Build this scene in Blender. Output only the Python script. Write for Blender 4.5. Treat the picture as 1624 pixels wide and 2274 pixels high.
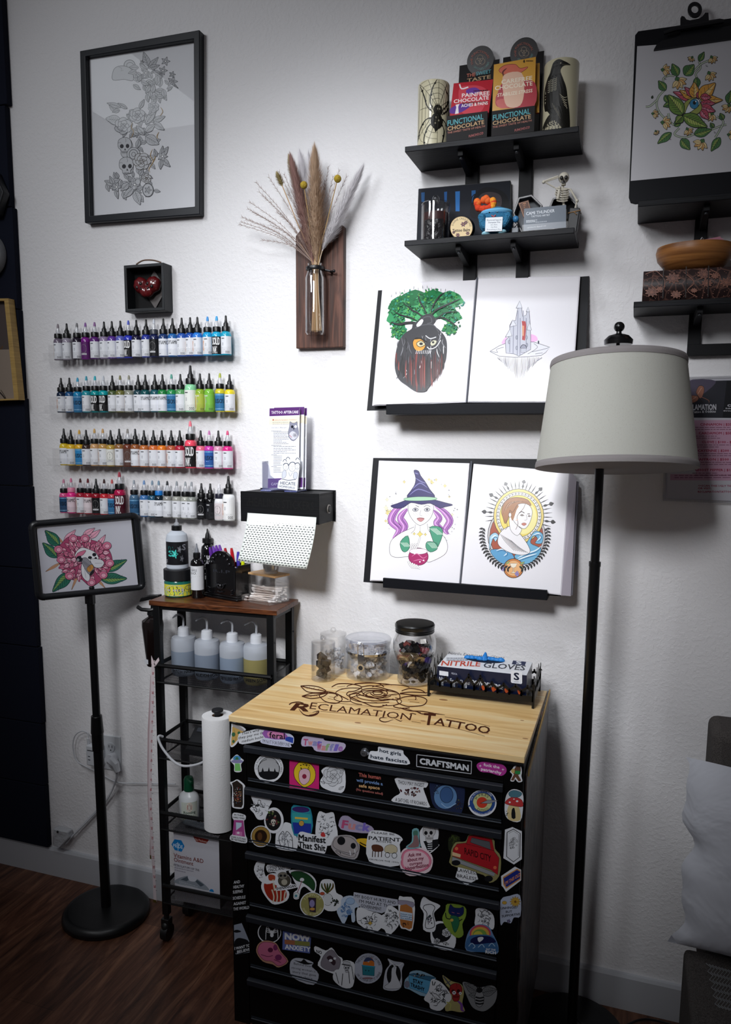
import bpy,bmesh,math,random
from mathutils import Vector,Matrix,geometry
rnd=random.Random(7)
scn=bpy.context.scene
for o in list(bpy.data.objects):bpy.data.objects.remove(o)
COL=scn.collection
YAW,PIT,ROLL,FPX,PCX,PCY=-0.336,-0.1382,0.0064,1724.4,797.8,1204.7
CAM=Vector((0,-2.0702,1.55))
FW=Vector((math.sin(YAW)*math.cos(PIT),math.cos(YAW)*math.cos(PIT),math.sin(PIT)))
_r0=Vector((math.cos(YAW),-math.sin(YAW),0));_u0=_r0.cross(FW)
RT=_r0*math.cos(ROLL) + _u0*math.sin(ROLL)
UP=-_r0*math.sin(ROLL) + _u0*math.cos(ROLL)
cd=bpy.data.cameras.new('camera');cam=bpy.data.objects.new('camera',cd);COL.objects.link(cam)
cam.matrix_world=Matrix(((RT.x,UP.x,-FW.x,CAM.x),(RT.y,UP.y,-FW.y,CAM.y),(RT.z,UP.z,-FW.z,CAM.z),(0,0,0,1)))
cd.sensor_fit='VERTICAL';cd.sensor_height=36;cd.lens=36*FPX/2274
cd.shift_x=(812-PCX)/2274;cd.shift_y=(PCY-1137)/2274
cd.clip_start=.02;cd.clip_end=50
scn.camera=cam
scn.view_settings.view_transform='Standard';scn.view_settings.look='None'
scn.view_settings.gamma=1;scn.view_settings.use_curve_mapping=False
scn.view_settings.exposure=0.12
scn.cycles.transparent_max_bounces=40
wd=bpy.data.worlds.new('room_ambience');scn.world=wd;wd.use_nodes=True
bg=wd.node_tree.nodes['Background'];bg.inputs[0].default_value=(.76,.72,.76,1);bg.inputs[1].default_value=.075
def lamp(name,kind,loc,target,energy,color,**kw):
    l=bpy.data.lights.new(name,kind);l.energy=energy;l.color=color
    for k,v in kw.items():setattr(l,k,v)
    o=bpy.data.objects.new(name,l);COL.objects.link(o);o.location=loc
    o.rotation_euler=(Vector(target)-Vector(loc)).to_track_quat('-Z','Y').to_euler()
    return o
lamp('overhead_pool_spot','SPOT',(-.72,-1.25,3.15),(-.68,0,1.42),43,(.91,.95,1),spot_size=math.radians(60),spot_blend=1.0,shadow_soft_size=.11)  # overhead key; soft cone added to pool light mid-wall and darken the corners
lamp('front_soft_light','AREA',(-.72,-2.6,2.75),(-.72,0,1.40),5.8,(.96,.97,1),shape='RECTANGLE',size=.6,size_y=.5,spread=math.radians(48))
lamp('left_soft_light','AREA',(-1.9,-1.9,2.95),(-1.05,0,1.75),3.7,(.93,.96,1),shape='RECTANGLE',size=.6,size_y=.5,spread=math.radians(80))
lamp('far_ceiling_panel','AREA',(-2.6,-1.55,3.3),(-2.6,-1.55,0),1.6,(.9,.95,1),shape='RECTANGLE',size=.6,size_y=1.1)
def ray(px,py):return RT*(px-PCX) - UP*(py-PCY) + FW*FPX
def P(px,py,**k):
    d=ray(px,py);(a,v),=k.items();i='xyz'.index(a);return CAM + d*((v-CAM[i])/d[i])
def PP(px,py,pl):
    d=ray(px,py);return CAM + d*((pl[0]-CAM).dot(pl[1])/d.dot(pl[1]))
def plane3(a,b,c):
    n=(Vector(b)-Vector(a)).cross(Vector(c)-Vector(a)).normalized()
    if n.dot(CAM-Vector(a)) < 0:n=-n
    return (Vector(a),n)
def planey(y):return (Vector((0,y,0)),Vector((0,-1,0)))
def W(p):
    q=Vector(p)-CAM;z=q.dot(FW);return (PCX+FPX*q.dot(RT)/z,PCY-FPX*q.dot(UP)/z)
def zat(x,y,py):
    lo,hi=-1,4
    for _ in range(50):
        m=(lo+hi)/2
        if W((x,y,m))[1] > py:lo=m
        else:hi=m
    return (lo+hi)/2
def xat(px,y,z):
    lo,hi=-5,5
    for _ in range(50):
        m=(lo+hi)/2
        if W((m,y,z))[0] < px:lo=m
        else:hi=m
    return (lo+hi)/2
def s2l(c):return c/12.92 if c <=.04045 else ((c+.055)/1.055)**2.4
def hexc(h):
    h=h.lstrip('#');return tuple(s2l(int(h[i:i+2],16)/255) for i in (0,2,4)) + (1,)
MATS={}
def mat(h,rough=.6,metal=0.,spec=.5,alpha=1.,coat=0.,bump=None,name=None,trans=0.,emit=0.):
    key=(h,rough,metal,spec,alpha,coat,bump,trans,emit)
    if key in MATS:return MATS[key]
    m=bpy.data.materials.new(name or 'paint_'+h.strip('#'));m.use_nodes=True
    b=m.node_tree.nodes['Principled BSDF'];b.inputs['Base Color'].default_value=hexc(h)
    b.inputs['Roughness'].default_value=rough;b.inputs['Metallic'].default_value=metal
    b.inputs['Specular IOR Level'].default_value=spec;b.inputs['Alpha'].default_value=alpha
    b.inputs['Coat Weight'].default_value=coat;b.inputs['Transmission Weight'].default_value=trans
    if bump:
        sc,st,di=bump;nt=m.node_tree;n=nt.nodes.new('ShaderNodeTexNoise');n.inputs['Scale'].default_value=sc;n.inputs['Detail'].default_value=3
        t=nt.nodes.new('ShaderNodeTexCoord');nt.links.new(t.outputs['Object'],n.inputs['Vector'])
        bb=nt.nodes.new('ShaderNodeBump');bb.inputs['Strength'].default_value=st;bb.inputs['Distance'].default_value=di
        nt.links.new(n.outputs['Fac'],bb.inputs['Height']);nt.links.new(bb.outputs['Normal'],b.inputs['Normal'])
    MATS[key]=m;return m
def clear(tint='#ffffff',refl=.12,rough=.03,body=0.,bodycol='#ffffff',name='clear_plastic'):
    key=('clear',tint,refl,rough,body,bodycol)
    if key in MATS:return MATS[key]
    m=bpy.data.materials.new(name);m.use_nodes=True;nt=m.node_tree;nt.nodes.clear()
    out=nt.nodes.new('ShaderNodeOutputMaterial');tr=nt.nodes.new('ShaderNodeBsdfTransparent');tr.inputs[0].default_value=hexc(tint)
    gl=nt.nodes.new('ShaderNodeBsdfGlossy');gl.inputs['Roughness'].default_value=rough
    lw=nt.nodes.new('ShaderNodeLayerWeight');lw.inputs[0].default_value=.35
    mr=nt.nodes.new('ShaderNodeMapRange');mr.inputs[3].default_value=refl*.35;mr.inputs[4].default_value=min(1,refl*5)
    mx=nt.nodes.new('ShaderNodeMixShader');nt.links.new(lw.outputs['Facing'],mr.inputs[0])
    nt.links.new(mr.outputs[0],mx.inputs[0]);nt.links.new(tr.outputs[0],mx.inputs[1]);nt.links.new(gl.outputs[0],mx.inputs[2])
    last=mx
    if body:
        df=nt.nodes.new('ShaderNodeBsdfDiffuse');df.inputs[0].default_value=hexc(bodycol)
        m2=nt.nodes.new('ShaderNodeMixShader');m2.inputs[0].default_value=body
        nt.links.new(mx.outputs[0],m2.inputs[1]);nt.links.new(df.outputs[0],m2.inputs[2]);last=m2
    nt.links.new(last.outputs[0],out.inputs[0]);MATS[key]=m;return m
def nodemat(name,rough=.6,spec=.5):
    m=bpy.data.materials.new(name);m.use_nodes=True;nt=m.node_tree;b=nt.nodes['Principled BSDF']
    b.inputs['Roughness'].default_value=rough;b.inputs['Specular IOR Level'].default_value=spec
    return m,nt,b
def woodmat(name,cols,scale=(1,1,1),noise=4.,dist=1.5,rough=.5,bump=.1,spec=.4,detail=6,grain=(60,4)):
    m,nt,b=nodemat(name,rough,spec);N=nt.nodes;L=nt.links
    tc=N.new('ShaderNodeTexCoord');mp=N.new('ShaderNodeMapping');mp.inputs['Scale'].default_value=scale
    L.new(tc.outputs['Object'],mp.inputs['Vector'])
    n1=N.new('ShaderNodeTexNoise');n1.inputs['Scale'].default_value=noise;n1.inputs['Detail'].default_value=detail;n1.inputs['Distortion'].default_value=dist
    L.new(mp.outputs[0],n1.inputs['Vector'])
    cr=N.new('ShaderNodeValToRGB');L.new(n1.outputs['Fac'],cr.inputs[0])
    e=cr.color_ramp.elements
    while len(e) < len(cols):e.new(.5)
    for i,(p,c) in enumerate(cols):e[i].position=p;e[i].color=hexc(c)
    L.new(cr.outputs[0],b.inputs['Base Color'])
    bp=N.new('ShaderNodeBump');bp.inputs['Strength'].default_value=bump;bp.inputs['Distance'].default_value=.003
    L.new(n1.outputs['Fac'],bp.inputs['Height']);L.new(bp.outputs[0],b.inputs['Normal'])
    return m
def wallmat():
    m,nt,b=nodemat('orange_peel_wall_paint',.75,.25);N=nt.nodes;L=nt.links
    b.inputs['Base Color'].default_value=(.80,.79,.80,1)
    tc=N.new('ShaderNodeTexCoord');n=N.new('ShaderNodeTexNoise');n.inputs['Scale'].default_value=125;n.inputs['Detail'].default_value=2.5;n.inputs['Roughness'].default_value=.55
    n2=N.new('ShaderNodeTexNoise');n2.inputs['Scale'].default_value=14;n2.inputs['Detail'].default_value=2
    L.new(tc.outputs['Object'],n.inputs['Vector']);L.new(tc.outputs['Object'],n2.inputs['Vector'])
    mr=N.new('ShaderNodeMapRange');mr.inputs[1].default_value=.42;mr.inputs[2].default_value=.66;L.new(n.outputs['Fac'],mr.inputs[0])
    ad=N.new('ShaderNodeMath');ad.operation='MULTIPLY_ADD';ad.inputs[1].default_value=.3;L.new(n2.outputs['Fac'],ad.inputs[0]);L.new(mr.outputs[0],ad.inputs[2])
    bp=N.new('ShaderNodeBump');bp.inputs['Strength'].default_value=.42;bp.inputs['Distance'].default_value=.0014
    L.new(ad.outputs[0],bp.inputs['Height']);L.new(bp.outputs[0],b.inputs['Normal'])
    return m
def floormat():
    m,nt,b=nodemat('dark_walnut_planks',.42,.4);N=nt.nodes;L=nt.links
    tc=N.new('ShaderNodeTexCoord')
    mp=N.new('ShaderNodeMapping');mp.inputs['Rotation'].default_value=(0,0,math.pi/2)
    L.new(tc.outputs['Object'],mp.inputs['Vector'])
    bk=N.new('ShaderNodeTexBrick');bk.offset=.37;bk.inputs['Scale'].default_value=1
    bk.inputs['Brick Width'].default_value=1.1;bk.inputs['Row Height'].default_value=.15;bk.inputs['Mortar Size'].default_value=.0012
    bk.inputs['Color1'].default_value=(.3,.3,.3,1);bk.inputs['Color2'].default_value=(1,1,1,1);bk.inputs['Mortar'].default_value=(.02,.02,.02,1)
    L.new(mp.outputs[0],bk.inputs['Vector'])
    mp2=N.new('ShaderNodeMapping');mp2.inputs['Scale'].default_value=(13,1.5,1);L.new(tc.outputs['Object'],mp2.inputs['Vector'])
    n1=N.new('ShaderNodeTexNoise');n1.inputs['Scale'].default_value=2.2;n1.inputs['Detail'].default_value=8;n1.inputs['Distortion'].default_value=1.2;n1.inputs['Roughness'].default_value=.65
    L.new(mp2.outputs[0],n1.inputs['Vector'])
    cr=N.new('ShaderNodeValToRGB');e=cr.color_ramp.elements;e.new(.5)
    for i,(p,c) in enumerate(((.3,'#2a1610'),(.52,'#64402f'),(.75,'#93684f'))):e[i].position=p;e[i].color=hexc(c)
    L.new(n1.outputs['Fac'],cr.inputs[0])
    mx=N.new('ShaderNodeMixRGB');mx.blend_type='MULTIPLY';mx.inputs[0].default_value=.55
    L.new(cr.outputs[0],mx.inputs[1]);L.new(bk.outputs['Color'],mx.inputs[2]);L.new(mx.outputs[0],b.inputs['Base Color'])
    bp=N.new('ShaderNodeBump');bp.inputs['Strength'].default_value=.3;bp.inputs['Distance'].default_value=.002
    L.new(n1.outputs['Fac'],bp.inputs['Height']);L.new(bp.outputs[0],b.inputs['Normal'])
    return m
def rootloc(o):
    v=Vector((0,0,0))
    while o:v +=o.location;o=o.parent
    return v
def tag(o,label=None,cat=None,group=None,kind=None):
    if label:o['label']=label
    if cat:o['category']=cat
    if group:o['group']=group
    if kind:o['kind']=kind
    return o
def thing(name,label,cat,loc,group=None):
    o=bpy.data.objects.new(name,None);COL.objects.link(o);o.location=loc;o.empty_display_size=.05
    return tag(o,label,cat,group)
class M:
    """collects shapes in world coordinates; build() links them as ONE mesh object"""
    def __init__(s,m=None):
        s.v=[];s.f=[];s.mi=[];s.mats=[];s.xf=None;s.cur=0
        if m:s.use(m)
    def use(s,m):
        if isinstance(m,str):m=mat(m)
        if m not in s.mats:s.mats.append(m)
        s.cur=s.mats.index(m);return s
    def add(s,vs,fs):
        b=len(s.v)
        for p in vs:
            p=Vector(p);s.v.append(s.xf @ p if s.xf else p)
        for f in fs:s.f.append([i+b for i in f]);s.mi.append(s.cur)
        return s
    def box(s,x0,x1,y0,y1,z0,z1):
        vs=[(x,y,z) for x in (x0,x1) for y in (y0,y1) for z in (z0,z1)]
        return s.add(vs,[(0,1,3,2),(4,6,7,5),(0,4,5,1),(2,3,7,6),(0,2,6,4),(1,5,7,3)])
    def cyl(s,a,b,r0,r1=None,n=16,caps=True):
        r1=r0 if r1 is None else r1;a=Vector(a);b=Vector(b);d=(b-a).normalized()
        t=Vector((1,0,0)) if abs(d.x) < .9 else Vector((0,1,0));u=d.cross(t).normalized();w=d.cross(u)
        vs=[p + (u*math.cos(2*math.pi*i/n) + w*math.sin(2*math.pi*i/n))*r for p,r in ((a,r0),(b,r1)) for i in range(n)]
        fs=[(i,(i+1) % n,n+(i+1) % n,n+i) for i in range(n)]
        if caps:fs +=[tuple(range(n))[::-1],tuple(range(n,2*n))]
        return s.add(vs,fs)
    def lathe(s,cx,cy,prof,n=24,close=False,a0=0,a1=2*math.pi,sx=1,sy=1):
        full=abs(a1-a0-2*math.pi) < 1e-6;k=n if full else n+1
        vs=[];fs=[]
        for r,z in prof:
            for i in range(k):
                a=a0+(a1-a0)*i/n;vs.append((cx+r*sx*math.cos(a),cy+r*sy*math.sin(a),z))
        for j in range(len(prof)-1):
            for i in range(n):
                i2=(i+1) % k;fs.append((j*k+i,j*k+i2,(j+1)*k+i2,(j+1)*k+i))
        if full:
            if prof[0][0] > 1e-5:fs.append(tuple(range(k))[::-1])
            if prof[-1][0] > 1e-5 and close is not None:fs.append(tuple((len(prof)-1)*k+i for i in range(k)))
        return s.add(vs,fs)
    def tube(s,pts,r,n=8,caps=True,flat=None):
        pts=[Vector(p) for p in pts];rs=r if isinstance(r,(list,tuple)) else [r]*len(pts);vs=[];fs=[]
        d0=(pts[1]-pts[0]).normalized();t=Vector((0,0,1)) if abs(d0.z) < .9 else Vector((1,0,0));u=d0.cross(t).normalized()
        for i,p in enumerate(pts):
            d=(pts[min(i+1,len(pts)-1)]-pts[max(i-1,0)])
            d=d.normalized() if d.length > 1e-9 else d0
            u=(u-d*u.dot(d));u=u.normalized() if u.length > 1e-6 else d.orthogonal().normalized();w=d.cross(u)
            fx,fy=flat or (1,1)
            for j in range(n):
                a=2*math.pi*j/n;vs.append(p+(u*math.cos(a)*fx+w*math.sin(a)*fy)*rs[i])
        for i in range(len(pts)-1):
            for j in range(n):fs.append((i*n+j,i*n+(j+1) % n,(i+1)*n+(j+1) % n,(i+1)*n+j))
        if caps:fs +=[tuple(range(n))[::-1],tuple((len(pts)-1)*n+j for j in range(n))]
        return s.add(vs,fs)
    def ball(s,c,rx,ry=None,rz=None,nu=16,nv=10,fn=None):
        ry=ry or rx;rz=rz or rx;vs=[];fs=[]
        for j in range(nv+1):
            ph=math.pi*j/nv
            for i in range(nu):
                th=2*math.pi*i/nu;d=Vector((math.sin(ph)*math.cos(th),math.sin(ph)*math.sin(th),math.cos(ph)))
                k=fn(d) if fn else 1
                vs.append((c[0]+d.x*rx*k,c[1]+d.y*ry*k,c[2]+d.z*rz*k))
        for j in range(nv):
            for i in range(nu):fs.append((j*nu+i,(j+1)*nu+i,(j+1)*nu+(i+1) % nu,j*nu+(i+1) % nu))
        return s.add(vs,fs)
    def prism(s,pts,off):
        pts=[Vector(p) for p in pts];off=Vector(off);n=len(pts)
        tr=geometry.tessellate_polygon([pts]);vs=pts+[p+off for p in pts]
        fs=[tuple(t) for t in tr]+[tuple(n+i for i in t)[::-1] for t in tr]+[(i,(i+1) % n,n+(i+1) % n,n+i) for i in range(n)]
        return s.add(vs,fs)
    def ring(s,outer,inner,off):
        n=len(outer);off=Vector(off);o=[Vector(p) for p in outer];i_=[Vector(p) for p in inner]
        vs=o+i_+[p+off for p in o]+[p+off for p in i_];fs=[]
        for k in range(n):
            j=(k+1) % n
            fs +=[(k,j,n+j,n+k),(2*n+k,3*n+k,3*n+j,2*n+j),(k,2*n+k,2*n+j,j),(n+k,n+j,3*n+j,3*n+k)]
        return s.add(vs,fs)
    def grid(s,fn,nu,nv):
        vs=[fn(i/nu,j/nv) for j in range(nv+1) for i in range(nu+1)]
        return s.add(vs,[(j*(nu+1)+i,j*(nu+1)+i+1,(j+1)*(nu+1)+i+1,(j+1)*(nu+1)+i) for j in range(nv) for i in range(nu)])
    def build(s,name,parent=None,bevel=0,seg=2,smooth=35,sub=0,solid=0,label=None,recalc=True):
        me=bpy.data.meshes.new(name)
        if parent:org=rootloc(parent)
        elif s.v:
            xs=[p.x for p in s.v];ys=[p.y for p in s.v];zs=[p.z for p in s.v];org=Vector(((min(xs)+max(xs))/2,(min(ys)+max(ys))/2,min(zs)))
        me.from_pydata([p-org for p in s.v],[],s.f)
        for m in s.mats:me.materials.append(m)
        me.polygons.foreach_set('material_index',s.mi)
        if recalc:
            bm=bmesh.new();bm.from_mesh(me);bmesh.ops.recalc_face_normals(bm,faces=bm.faces);bm.to_mesh(me);bm.free()
        if smooth:
            me.polygons.foreach_set('use_smooth',[True]*len(me.polygons));me.set_sharp_from_angle(angle=math.radians(smooth))
        me.update()
        o=bpy.data.objects.new(name,me);COL.objects.link(o)
        if parent:o.parent=parent
        else:o.location=org
        if solid:
            md=o.modifiers.new('thickness','SOLIDIFY');md.thickness=solid;md.offset=-1
        if bevel:
            md=o.modifiers.new('bevel','BEVEL');md.width=bevel;md.segments=seg;md.limit_method='ANGLE';md.angle_limit=math.radians(40);md.harden_normals=False
        if sub:
            md=o.modifiers.new('sub','SUBSURF');md.levels=sub;md.render_levels=sub
        if label:o['label']=label
        return o
def struct(o):o['kind']='structure';return o
TXT={}
def glyphs(s,bold=0.,shear=0.):
    k=(s,bold,shear)
    if k in TXT:return TXT[k]
    c=bpy.data.curves.new('t','FONT');c.body=s;c.size=1;c.shear=shear;c.resolution_u=2 if len(s) < 16 else 1
    o=bpy.data.objects.new('t',c);me=o.to_mesh()
    vs=[(v.co.x,v.co.y) for v in me.vertices];fs=[tuple(p.vertices) for p in me.polygons]
    o.to_mesh_clear();bpy.data.objects.remove(o);bpy.data.curves.remove(c)
    if not vs:vs=[(0,0),(1,0),(1,1)];fs=[]
    x0=min(v[0] for v in vs);x1=max(v[0] for v in vs);cap=.72
    TXT[k]=([((x-x0)/(x1-x0),y/cap) for x,y in vs],fs,(x1-x0)/cap);return TXT[k]
def cr_(pts,n=6,closed=False):
    out=[];L=len(pts)
    g=lambda i:pts[i % L] if closed else pts[max(0,min(L-1,i))]
    for i in range(L if closed else L-1):
        p0,p1,p2,p3=g(i-1),g(i),g(i+1),g(i+2)
        for k in range(n):
            t=k/n
            out.append(tuple(.5*((2*b)+(-a+c)*t+(2*a-5*b+4*c-d)*t*t+(-a+3*b-3*c+d)*t**3) for a,b,c,d in zip(p0,p1,p2,p3)))
    if not closed:out.append(tuple(pts[-1]))
    return out
class D:
    """draws in picture pixels, every stroke projected onto one real plane of the room"""
    STEP=.0000024
    def __init__(s,pl,base=.0006,fn=None,rough=.55,spec=.3):
        s.pl=pl;s.m=M();s.z=base;s.fn=fn or (lambda x,y:PP(x,y,pl));s.rough=rough;s.spec=spec;s.ox=s.oy=0;s.k=1;s.a=0;s.n=pl[1];s.sub=0
    def at(s,ox=0,oy=0,k=1,a=0):s.ox,s.oy,s.k,s.a=ox,oy,k,math.radians(a);return s
    def tr(s,x,y):
        if s.k==1 and s.a==0:return (x+s.ox,y+s.oy)
        c,n=math.cos(s.a),math.sin(s.a);x,y=x*s.k,y*s.k;return (s.ox+x*c-y*n,s.oy+x*n+y*c)
    def put(s,vs,fs,col):
        s.z +=s.STEP;s.m.use(mat(col,s.rough,spec=s.spec) if isinstance(col,str) else col)
        if s.sub:
            T=[[s.tr(*vs[i]) for i in (f[0],f[k],f[k+1])] for f in fs for k in range(1,len(f)-1)];out=[]
            while T:
                a,b,c=T.pop();l=max(math.dist(a,b),math.dist(b,c),math.dist(c,a))
                if l < s.sub:out.append((a,b,c));continue
                if l==math.dist(b,c):a,b,c=b,c,a
                elif l==math.dist(c,a):a,b,c=c,a,b
                q=((a[0]+b[0])/2,(a[1]+b[1])/2);T +=[(a,q,c),(q,b,c)]
            s.m.add([s.fn(*p)+s.n*s.z for t in out for p in t],[(3*i,3*i+1,3*i+2) for i in range(len(out))]);return s
        s.m.add([s.fn(*s.tr(x,y))+s.n*s.z for x,y in vs],fs);return s
    def poly(s,pts,col,sm=0,lc=None,lw=1.):
        if sm:pts=cr_(pts,sm,True)
        v3=[Vector((x,y,0)) for x,y in pts]
        s.put(pts,[tuple(t) for t in geometry.tessellate_polygon([v3])],col)
        if lc:s.line(list(pts)+[pts[0]],lw,lc)
        return s
    def line(s,pts,w,col,sm=0,taper=False):
        if sm:pts=cr_(pts,sm)
        n=len(pts);vs=[]
        if n < 2:return s
        for i in range(n):
            a=pts[max(0,i-1)];b=pts[min(n-1,i+1)];dx,dy=b[0]-a[0],b[1]-a[1];l=math.hypot(dx,dy) or 1
            ww=w/2*((1-abs(2*i/(n-1)-1)**2)*.8+.2 if taper else 1)
            vs +=[(pts[i][0]-dy/l*ww,pts[i][1]+dx/l*ww),(pts[i][0]+dy/l*ww,pts[i][1]-dx/l*ww)]
        return s.put(vs,[(2*i,2*i+1,2*i+3,2*i+2) for i in range(n-1)],col)
    def ell(s,cx,cy,rx,ry=None,col='#000000',rot=0,lc=None,lw=1.,n=28,a0=0,a1=360):
        ry=rx if ry is None else ry;c,q=math.cos(math.radians(rot)),math.sin(math.radians(rot));pts=[]
        m_=n if a1-a0 >=360 else n+1
        for i in range(m_):
            a=math.radians(a0+(a1-a0)*i/n);x,y=rx*math.cos(a),ry*math.sin(a);pts.append((cx+x*c-y*q,cy+x*q+y*c))
        if col:s.poly(pts,col)
        if lc:s.line(pts+([pts[0]] if a1-a0 >=360 else []),lw,lc)
        return s
    def text(s,t,x0,y0,x1,y1,h,col,bold=0.,shear=0.,up=None):
        vs,fs,asp=glyphs(t,bold,shear);u=up or (0,-h)
        for p,q in (((0,0),) if not bold else ((-1,-1),(1,-1),(-1,1),(1,1))):s.put([(x0+(x1-x0)*(a+p*bold*1.1/asp)+u[0]*(b+q*bold*1.1),y0+(y1-y0)*(a+p*bold*1.1/asp)+u[1]*(b+q*bold*1.1)) for a,b in vs],fs,col)
        return s
    def arctext(s,t,cx,cy,r,a0,a1,h,col,bold=0.,ry=None,inside=False):
        vs,fs,asp=glyphs(t,bold);ry=ry or r;out=[]
        for a,b in vs:
            th=math.radians(a0+(a1-a0)*a);k=1+(-b if inside else b)*h/r
            out.append((cx+r*k*math.cos(th),cy+ry*k*math.sin(th)))
        return s.put(out,fs,col)
    def leaf(s,x0,y0,x1,y1,w,col,lc='#222222',lw=1.,veins=3,hi=None):
        dx,dy=x1-x0,y1-y0;l=math.hypot(dx,dy) or 1;nx,ny=-dy/l,dx/l
        q=lambda t,k:(x0+dx*t+nx*w*k,y0+dy*t+ny*w*k)
        pts=cr_([q(0,0),q(.22,.42),q(.5,.5),q(.78,.28),q(1,0),q(.78,-.24),q(.5,-.5),q(.22,-.42)],4,True)
        s.poly(pts,col,lc=lc,lw=lw)
        if hi:s.poly(cr_([q(.1,0),q(.35,.3),q(.7,.18),q(.95,0)],4,True),hi)
        s.line([q(0,0),q(.96,0)],lw*.8,lc)
        for i in range(veins):
            t=.15+.65*i/max(1,veins)
            for k in (1,-1):s.line([q(t,0),q(t+.14,.3*k)],lw*.55,lc)
        return s
    def rose(s,cx,cy,r,col='#ffffff',lc='#333333',lw=1.,n=3,ph=0,hi=None):
        for L in range(n,0,-1):
            m_=3+L;rr=r*L/n
            for i in range(m_):
                a=ph+2*math.pi*(i+.5*(L % 2))/m_;px,py=cx+math.cos(a)*rr*.55,cy+math.sin(a)*rr*.55
                pts=[(px+math.cos(a+t)*rr*.5*(1+.12*math.sin(3*t)),py+math.sin(a+t)*rr*.46) for t in [2*math.pi*k/12 for k in range(12)]]
                s.poly(pts,(hi if hi and (i+L) % 2 else col),lc=lc,lw=lw)
        s.ell(cx,cy,r*.2,r*.17,col,lc=lc,lw=lw,n=10)
        s.line([(cx+math.cos(t)*r*.02*t,cy+math.sin(t)*r*.02*t) for t in [k*.7 for k in range(11)]],lw*.8,lc)
        return s
    def flower(s,cx,cy,r,col,lc='#333333',lw=1.,n=5,ph=0,cc='#ffffff',w=.5):
        for i in range(n):
            a=ph+2*math.pi*i/n;s.leaf(cx,cy,cx+math.cos(a)*r,cy+math.sin(a)*r,r*w,col,lc,lw,0)
        s.ell(cx,cy,r*.2,r*.2,cc,lc=lc,lw=lw,n=10);return s
    def skull(s,cx,cy,r,col='#f0efe9',lc='#2a2a2a',lw=1.,face=1,jaw=True,dark=None):
        dk=dark or lc;f=face
        s.poly([(cx-.95*r,cy-.3*r),(cx-.8*r,cy-.95*r),(cx-.1*r,cy-1.3*r),(cx+.65*r,cy-1.1*r),(cx+.98*r,cy-.4*r),(cx+.85*r,cy+.15*r),(cx+.6*r,cy+.45*r),(cx+.5*r,cy+.9*r),(cx-.4*r,cy+.92*r),(cx-.55*r,cy+.45*r),(cx-.85*r,cy+.2*r)],col,4,lc,lw)
        if jaw:s.poly([(cx-.5*r,cy+.75*r),(cx+.52*r,cy+.72*r),(cx+.42*r,cy+1.35*r),(cx,cy+1.5*r),(cx-.36*r,cy+1.36*r)],col,3,lc,lw)
        s.ell(cx-.4*r+f*.1*r,cy-.05*r,.27*r,.3*r,dk,n=14);s.ell(cx+.4*r+f*.1*r,cy-.08*r,.25*r,.3*r,dk,n=14)
        s.poly([(cx+.05*r+f*.08*r,cy+.2*r),(cx+.18*r+f*.1*r,cy+.52*r),(cx-.06*r+f*.08*r,cy+.5*r)],dk)
        for i in range(6):
            x=cx-.3*r+i*.13*r;s.line([(x,cy+.72*r),(x,cy+.98*r)],lw*.7,lc)
        s.line([(cx-.38*r,cy+.84*r),(cx+.45*r,cy+.82*r)],lw*.7,lc)
        s.line([(cx+.1*r,cy-1.2*r),(cx+.2*r,cy-.8*r),(cx+.1*r,cy-.6*r)],lw*.6,lc);s.line([(cx-.9*r,cy-.5*r),(cx-.6*r,cy-.6*r),(cx-.5*r,cy-.45*r)],lw*.6,lc)
        return s
    def star(s,cx,cy,r,col,lc=None,lw=.5,k=.25,n=4):
        pts=[(cx+math.sin(math.pi*i/n)*(r if i % 2==0 else r*k),cy-math.cos(math.pi*i/n)*(r if i % 2==0 else r*k)) for i in range(2*n)]
        return s.poly(pts,col,lc=lc,lw=lw)
    def rows(s,x0,y0,x1,y1,n,w,col,seed=1,slope=0.,dash=True):
        r=random.Random(seed)
        for i in range(n):
            y=y0+(y1-y0)*i/max(1,n-1);xe=x0+(x1-x0)*(1 if r.random() < .6 else .55+.4*r.random());x=x0;vs=[];fs=[]
            while x < xe-1:
                l=min(xe-x,(x1-x0)*(.04+.12*r.random())) if dash else xe-x;b=len(vs)
                ya,yb=y+(x-x0)*slope,y+(x+l-x0)*slope
                vs +=[(x,ya-w/2),(x+l,yb-w/2),(x+l,yb+w/2),(x,ya+w/2)];fs.append((b,b+1,b+2,b+3));x +=l+(x1-x0)*.02
            s.z -=s.STEP*.9;s.put(vs,fs,col)
        return s
    def sheet(s,pts,col,thick=.0008,m=None):
        w3=[s.fn(*s.tr(x,y))+s.n*s.z for x,y in pts];s.m.use(m or mat(col,s.rough,spec=s.spec));s.m.prism(w3,-s.n*thick);return s
    def build(s,name,parent=None,label=None):return s.m.build(name,parent,smooth=0,label=label,recalc=False)
BLACK=mat('#08090b',.42,spec=.35,name='black_powder_coat')
BLACKM=mat('#0d0e12',.6,spec=.25,name='black_matte_paint')
WALL=wallmat()
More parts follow.
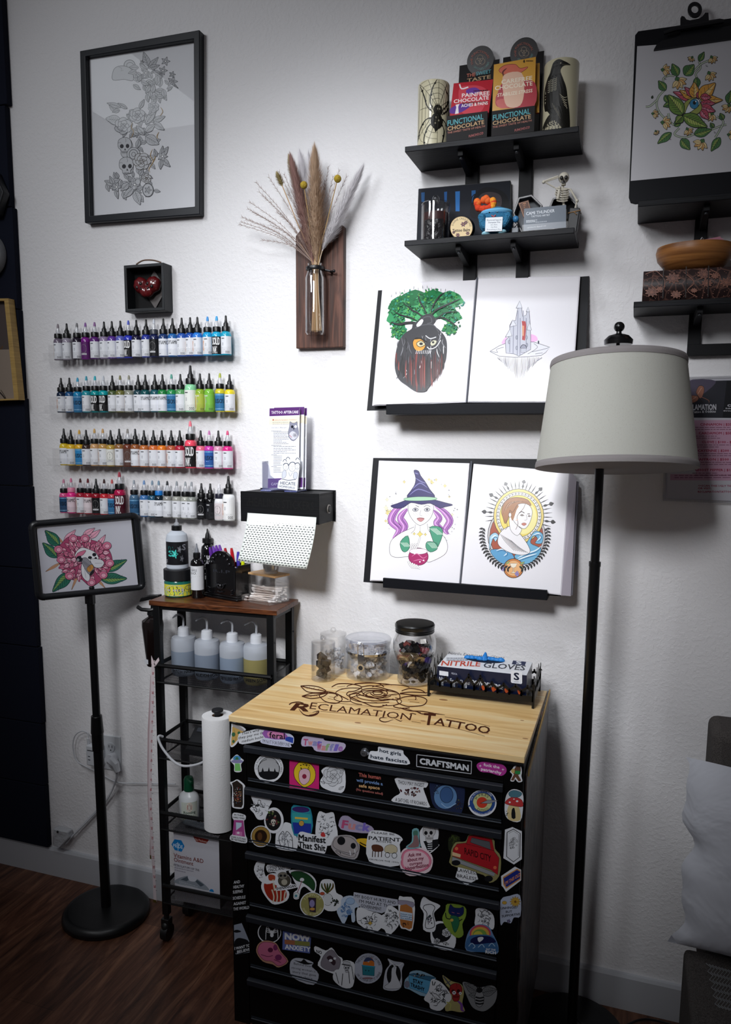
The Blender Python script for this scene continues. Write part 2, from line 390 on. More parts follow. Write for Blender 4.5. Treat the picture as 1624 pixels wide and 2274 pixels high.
# ================================================ SETTING
m=M(WALL);m.box(-3.2,1.6,0,.12,0,3.5);struct(m.build('wall_back',smooth=0))
m=M(floormat());m.box(-3.2,1.6,-3.4,.12,-.05,0);struct(m.build('floor',smooth=0))
bbm=mat('#b9bbc0',.5,spec=.35,bump=(40,.05,.001),name='white_trim_paint')
m=M(bbm);m.prism([(-3.2,0,0),(-3.2,-.014,0),(-3.2,-.014,.094),(-3.2,-.010,.102),(-3.2,0,.102)],(4.8,0,0));struct(m.build('baseboard_back',smooth=0))
pm=mat('#0b1020',.85,spec=.2,bump=(220,.4,.002),name='navy_black_felt')
edge=-1.866;zs=[2.86,2.55,2.25,1.939,1.66,1.375,1.10,.83,.56,.335,.106]
tops=['at the very top','beside the framed floral print','behind the grey round plaque','behind the wood framed picture','just under the wood framed picture','level with the third ink rack','left of the tabletop of the sign','behind the sign post, upper','behind the sign post, lower','lowest, resting on the baseboard']
for i in range(10):
    dx=(.006,-.004,.004,-.006,.0,.004,-.002,.003,0,0)[i]
    m=M(pm);m.box(edge-.62,edge+dx-(.012 if i < 3 else 0),-.022,0,zs[i+1]+.0015,zs[i]-.0015)
    tag(m.build('wall_panel',bevel=.002,smooth=0),'navy black felt wall panel %s of the column' % tops[i],'wall panel','black wall panels at the left edge')
# ================================================ LEFT EDGE PIECES
def disc(m,c,r,y0,y1,n=40,rin=0):
    o=[(c[0]+r*math.cos(2*math.pi*i/n),y0,c[1]+r*math.sin(2*math.pi*i/n)) for i in range(n)]
    if rin:
        i_=[(c[0]+rin*math.cos(2*math.pi*i/n),y0,c[1]+rin*math.sin(2*math.pi*i/n)) for i in range(n)];m.ring(o,i_,(0,y1-y0,0))
    else:m.prism(o,(0,y1-y0,0))
t=thing('round_plaque','pale grey round wall plaque on the black panels, cut by the photo edge','plaque',(-2.0,-.03,1.98))
c=(P(-32,563,y=-.04).x,P(0,563,y=-.04).z)
m=M('#8d9094');disc(m,c,.068,-.052,-.0225,rin=.056);m.build('rim',t,bevel=.003)
m=M('#a8abae');disc(m,c,.057,-.040,-.0225);m.build('face',t,smooth=0)
cx_,cz_=P(-22,425,y=-.04).x,P(0,430,y=-.04).z
m=M(mat('#070a12',.5));m.prism([(cx_+.062*math.cos(a),-.05,cz_+.075*math.sin(a)) for a in [math.pi*k/3 for k in range(6)]],(0,.0275,0))
tag(m.build('hexagon_ornament',bevel=.004),'small black hexagonal ornament on the black panel above the grey plaque','ornament')
pw=woodmat('pale_frame_wood',[(.3,'#9a7c46'),(.7,'#b99859')],(2,2,30),3)
t=thing('wood_framed_picture','light wood framed dark picture on black panels at left edge','picture',P(20,890,y=-.03))
O=[P(-90,664,y=-.05),P(18,662.5,y=-.05),P(42,888,y=-.05),P(-80,893,y=-.05)]
I=[P(-80,668,y=-.05),P(9,668,y=-.05),P(31,885,y=-.05),P(-70,888,y=-.05)]
m=M(pw);m.ring(O,I,(0,.027,0));m.build('frame',t,bevel=.001)
d=D(planey(-.032));d.sheet([(-85,664),(13,664),(35,887),(-75,891)],'#8b7d70');d.poly([(-85,665),(12,665),(21,776),(-83,778)],'#4a3f3d');d.line([(-10,779),(3,774),(6,768)],2,'#5c3d18',3);d.line([(-5,866),(6,878),(12,886)],3,'#2a2520',3);d.line([(2,866),(10,878),(14,886)],1.4,'#3a3025',3)
d.build('artwork',t)
# ================================================ LARGE FRAMED PRINT
t=thing('framed_print','large black framed line drawing of skulls and roses high on the wall','picture',P(320,480,y=-.02))
yf=-.026;q=[(177,113),(443,66),(443.5,476),(188,495)];qi=[(189.5,125),(430,86.5),(432.5,458.5),(200,479)]
m=M(mat('#10141b',.4,spec=.3));m.ring([P(*a,y=yf) for a in q],[P(*a,y=yf) for a in qi],(0,.026,0));m.build('frame',t,bevel=.002)
m=M(clear(refl=.05,rough=.01,name='picture_glass'));m.prism([P(*a,y=-.013) for a in qi],(0,.001,0));m.build('glass',t,smooth=0)
ART_FRAME=(t,planey(-.008),qi)
# ================================================ SHADOW BOX
t=thing('shadow_box','small black shadow box holding a dark red skull heart, above the ink racks','shadow box',P(322,690,y=-.03))
yb=-.045;q=[(273,589),(368.5,583),(372,689),(279.5,693)];Fq=[P(*a,y=yb) for a in q]
x0=(Fq[0].x+Fq[3].x)/2;x1=(Fq[1].x+Fq[2].x)/2-.009;z0=(Fq[2].z+Fq[3].z)/2;z1=(Fq[0].z+Fq[1].z)/2;bw=.009
m=M(mat('#12161a',.55,bump=(60,.3,.002)))
m.ring([(x0,yb,z0),(x1,yb,z0),(x1,yb,z1),(x0,yb,z1)],[(x0+bw,yb,z0+bw),(x1-bw,yb,z0+bw),(x1-bw,yb,z1-bw),(x0+bw,yb,z1-bw)],(0,.045,0));m.build('frame',t,bevel=.0015)
m=M(mat('#040405',.9));m.box(x0+bw,x1-bw,-.004,-.001,z0+bw,z1-bw);m.build('backing',t,smooth=0)
m=M(mat('#6d5648',.9));m.tube(cr_([P(303,587,y=-.03),P(318,578.5,y=-.034),P(340,578,y=-.034),P(358,583,y=-.03)],5),.0022);m.build('twine',t)
cx0=(x0+x1)/2;cz0=(z0+z1)/2
m=M(mat('#55504f',.5));m.prism([(cx0+.012,-.008,cz0+.055),(cx0+.052,-.008,cz0),(cx0+.012,-.008,cz0-.055),(cx0-.028,-.008,cz0)],(0,.003,0));m.build('diamond_card',t,smooth=0)
red=mat('#5e1519',.22,spec=.7,coat=.6,bump=(60,.6,.004))
for sgn in (-1,1):
    hm=M(red);hm.xf=Matrix.Translation((cx0-.003+sgn*.0185,-.023,cz0+.008)) @ Matrix.Rotation(sgn*.62,4,'Y')
    hm.ball((0,0,.004),.0235,.019,.0245,20,14,lambda v:1+.04*math.sin(9*v.x+5*v.z))
    hm.ball((0,-.002,-.018),.0155,.015,.019,14,10);hm.ball((-sgn*.004,-.004,-.030),.009,.009,.010,10,8)
    hm.use(mat('#170508',.5));hm.ball((-.008,-.0165,.000),.005,.004,.0055,8,6);hm.ball((.008,-.0165,.001),.005,.004,.0055,8,6);hm.ball((0,-.0165,-.010),.0028,.002,.0045,6,5)
    hm.build('skull_half',t)
# ================================================ WALL SHELF UNITS
def shelf_unit(label,boards,ups,arms,foot=None):
    zlow=min(b[4] for b in boards)
    t=thing('wall_shelf',label,'shelf',((boards[0][0]+boards[0][1])/2,0,zlow))
    bm_=woodmat('black_stained_board',[(.35,'#050609'),(.65,'#16181e')],(3,60,60),2.5,rough=.5,bump=.2,spec=.2)
    for x0,x1,y0,y1,z0,z1 in boards:
        m=M(bm_);m.box(x0,x1,y0,y1,z0,z1);m.build('shelf_board',t,bevel=.0012)
    for x0,x1,z0,z1 in ups:
        m=M(BLACKM);m.box(x0,x1,-.02,0,z0,z1);m.build('upright',t,bevel=.001)
    for x0,x1,z in arms:
        m=M(BLACKM);m.prism([(x0,-.128,z),(x0,-.128,z-.014),(x0,-.07,z-.022),(x0,-.02,z-.03),(x0,-.02,z)],(x1-x0,0,0));m.use(mat('#2a2d33',.4));m.cyl(((x0+x1)/2,-.118,z-.015),((x0+x1)/2,-.118,z-.019),.004,n=8);m.build('bracket_arm',t,bevel=.0008)
    if foot:
        m=M(BLACKM);m.box(*foot);m.build('bottom_rail',t,bevel=.001)
    return t
za,zb=2.2285,2.010
shelf_unit('black two-board wall shelf above the open art binders',[(-.559,-.152,-.152,0,za,za+.013),(-.557,-.152,-.152,0,zb,zb+.013)],
    [(-.437,-.404,1.88,za),(-.302,-.270,1.88,za)],[(-.434,-.421,za),(-.301,-.288,za),(-.434,-.421,zb),(-.301,-.288,zb)])
zc,zd=2.056,1.8385;xu0=P(1532,700,y=-.02).x;xu1=P(1560,700,y=-.02).x
shelf_unit('black two-board wall shelf on the right, holding clipboard and book',[(-.017,.48,-.152,0,zc,zc+.013),(-.015,.48,-.152,0,zd,zd+.013)],
    [(xu0,xu1,P(0+1540,789,y=-.02).z,zc)],[(xu0+.009,xu0+.022,zc),(xu0+.009,xu0+.022,zd)],
    (xu0,xu0+.3,-.0205,-.0005,P(1560,789,y=-.02).z,P(1560,764,y=-.02).z))
ZS1,ZS2,ZR1,ZR2=za+.013,zb+.013,zc+.013,zd+.013
# ================================================ OPEN BINDERS ON LEDGES
def ledge(label,q,yf):
    a=[P(*p,y=yf) for p in q]
    x0=(a[0].x+a[3].x)/2;x1=(a[1].x+a[2].x)/2
    t=thing('picture_ledge',label,'ledge',((x0+x1)/2,0,a[3].z))
    m=M(mat('#0a0c13',.5,spec=.2));m.prism([a[0],a[1],a[2],a[3]],(0,.008,0));m.build('front_lip',t,bevel=.0012)
    b=[a[3],a[2],a[2]+Vector((0,0,.008)),a[3]+Vector((0,0,.008))];m=M(mat('#0a0c13',.5,spec=.2));m.prism([v+Vector((0,.008,0)) for v in b],(0,-yf-.008,0));m.build('base_board',t,bevel=.001)
    return t
ledge('black picture ledge holding the upper binder',[(857.5,897.6),(1243,893.5),(1243,918.5),(857.5,920.5)],-.112)
ledge('black picture ledge holding the lower binder',[(850.5,1283.5),(1215.7,1311),(1215.7,1333.5),(850.5,1305)],-.098)
def q3(q,ys):return [P(*a,y=y) for a,y in zip(q,ys)]
pv=mat('#f4f2f6',.18,spec=.5,coat=.3,name='page_in_sleeve')
def binder(label,cover,left,right,gut,yt,yb,extra=None):
    ct=thing('art_binder',label,'binder',P(gut[1][0],gut[1][1],y=yb))
    m=M(mat('#090b11',.5,spec=.2));m.prism(q3(cover,[-.006,-.006,yb+.02,yb+.02]),(0,.003,0));m.build('cover',ct,smooth=0)
    out=[]
    for nm,q in (('left',left),('right',right)):
        w=q3(q,[yt,yt,yb,yb])
        m=M(mat('#d9d6dc',.5));m.prism([v+Vector((0,.0012,0)) for v in w],(0,.008,0));m.build('page_stack',ct,smooth=0)
        pl=plane3(w[0],w[1],w[2]);out.append((pl,q))
    m=M(mat('#5d6068',.3));m.tube(q3(gut,[yt-.002,yb-.002]),.0022);m.build('spine_fold',ct)
    return ct,out
b1,pages1=binder('open art binder with tree drawing and tower drawing, upper of two',[(840,645),(1309,613),(1296,905),(815,912)],
    [(850,629.5),(1058,620),(1035.4,893.5),(826.6,901)],[(1061,618),(1289,611.6),(1270,893.5),(1037.8,893.5)],[(1060,617),(1036.5,894)],-.02,-.098)
b2,pages2=binder('open art binder with witch drawing and haloed woman drawing, lower of two',[(829,1017),(1268,1020),(1246,1324),(807.3,1292.6)],
    [(841.5,1023),(1043,1029),(1021,1297),(821.5,1290)],[(1052,1030),(1266,1048),(1246.6,1322),(1023.5,1297)],[(1047.5,1024),(1022,1297)],-.02,-.084)
m=M(mat('#b9b2bd',.3));m.prism(q3([(1266,1046),(1281,1064),(1268,1324),(1246.6,1322)],[-.0195,-.016,-.07,-.0835]),(0,.004,0));m.use('#55525c');m.prism(q3([(1276,1068),(1286,1070),(1272,1322),(1262,1322)],[-.014,-.014,-.066,-.066]),(0,.003,0));m.build('loose_sleeves',b2,smooth=0)
# ================================================ CLIPBOARD
t=thing('clipboard','oversized black clipboard with colourful flower and eye print, top right','clipboard',(.1,-.12,ZR1))
cq=[(1411,78),(1418,69),(1640,38),(1640,427),(1412,452.5),(1401,449.5),(1397,438)]
def yc(py):return -.03-.095*(py-60)/390
wc=[P(x,y,y=yc(y)) for x,y in cq]
plc=plane3(P(1414,70,y=yc(70)),P(1640,38,y=yc(50)),P(1400,450,y=yc(445)))
CL=lambda x,y,o=0:PP(x,y,plc)+plc[1]*o
m=M(mat('#0c0e14',.5,spec=.25));m.prism([CL(*a) for a in cq],-plc[1]*.004);m.build('board',t,bevel=.0008)
m=M(mat('#0c0e13',.35,spec=.5));base=[(1452,115),(1458,104),(1470,95),(1500,88),(1511,83),(1511,45),(1514,40),(1520,42),(1524,48),(1532,50),(1552,46),(1560,41),(1566,33),(1573,33),(1575,62),(1600,66),(1640,58),(1640,88)]
m.prism([CL(x,y,.007) for x,y in base],-plc[1]*.006)
rg=[(1543+16*math.cos(a),26+17*math.sin(a)) for a in [2*math.pi*k/20 for k in range(20)]];ri=[(1543+8*math.cos(a),25+9*math.sin(a)) for a in [2*math.pi*k/20 for k in range(20)]]
m.ring([CL(x,y,.007) for x,y in rg],[CL(x,y,.007) for x,y in ri],-plc[1]*.004)
m.build('metal_clip',t,bevel=.001)
m=M(mat('#0c0e13',.35));m.tube([CL(1474,82,.012),CL(1500,74,.014),CL(1596,58,.014),CL(1606,56,.012)],[.004,.006,.006,.004]);m.build('clip_spring',t)
ART_CLIP=(t,plc)
# ================================================ POSTER RIGHT
t=thing('wall_poster','white framed poster with pink price list, behind the lamp shade','poster',P(1560,1112,y=-.01))
q=[(1480,838),(1680,833),(1680,1120),(1472.5,1112)]
m=M(clear(refl=.12,body=.25,bodycol='#cfcfd6',name='acrylic_frame'));m.ring([P(*a,y=-.012) for a in q],[P(*a,y=-.012) for a in ((1486,843),(1675,838),(1675,1114),(1479,1107))],(0,.011,0));m.build('acrylic_frame',t,smooth=0)
ART_POST=(t,planey(-.010))
# ================================================ STICKER DISPENSER + SHEET
t=thing('dispenser_box','black wooden sticker dispenser box lettered Healing Stickers','dispenser',(-.92,-.06,1.30))
bw_=woodmat('black_wood',[(.35,'#050607'),(.7,'#0e0f13')],(2,2,40),4,rough=.55,spec=.2)
XA,XB,ZA,ZB=-1.036,-.797,1.305,1.390
m=M(bw_);m.box(XA,XB,-.12,-.113,ZA,ZB);m.build('front_panel',t,bevel=.001)
m=M(bw_);m.box(XA+.004,XB-.002,-.113,-.004,ZB-.006,ZB-.001);m.build('top_panel',t,bevel=.001)
m=M(bw_);m.box(XB-.008,XB-.002,-.113,-.004,ZA,ZB-.006);m.build('side_panel',t,bevel=.0006)
m=M(bw_);m.box(XA+.004,XA+.010,-.113,-.004,ZA,ZB-.006);m.build('side_panel',t,bevel=.0006)
m=M(bw_);m.box(XA+.004,XB+.003,-.004,0,ZA-.002,ZB+.002);m.build('back_panel',t,bevel=.0006)
m=M(mat('#8a8580',.4));m.cyl((XB-.003,-.045,1.342),(XB+.001,-.045,1.342),.0125,n=20);m.use('#050505');m.cyl((XB,-.045,1.342),(XB+.0035,-.045,1.342),.0095,n=20);m.build('roll_end',t)
m=M(mat('#d7d2cc',.7));m.cyl((XA+.012,-.06,1.345),(XB-.010,-.06,1.345),.032,n=24);m.build('sticker_roll',t)
d=D(planey(-.12),base=.0003);d.text('HEALING STICKERS',553,1123,697,1134,20,'#020203',.012);d.line([(551,1124),(549,1117),(556,1108)],2,'#020203',3);d.build('lettering',t)
ts=thing('sticker_sheet','white sheet patterned with small black plus signs hanging from the dispenser','paper sheet',P(620,1250,y=-.16))
def shf(u,v):
    a=P(550+153*u,1139+10*u,y=-.106);
    y_=-.122-.062*math.sin(v*1.45)**1.1
    b=P(550+153*u - 22*v**1.5 - 0*u,1139+10*u + (106+9*u)*v,y=y_)
    return b+Vector((0,-.003*math.sin(3.14*u)*v,0))
pmx,nt,b=nodemat('plus_pattern_paper',.6,.3)
b.inputs['Base Color'].default_value=hexc('#eef3ee')
m=M(pmx);m.grid(shf,16,12);m.build('sheet',ts,smooth=60,solid=.0006,recalc=False)
m=M(mat('#26302f',.6));mo=M(mat('#26302f',.6))
NU,NV=22,22
for j in range(NV):
    for i in range(NU+1):
        u=(i+(.5 if j % 2 else 0))/NU;v=(j+.5)/NV
        if u > .985 or u < .015:continue
        for du,dv in ((.0185,.0048),(.0055,.0135)):
            pp=[shf(u-du,v-dv),shf(u+du,v-dv),shf(u+du,v+dv),shf(u-du,v+dv)]
            n=(pp[1]-pp[0]).cross(pp[3]-pp[0]).normalized();n=n if n.y < 0 else -n
            m.add([p+n*.0006 for p in pp],[(0,1,2,3)])
o=m.build('plus_signs',ts,smooth=0,recalc=False);o['kind']='stuff'
# ================================================ BROCHURE HOLDER
def tyz(px,py,y):return P(px,py,y=y)
ZD=ZB
t=thing('brochure_holder','clear acrylic brochure stand on the black dispenser box','brochure holder',(-.92,-.06,ZD))
acr=clear(refl=.2,body=.06,bodycol='#aab2ff',name='clear_acrylic_blue')
bx0,bx1=-.985,-.878;by0,by1=-.085,-.03
m=M(acr);m.box(bx0,bx1,by1-.002,by1,ZD+.002,ZD+.115);m.build('back_wall',t,smooth=0)
m=M(acr);m.box(bx0,bx0+.002,by0,by1-.002,ZD+.002,ZD+.083);m.build('side_wall',t,smooth=0)
m=M(acr);m.box(bx1-.002,bx1,by0,by1-.002,ZD+.002,ZD+.083);m.build('side_wall',t,smooth=0)
m=M(acr);fz=lambda a,b_:(a,by0,ZD+b_)
m.prism([fz(bx0,.004),fz(bx1,.004),fz(bx1,.078),fz(bx1-.012,.083),fz(bx1-.022,.072),fz(bx1-.026,.045),fz(bx1-.04,.035),fz(bx0+.04,.035),fz(bx0+.024,.045),fz(bx0+.02,.072),fz(bx0+.012,.083),fz(bx0,.078)],(0,.002,0));m.build('front_wall',t,smooth=0)
m=M(clear(refl=.25,body=.3,bodycol='#8f9ae6',name='acrylic_foot'));m.box(bx0-.002,bx0+.03,by0-.008,by1+.01,ZD,ZD+.003);m.box(bx1-.035,bx1+.002,by0-.008,by1+.01,ZD,ZD+.003);m.build('foot',t,bevel=.0005)
HOLD=(by0,by1,ZD)
# ================================================ WOOD PLAQUE + VASE
t=thing('wall_plaque','dark brown wooden plank on the wall with bottle vase clamped to it','plaque',P(713,776,y=-.01))
wal=woodmat('stained_walnut',[(.25,'#24130d'),(.5,'#4b2c20'),(.75,'#6d4536')],(26,4,1.6),2.5,2.2,rough=.55,bump=.2)
q=[(655.5,541),(655.5,772),(766,775),(773.5,510),(770,500),(748,498),(738,506),(700,520)]
q=[(656.5,500),(770,497),(773.5,502),(768,775),(764,776),(655,774)]
pts=[P(*a,y=-.02) for a in q];x0,x1=pts[0].x,(pts[1].x+pts[3].x)/2-.008;z0=pts[5].z;z1=P(740,500,y=-.02).z
m=M(wal);m.prism([(x0,-.02,z0),(x1,-.02,z0),(x1,-.02,z1-.006),(x1-.006,-.02,z1),(x0+.02,-.02,z1),(x0,-.02,z1-.02)],(0,.02,0));m.build('board',t,bevel=.0015)
vx=P(700,660,y=-.055).x;vz0=P(700,742,y=-.075).z;vz1=P(700,586,y=-.055).z;vr=.0275;VY=-.053
m=M(mat('#0a0b0e',.4));m.tube([(vx+.0225*math.cos(a),VY+.0225*math.sin(a),vz1-.012) for a in [2*math.pi*k/24 for k in range(25)]],.0035,caps=False,flat=(1,1.6));m.tube([(vx+.02,VY+.01,vz1-.014),(vx+.036,-.04,vz1-.018),(vx+.036,-.02,vz1-.018)],.003);m.tube([(vx+.036,-.034,vz1-.018),(vx+.046,-.037,vz1-.018)],.0022);m.ball((vx+.048,-.037,vz1-.018),.0042);m.build('metal_clamp',t)
gl=clear(refl=.16,rough=.02,name='thin_glass')
H=vz1-vz0
t=thing('bottle_vase','clear glass bottle vase clamped to the wood plaque, full of dried stems','vase',(vx,VY,vz0))
m=M(gl);m.lathe(vx,VY,[(.001,vz0+.002),(vr*.85,vz0),(vr,vz0+.006),(vr,vz0+H*.80),(vr*.86,vz0+H*.87),(.0205,vz0+H*.915),(.0195,vz0+H*.96),(.0215,vz1),(.0195,vz1),(.018,vz0+H*.96),(.019,vz0+H*.915),(vr*.8,vz0+H*.86),(vr*.93,vz0+H*.79),(vr*.93,vz0+.01),(.001,vz0+.008)],28,close=None);m.build('glass',t)
VASE=(vx,VY,vz0,vz1)
def stem_pts(px,py,yy,base_dx):
    top=P(px,py,y=yy);nk=Vector((vx+(top.x-vx)*.05+base_dx*.3,VY,vz1));bt=Vector((vx+base_dx,VY+.004,vz0+.008+abs(base_dx)*.3))
    return bt,nk,top
def fluff(t,path,rad,colA,n,ln,seed,name='plume',tufts=None):
    r=random.Random(seed);m=M(mat(colA,.9,spec=.1));L=len(path)-1
    for i in range(n):
        s_=r.random()**.8;k=min(int(s_*L),L-1);f=s_*L-k;p=path[k].lerp(path[k+1],f);d=(path[min(k+1,L)]-path[k]).normalized()
        a=r.uniform(0,6.28);u=d.orthogonal().normalized();w=d.cross(u);o=(u*math.cos(a)+w*math.sin(a))
        env=rad*(min(1,s_*5+.25))*(1-s_**2.2)**.7+.0006
        e=p+d*ln*r.uniform(.35,1.35)+o*env*r.uniform(.25,1.55);mid=p.lerp(e,.5)+o*env*.25;side=d.cross(o).normalized()*.0003
        if mid.y > -.003:mid.y=-.003
        if e.y > -.003:e.y=-.003
        m.add([p-side,p+side,mid+side,mid-side,e],[(0,1,2,3),(3,2,4)])
    return m.build(name,t,smooth=0,recalc=False)
def flower_thing(kind,name,label,px,py,yy,bdx,col,stemcol,rad,seed,frac=.4,n=900,ln=.02):
    bt,nk,top=stem_pts(px,py,yy,bdx);t=thing(name,label,'dried flower',bt,'dried stems in the bottle vase')
    d0=nk.lerp(top,.5)+Vector((0,0,.006));path=[Vector(p) for p in cr_([tuple(bt),tuple(nk),tuple(d0),tuple(top)],8)]
    m=M(mat(stemcol,.7));m.tube(path,.0013,n=6)
    m.build('stem',t)
    if kind=='plume':
        k=int(len(path)*frac);fluff(t,path[k:],rad,col,n,ln,seed)
        m=M(mat(col,.9));m.tube(path[k:],[rad*.16*(1-abs(2*i/(len(path)-k-1)-.9)**2*.7) for i in range(len(path)-k)],n=8);m.build('plume_core',t)
    elif kind=='ball':
        m=M(mat(col,.9,bump=(300,1,.004)));m.ball(tuple(top),.0098,nu=14,nv=10);m.build('flower_head',t)
    return t
flower_thing('plume','pampas_plume','mauve pampas plume leaning left in the bottle vase',650,366,-.075,-.010,'#9a7871','#a98a6c',.022,1,.34,6500,.030)
flower_thing('plume','pampas_plume','tan pampas plume standing upright in the bottle vase',699,350,-.085,.010,'#c4a88e','#b8956c',.028,2,.32,8500,.032)
flower_thing('plume','pampas_plume','white feathery plume leaning far right in the vase',797,388,-.05,.016,'#dcd9dc','#cbb59a',.019,3,.40,5500,.028)
flower_thing('plume','pampas_plume','white feathery plume behind the mauve and tan plumes',668,354,-.035,.002,'#e2dfe3','#cbb59a',.020,4,.40,4200,.028)
flower_thing('plume','pampas_plume','faint white plume right behind the left yellow ball',686,358,-.04,.004,'#e6e4e8','#cbb59a',.018,5,.40,3600,.028)
flower_thing('plume','bunny_tail','long cream bunny tail behind the top of the mauve plume',643,352,-.05,-.004,'#b5a37c','#b8956c',.012,6,.74,2600,.012)
flower_thing('plume','bunny_tail','single beige bunny tail leaning left beside the mauve plume',616,386,-.07,-.012,'#b0a070','#b8956c',.0085,7,.86,1500,.007)
flower_thing('ball','billy_button','yellow ball flower near the middle of the bouquet',675,411,-.095,-.002,'#a98f28','#a98a5a',0,8)
flower_thing('ball','billy_button','yellow ball flower on the right of the bouquet',750,397,-.085,.014,'#a98f28','#a98a5a',0,9)
def spray(label,tips,col,bdx,seed,yy=-.06):
    r=random.Random(seed);bt=Vector((vx+bdx,VY,vz0+.01));t=thing('grass_spray',label,'dried flower',bt,'dried stems in the bottle vase')
    nk=Vector((vx+bdx*.3,VY,vz1));fork=nk.lerp(P(*tips[0],y=yy),.25)
    m=M(mat('#b8956c',.7));m.tube([bt,nk,fork],.001,n=6);m.build('stem',t)
    m=M(mat(col,.85))
    for tx,ty in tips:
        e=P(tx,ty,y=yy-.02*r.random());c1=nk.lerp(e,.45)+Vector((0,0,.02));path=[Vector(p) for p in cr_([tuple(nk),tuple(c1),tuple(e)],9)]
        m.tube(path,.00055,n=4)
        for i in range(6,len(path)-1):
            for k in (-1,1):
                dd=(path[i+1]-path[i]).normalized();sd=Vector((dd.z,0,-dd.x))*k
                q_=path[i].lerp(path[i+1],r.random());m.tube([q_,q_+(dd*.8+sd*.45)*.010],[.0006,.0002],n=3,caps=False)
    m.build('seed_heads',t,smooth=0);return t
spray('wispy brown grass spray fanning out to the left of the vase',[(568,404),(597,393),(576,426),(554,448),(550,463),(536,481),(530,498),(534,492),(582,533),(602,500),(631,386),(620,381),(615,470),(590,440),(640,430),(560,470),(545,487)],'#8f7c74',-.006,3)
spray('wispy grass spray rising behind the right yellow ball',[(713,382),(730,369),(754,376),(770,391),(722,400),(764,466),(740,392)],'#93807a',.008,4,-.04)
# ================================================ INK RACKS AND BOTTLES
acl=clear(refl=.05,body=.0,name='clear_acrylic')
BODY={}
def bottle_meshes(R,H):
    """unit bottle parts sharing mesh data; origin at the base centre"""
    k=(round(R,4),round(H,4))
    if k in BODY:return BODY[k]
    def mk(name,prof,n=16):
        m=M();m.mats=[];m.lathe(0,0,prof,n,close=None);me=bpy.data.meshes.new(name);me.from_pydata(m.v,[],m.f)
        me.polygons.foreach_set('use_smooth',[True]*len(me.polygons));me.set_sharp_from_angle(angle=math.radians(45));return me
    body=mk('body',[(.0001,0),(R*.9,0),(R,H*.02),(R,H*.50),(R*.9,H*.56),(R*.62,H*.60),(R*.5,H*.615)])
    cap=mk('cap',[(R*.5,H*.60),(R*.82,H*.605),(R*.80,H*.70),(R*.74,H*.725),(R*.4,H*.73)])
    noz=mk('nozzle',[(R*.5,H*.72),(R*.47,H*.80),(R*.30,H*.83),(R*.22,H*.90),(R*.19,H*.985),(R*.08,H*1.0),(.0001,H*1.0)],12)
    clr=mk('nozzle_clear',[(R*.5,H*.72),(R*.46,H*.80),(R*.28,H*.86),(R*.24,H*.90)],12)
    tip=mk('nozzle_tip',[(R*.27,H*.88),(R*.24,H*.94),(R*.16,H*.99),(.0001,H*1.0)],12)
    BODY[k]=(body,cap,noz,clr,tip);return BODY[k]
def tomat(me,m):
    me=me.copy();me.materials.clear();me.materials.append(m);return me
CACHE={}
def child(name,me,m,par):
    k=(me.name,m.name)
    if k not in CACHE:CACHE[k]=tomat(me,m)
    o=bpy.data.objects.new(name,CACHE[k]);COL.objects.link(o);o.parent=par;return o
LAB={}
def label_mesh(kind,R,H):
    """printed wrap-around label; drawn on the flat and rolled round the bottle"""
    k=(kind,round(R,4),round(H,4))
    if k in LAB:return LAB[k]
    z0,z1=H*.03,H*.47;w=z1-z0;cache={}
    base=-math.pi/2+.30
    def fn(x,y):
        a=base+x*1.25;return Vector((math.cos(a),math.sin(a),z1-y*w))
    d=D((Vector((0,0,0)),Vector((0,0,0))),rough=.45)
    def fn2(x,y):v=fn(x,y);r=R+.00025+d.z*.6;return Vector((v.x*r,v.y*r,v.z))
    d.fn=fn2;d.z=0
    bgc,kind2=kind
    def patch(x0,x1,y0,y1,c):
        n=10;d.put([(x0+(x1-x0)*i/n,y) for i in range(n+1) for y in (y0,y1)],[(2*i,2*i+1,2*i+3,2*i+2) for i in range(n)],c)
    patch(-1.15,1.15,0,1,bgc)
    dk='#34363c' if bgc[1] in 'c d e f' else '#d8d8dc'
    if kind2=='lined' or kind2=='oval':
        patch(-.6,-.1,.10,.15,dk)
        for y in (.3,.38,.44,.50):d.rows(-.45,y,.75,y,1,.03,'#8d9097',seed=int(y*100)+len(bgc))
        d.line([(-.9,.72),(-.5,.66),(-.1,.76),(.4,.74),(.9,.84)],.02,'#5a5c62')
        for x in (.15,.38,.6):d.ell(x,.9,.085,.05,None,lc='#34363c',lw=.03,n=8)
        if kind2=='oval':d.ell(-.78,.5,.26,.42,'#a9573a',lc='#e8e2d8',lw=.06,n=16);d.ell(-.78,.5,.13,.32,'#d48a55',n=12)
    elif kind2=='dynamic':
        d.text('DYNAMIC',-.85,.33,.85,.33,.22,'#101010',.02);d.rows(-.3,.52,.3,.52,1,.03,'#777777');d.rows(-.5,.68,.5,.68,1,.03,'#777777');d.rows(-.7,.88,.7,.88,1,.04,'#333333')
    elif kind2=='solid':
        d.text('SOLID',-.62,.46,.55,.46,.42,'#f0f0f0',.03);d.text('INK',-.62,.95,.12,.95,.40,'#f0f0f0',.03)
    elif kind2=='fusion':
        d.text('FUSION',-.85,.56,.85,.56,.26,'#0c1420',.03);patch(-1.1,1.1,.86,.92,'#7fb2d6');patch(-1.1,1.1,.04,.1,'#7fb2d6')
    elif kind2=='emblem':
        d.ell(0,.42,.5,.26,'#c9c9cc',lc='#777777',lw=.04,n=14);patch(-.5,.5,.7,.8,'#c9c9cc');d.star(0,.42,.25,'#555555')
    d.m.mats[0:0]=[]
    me=bpy.data.meshes.new('label');me.from_pydata(d.m.v,[],d.m.f)
    for m_ in d.m.mats:me.materials.append(m_)
    me.polygons.foreach_set('material_index',d.m.mi);LAB[k]=me;return me
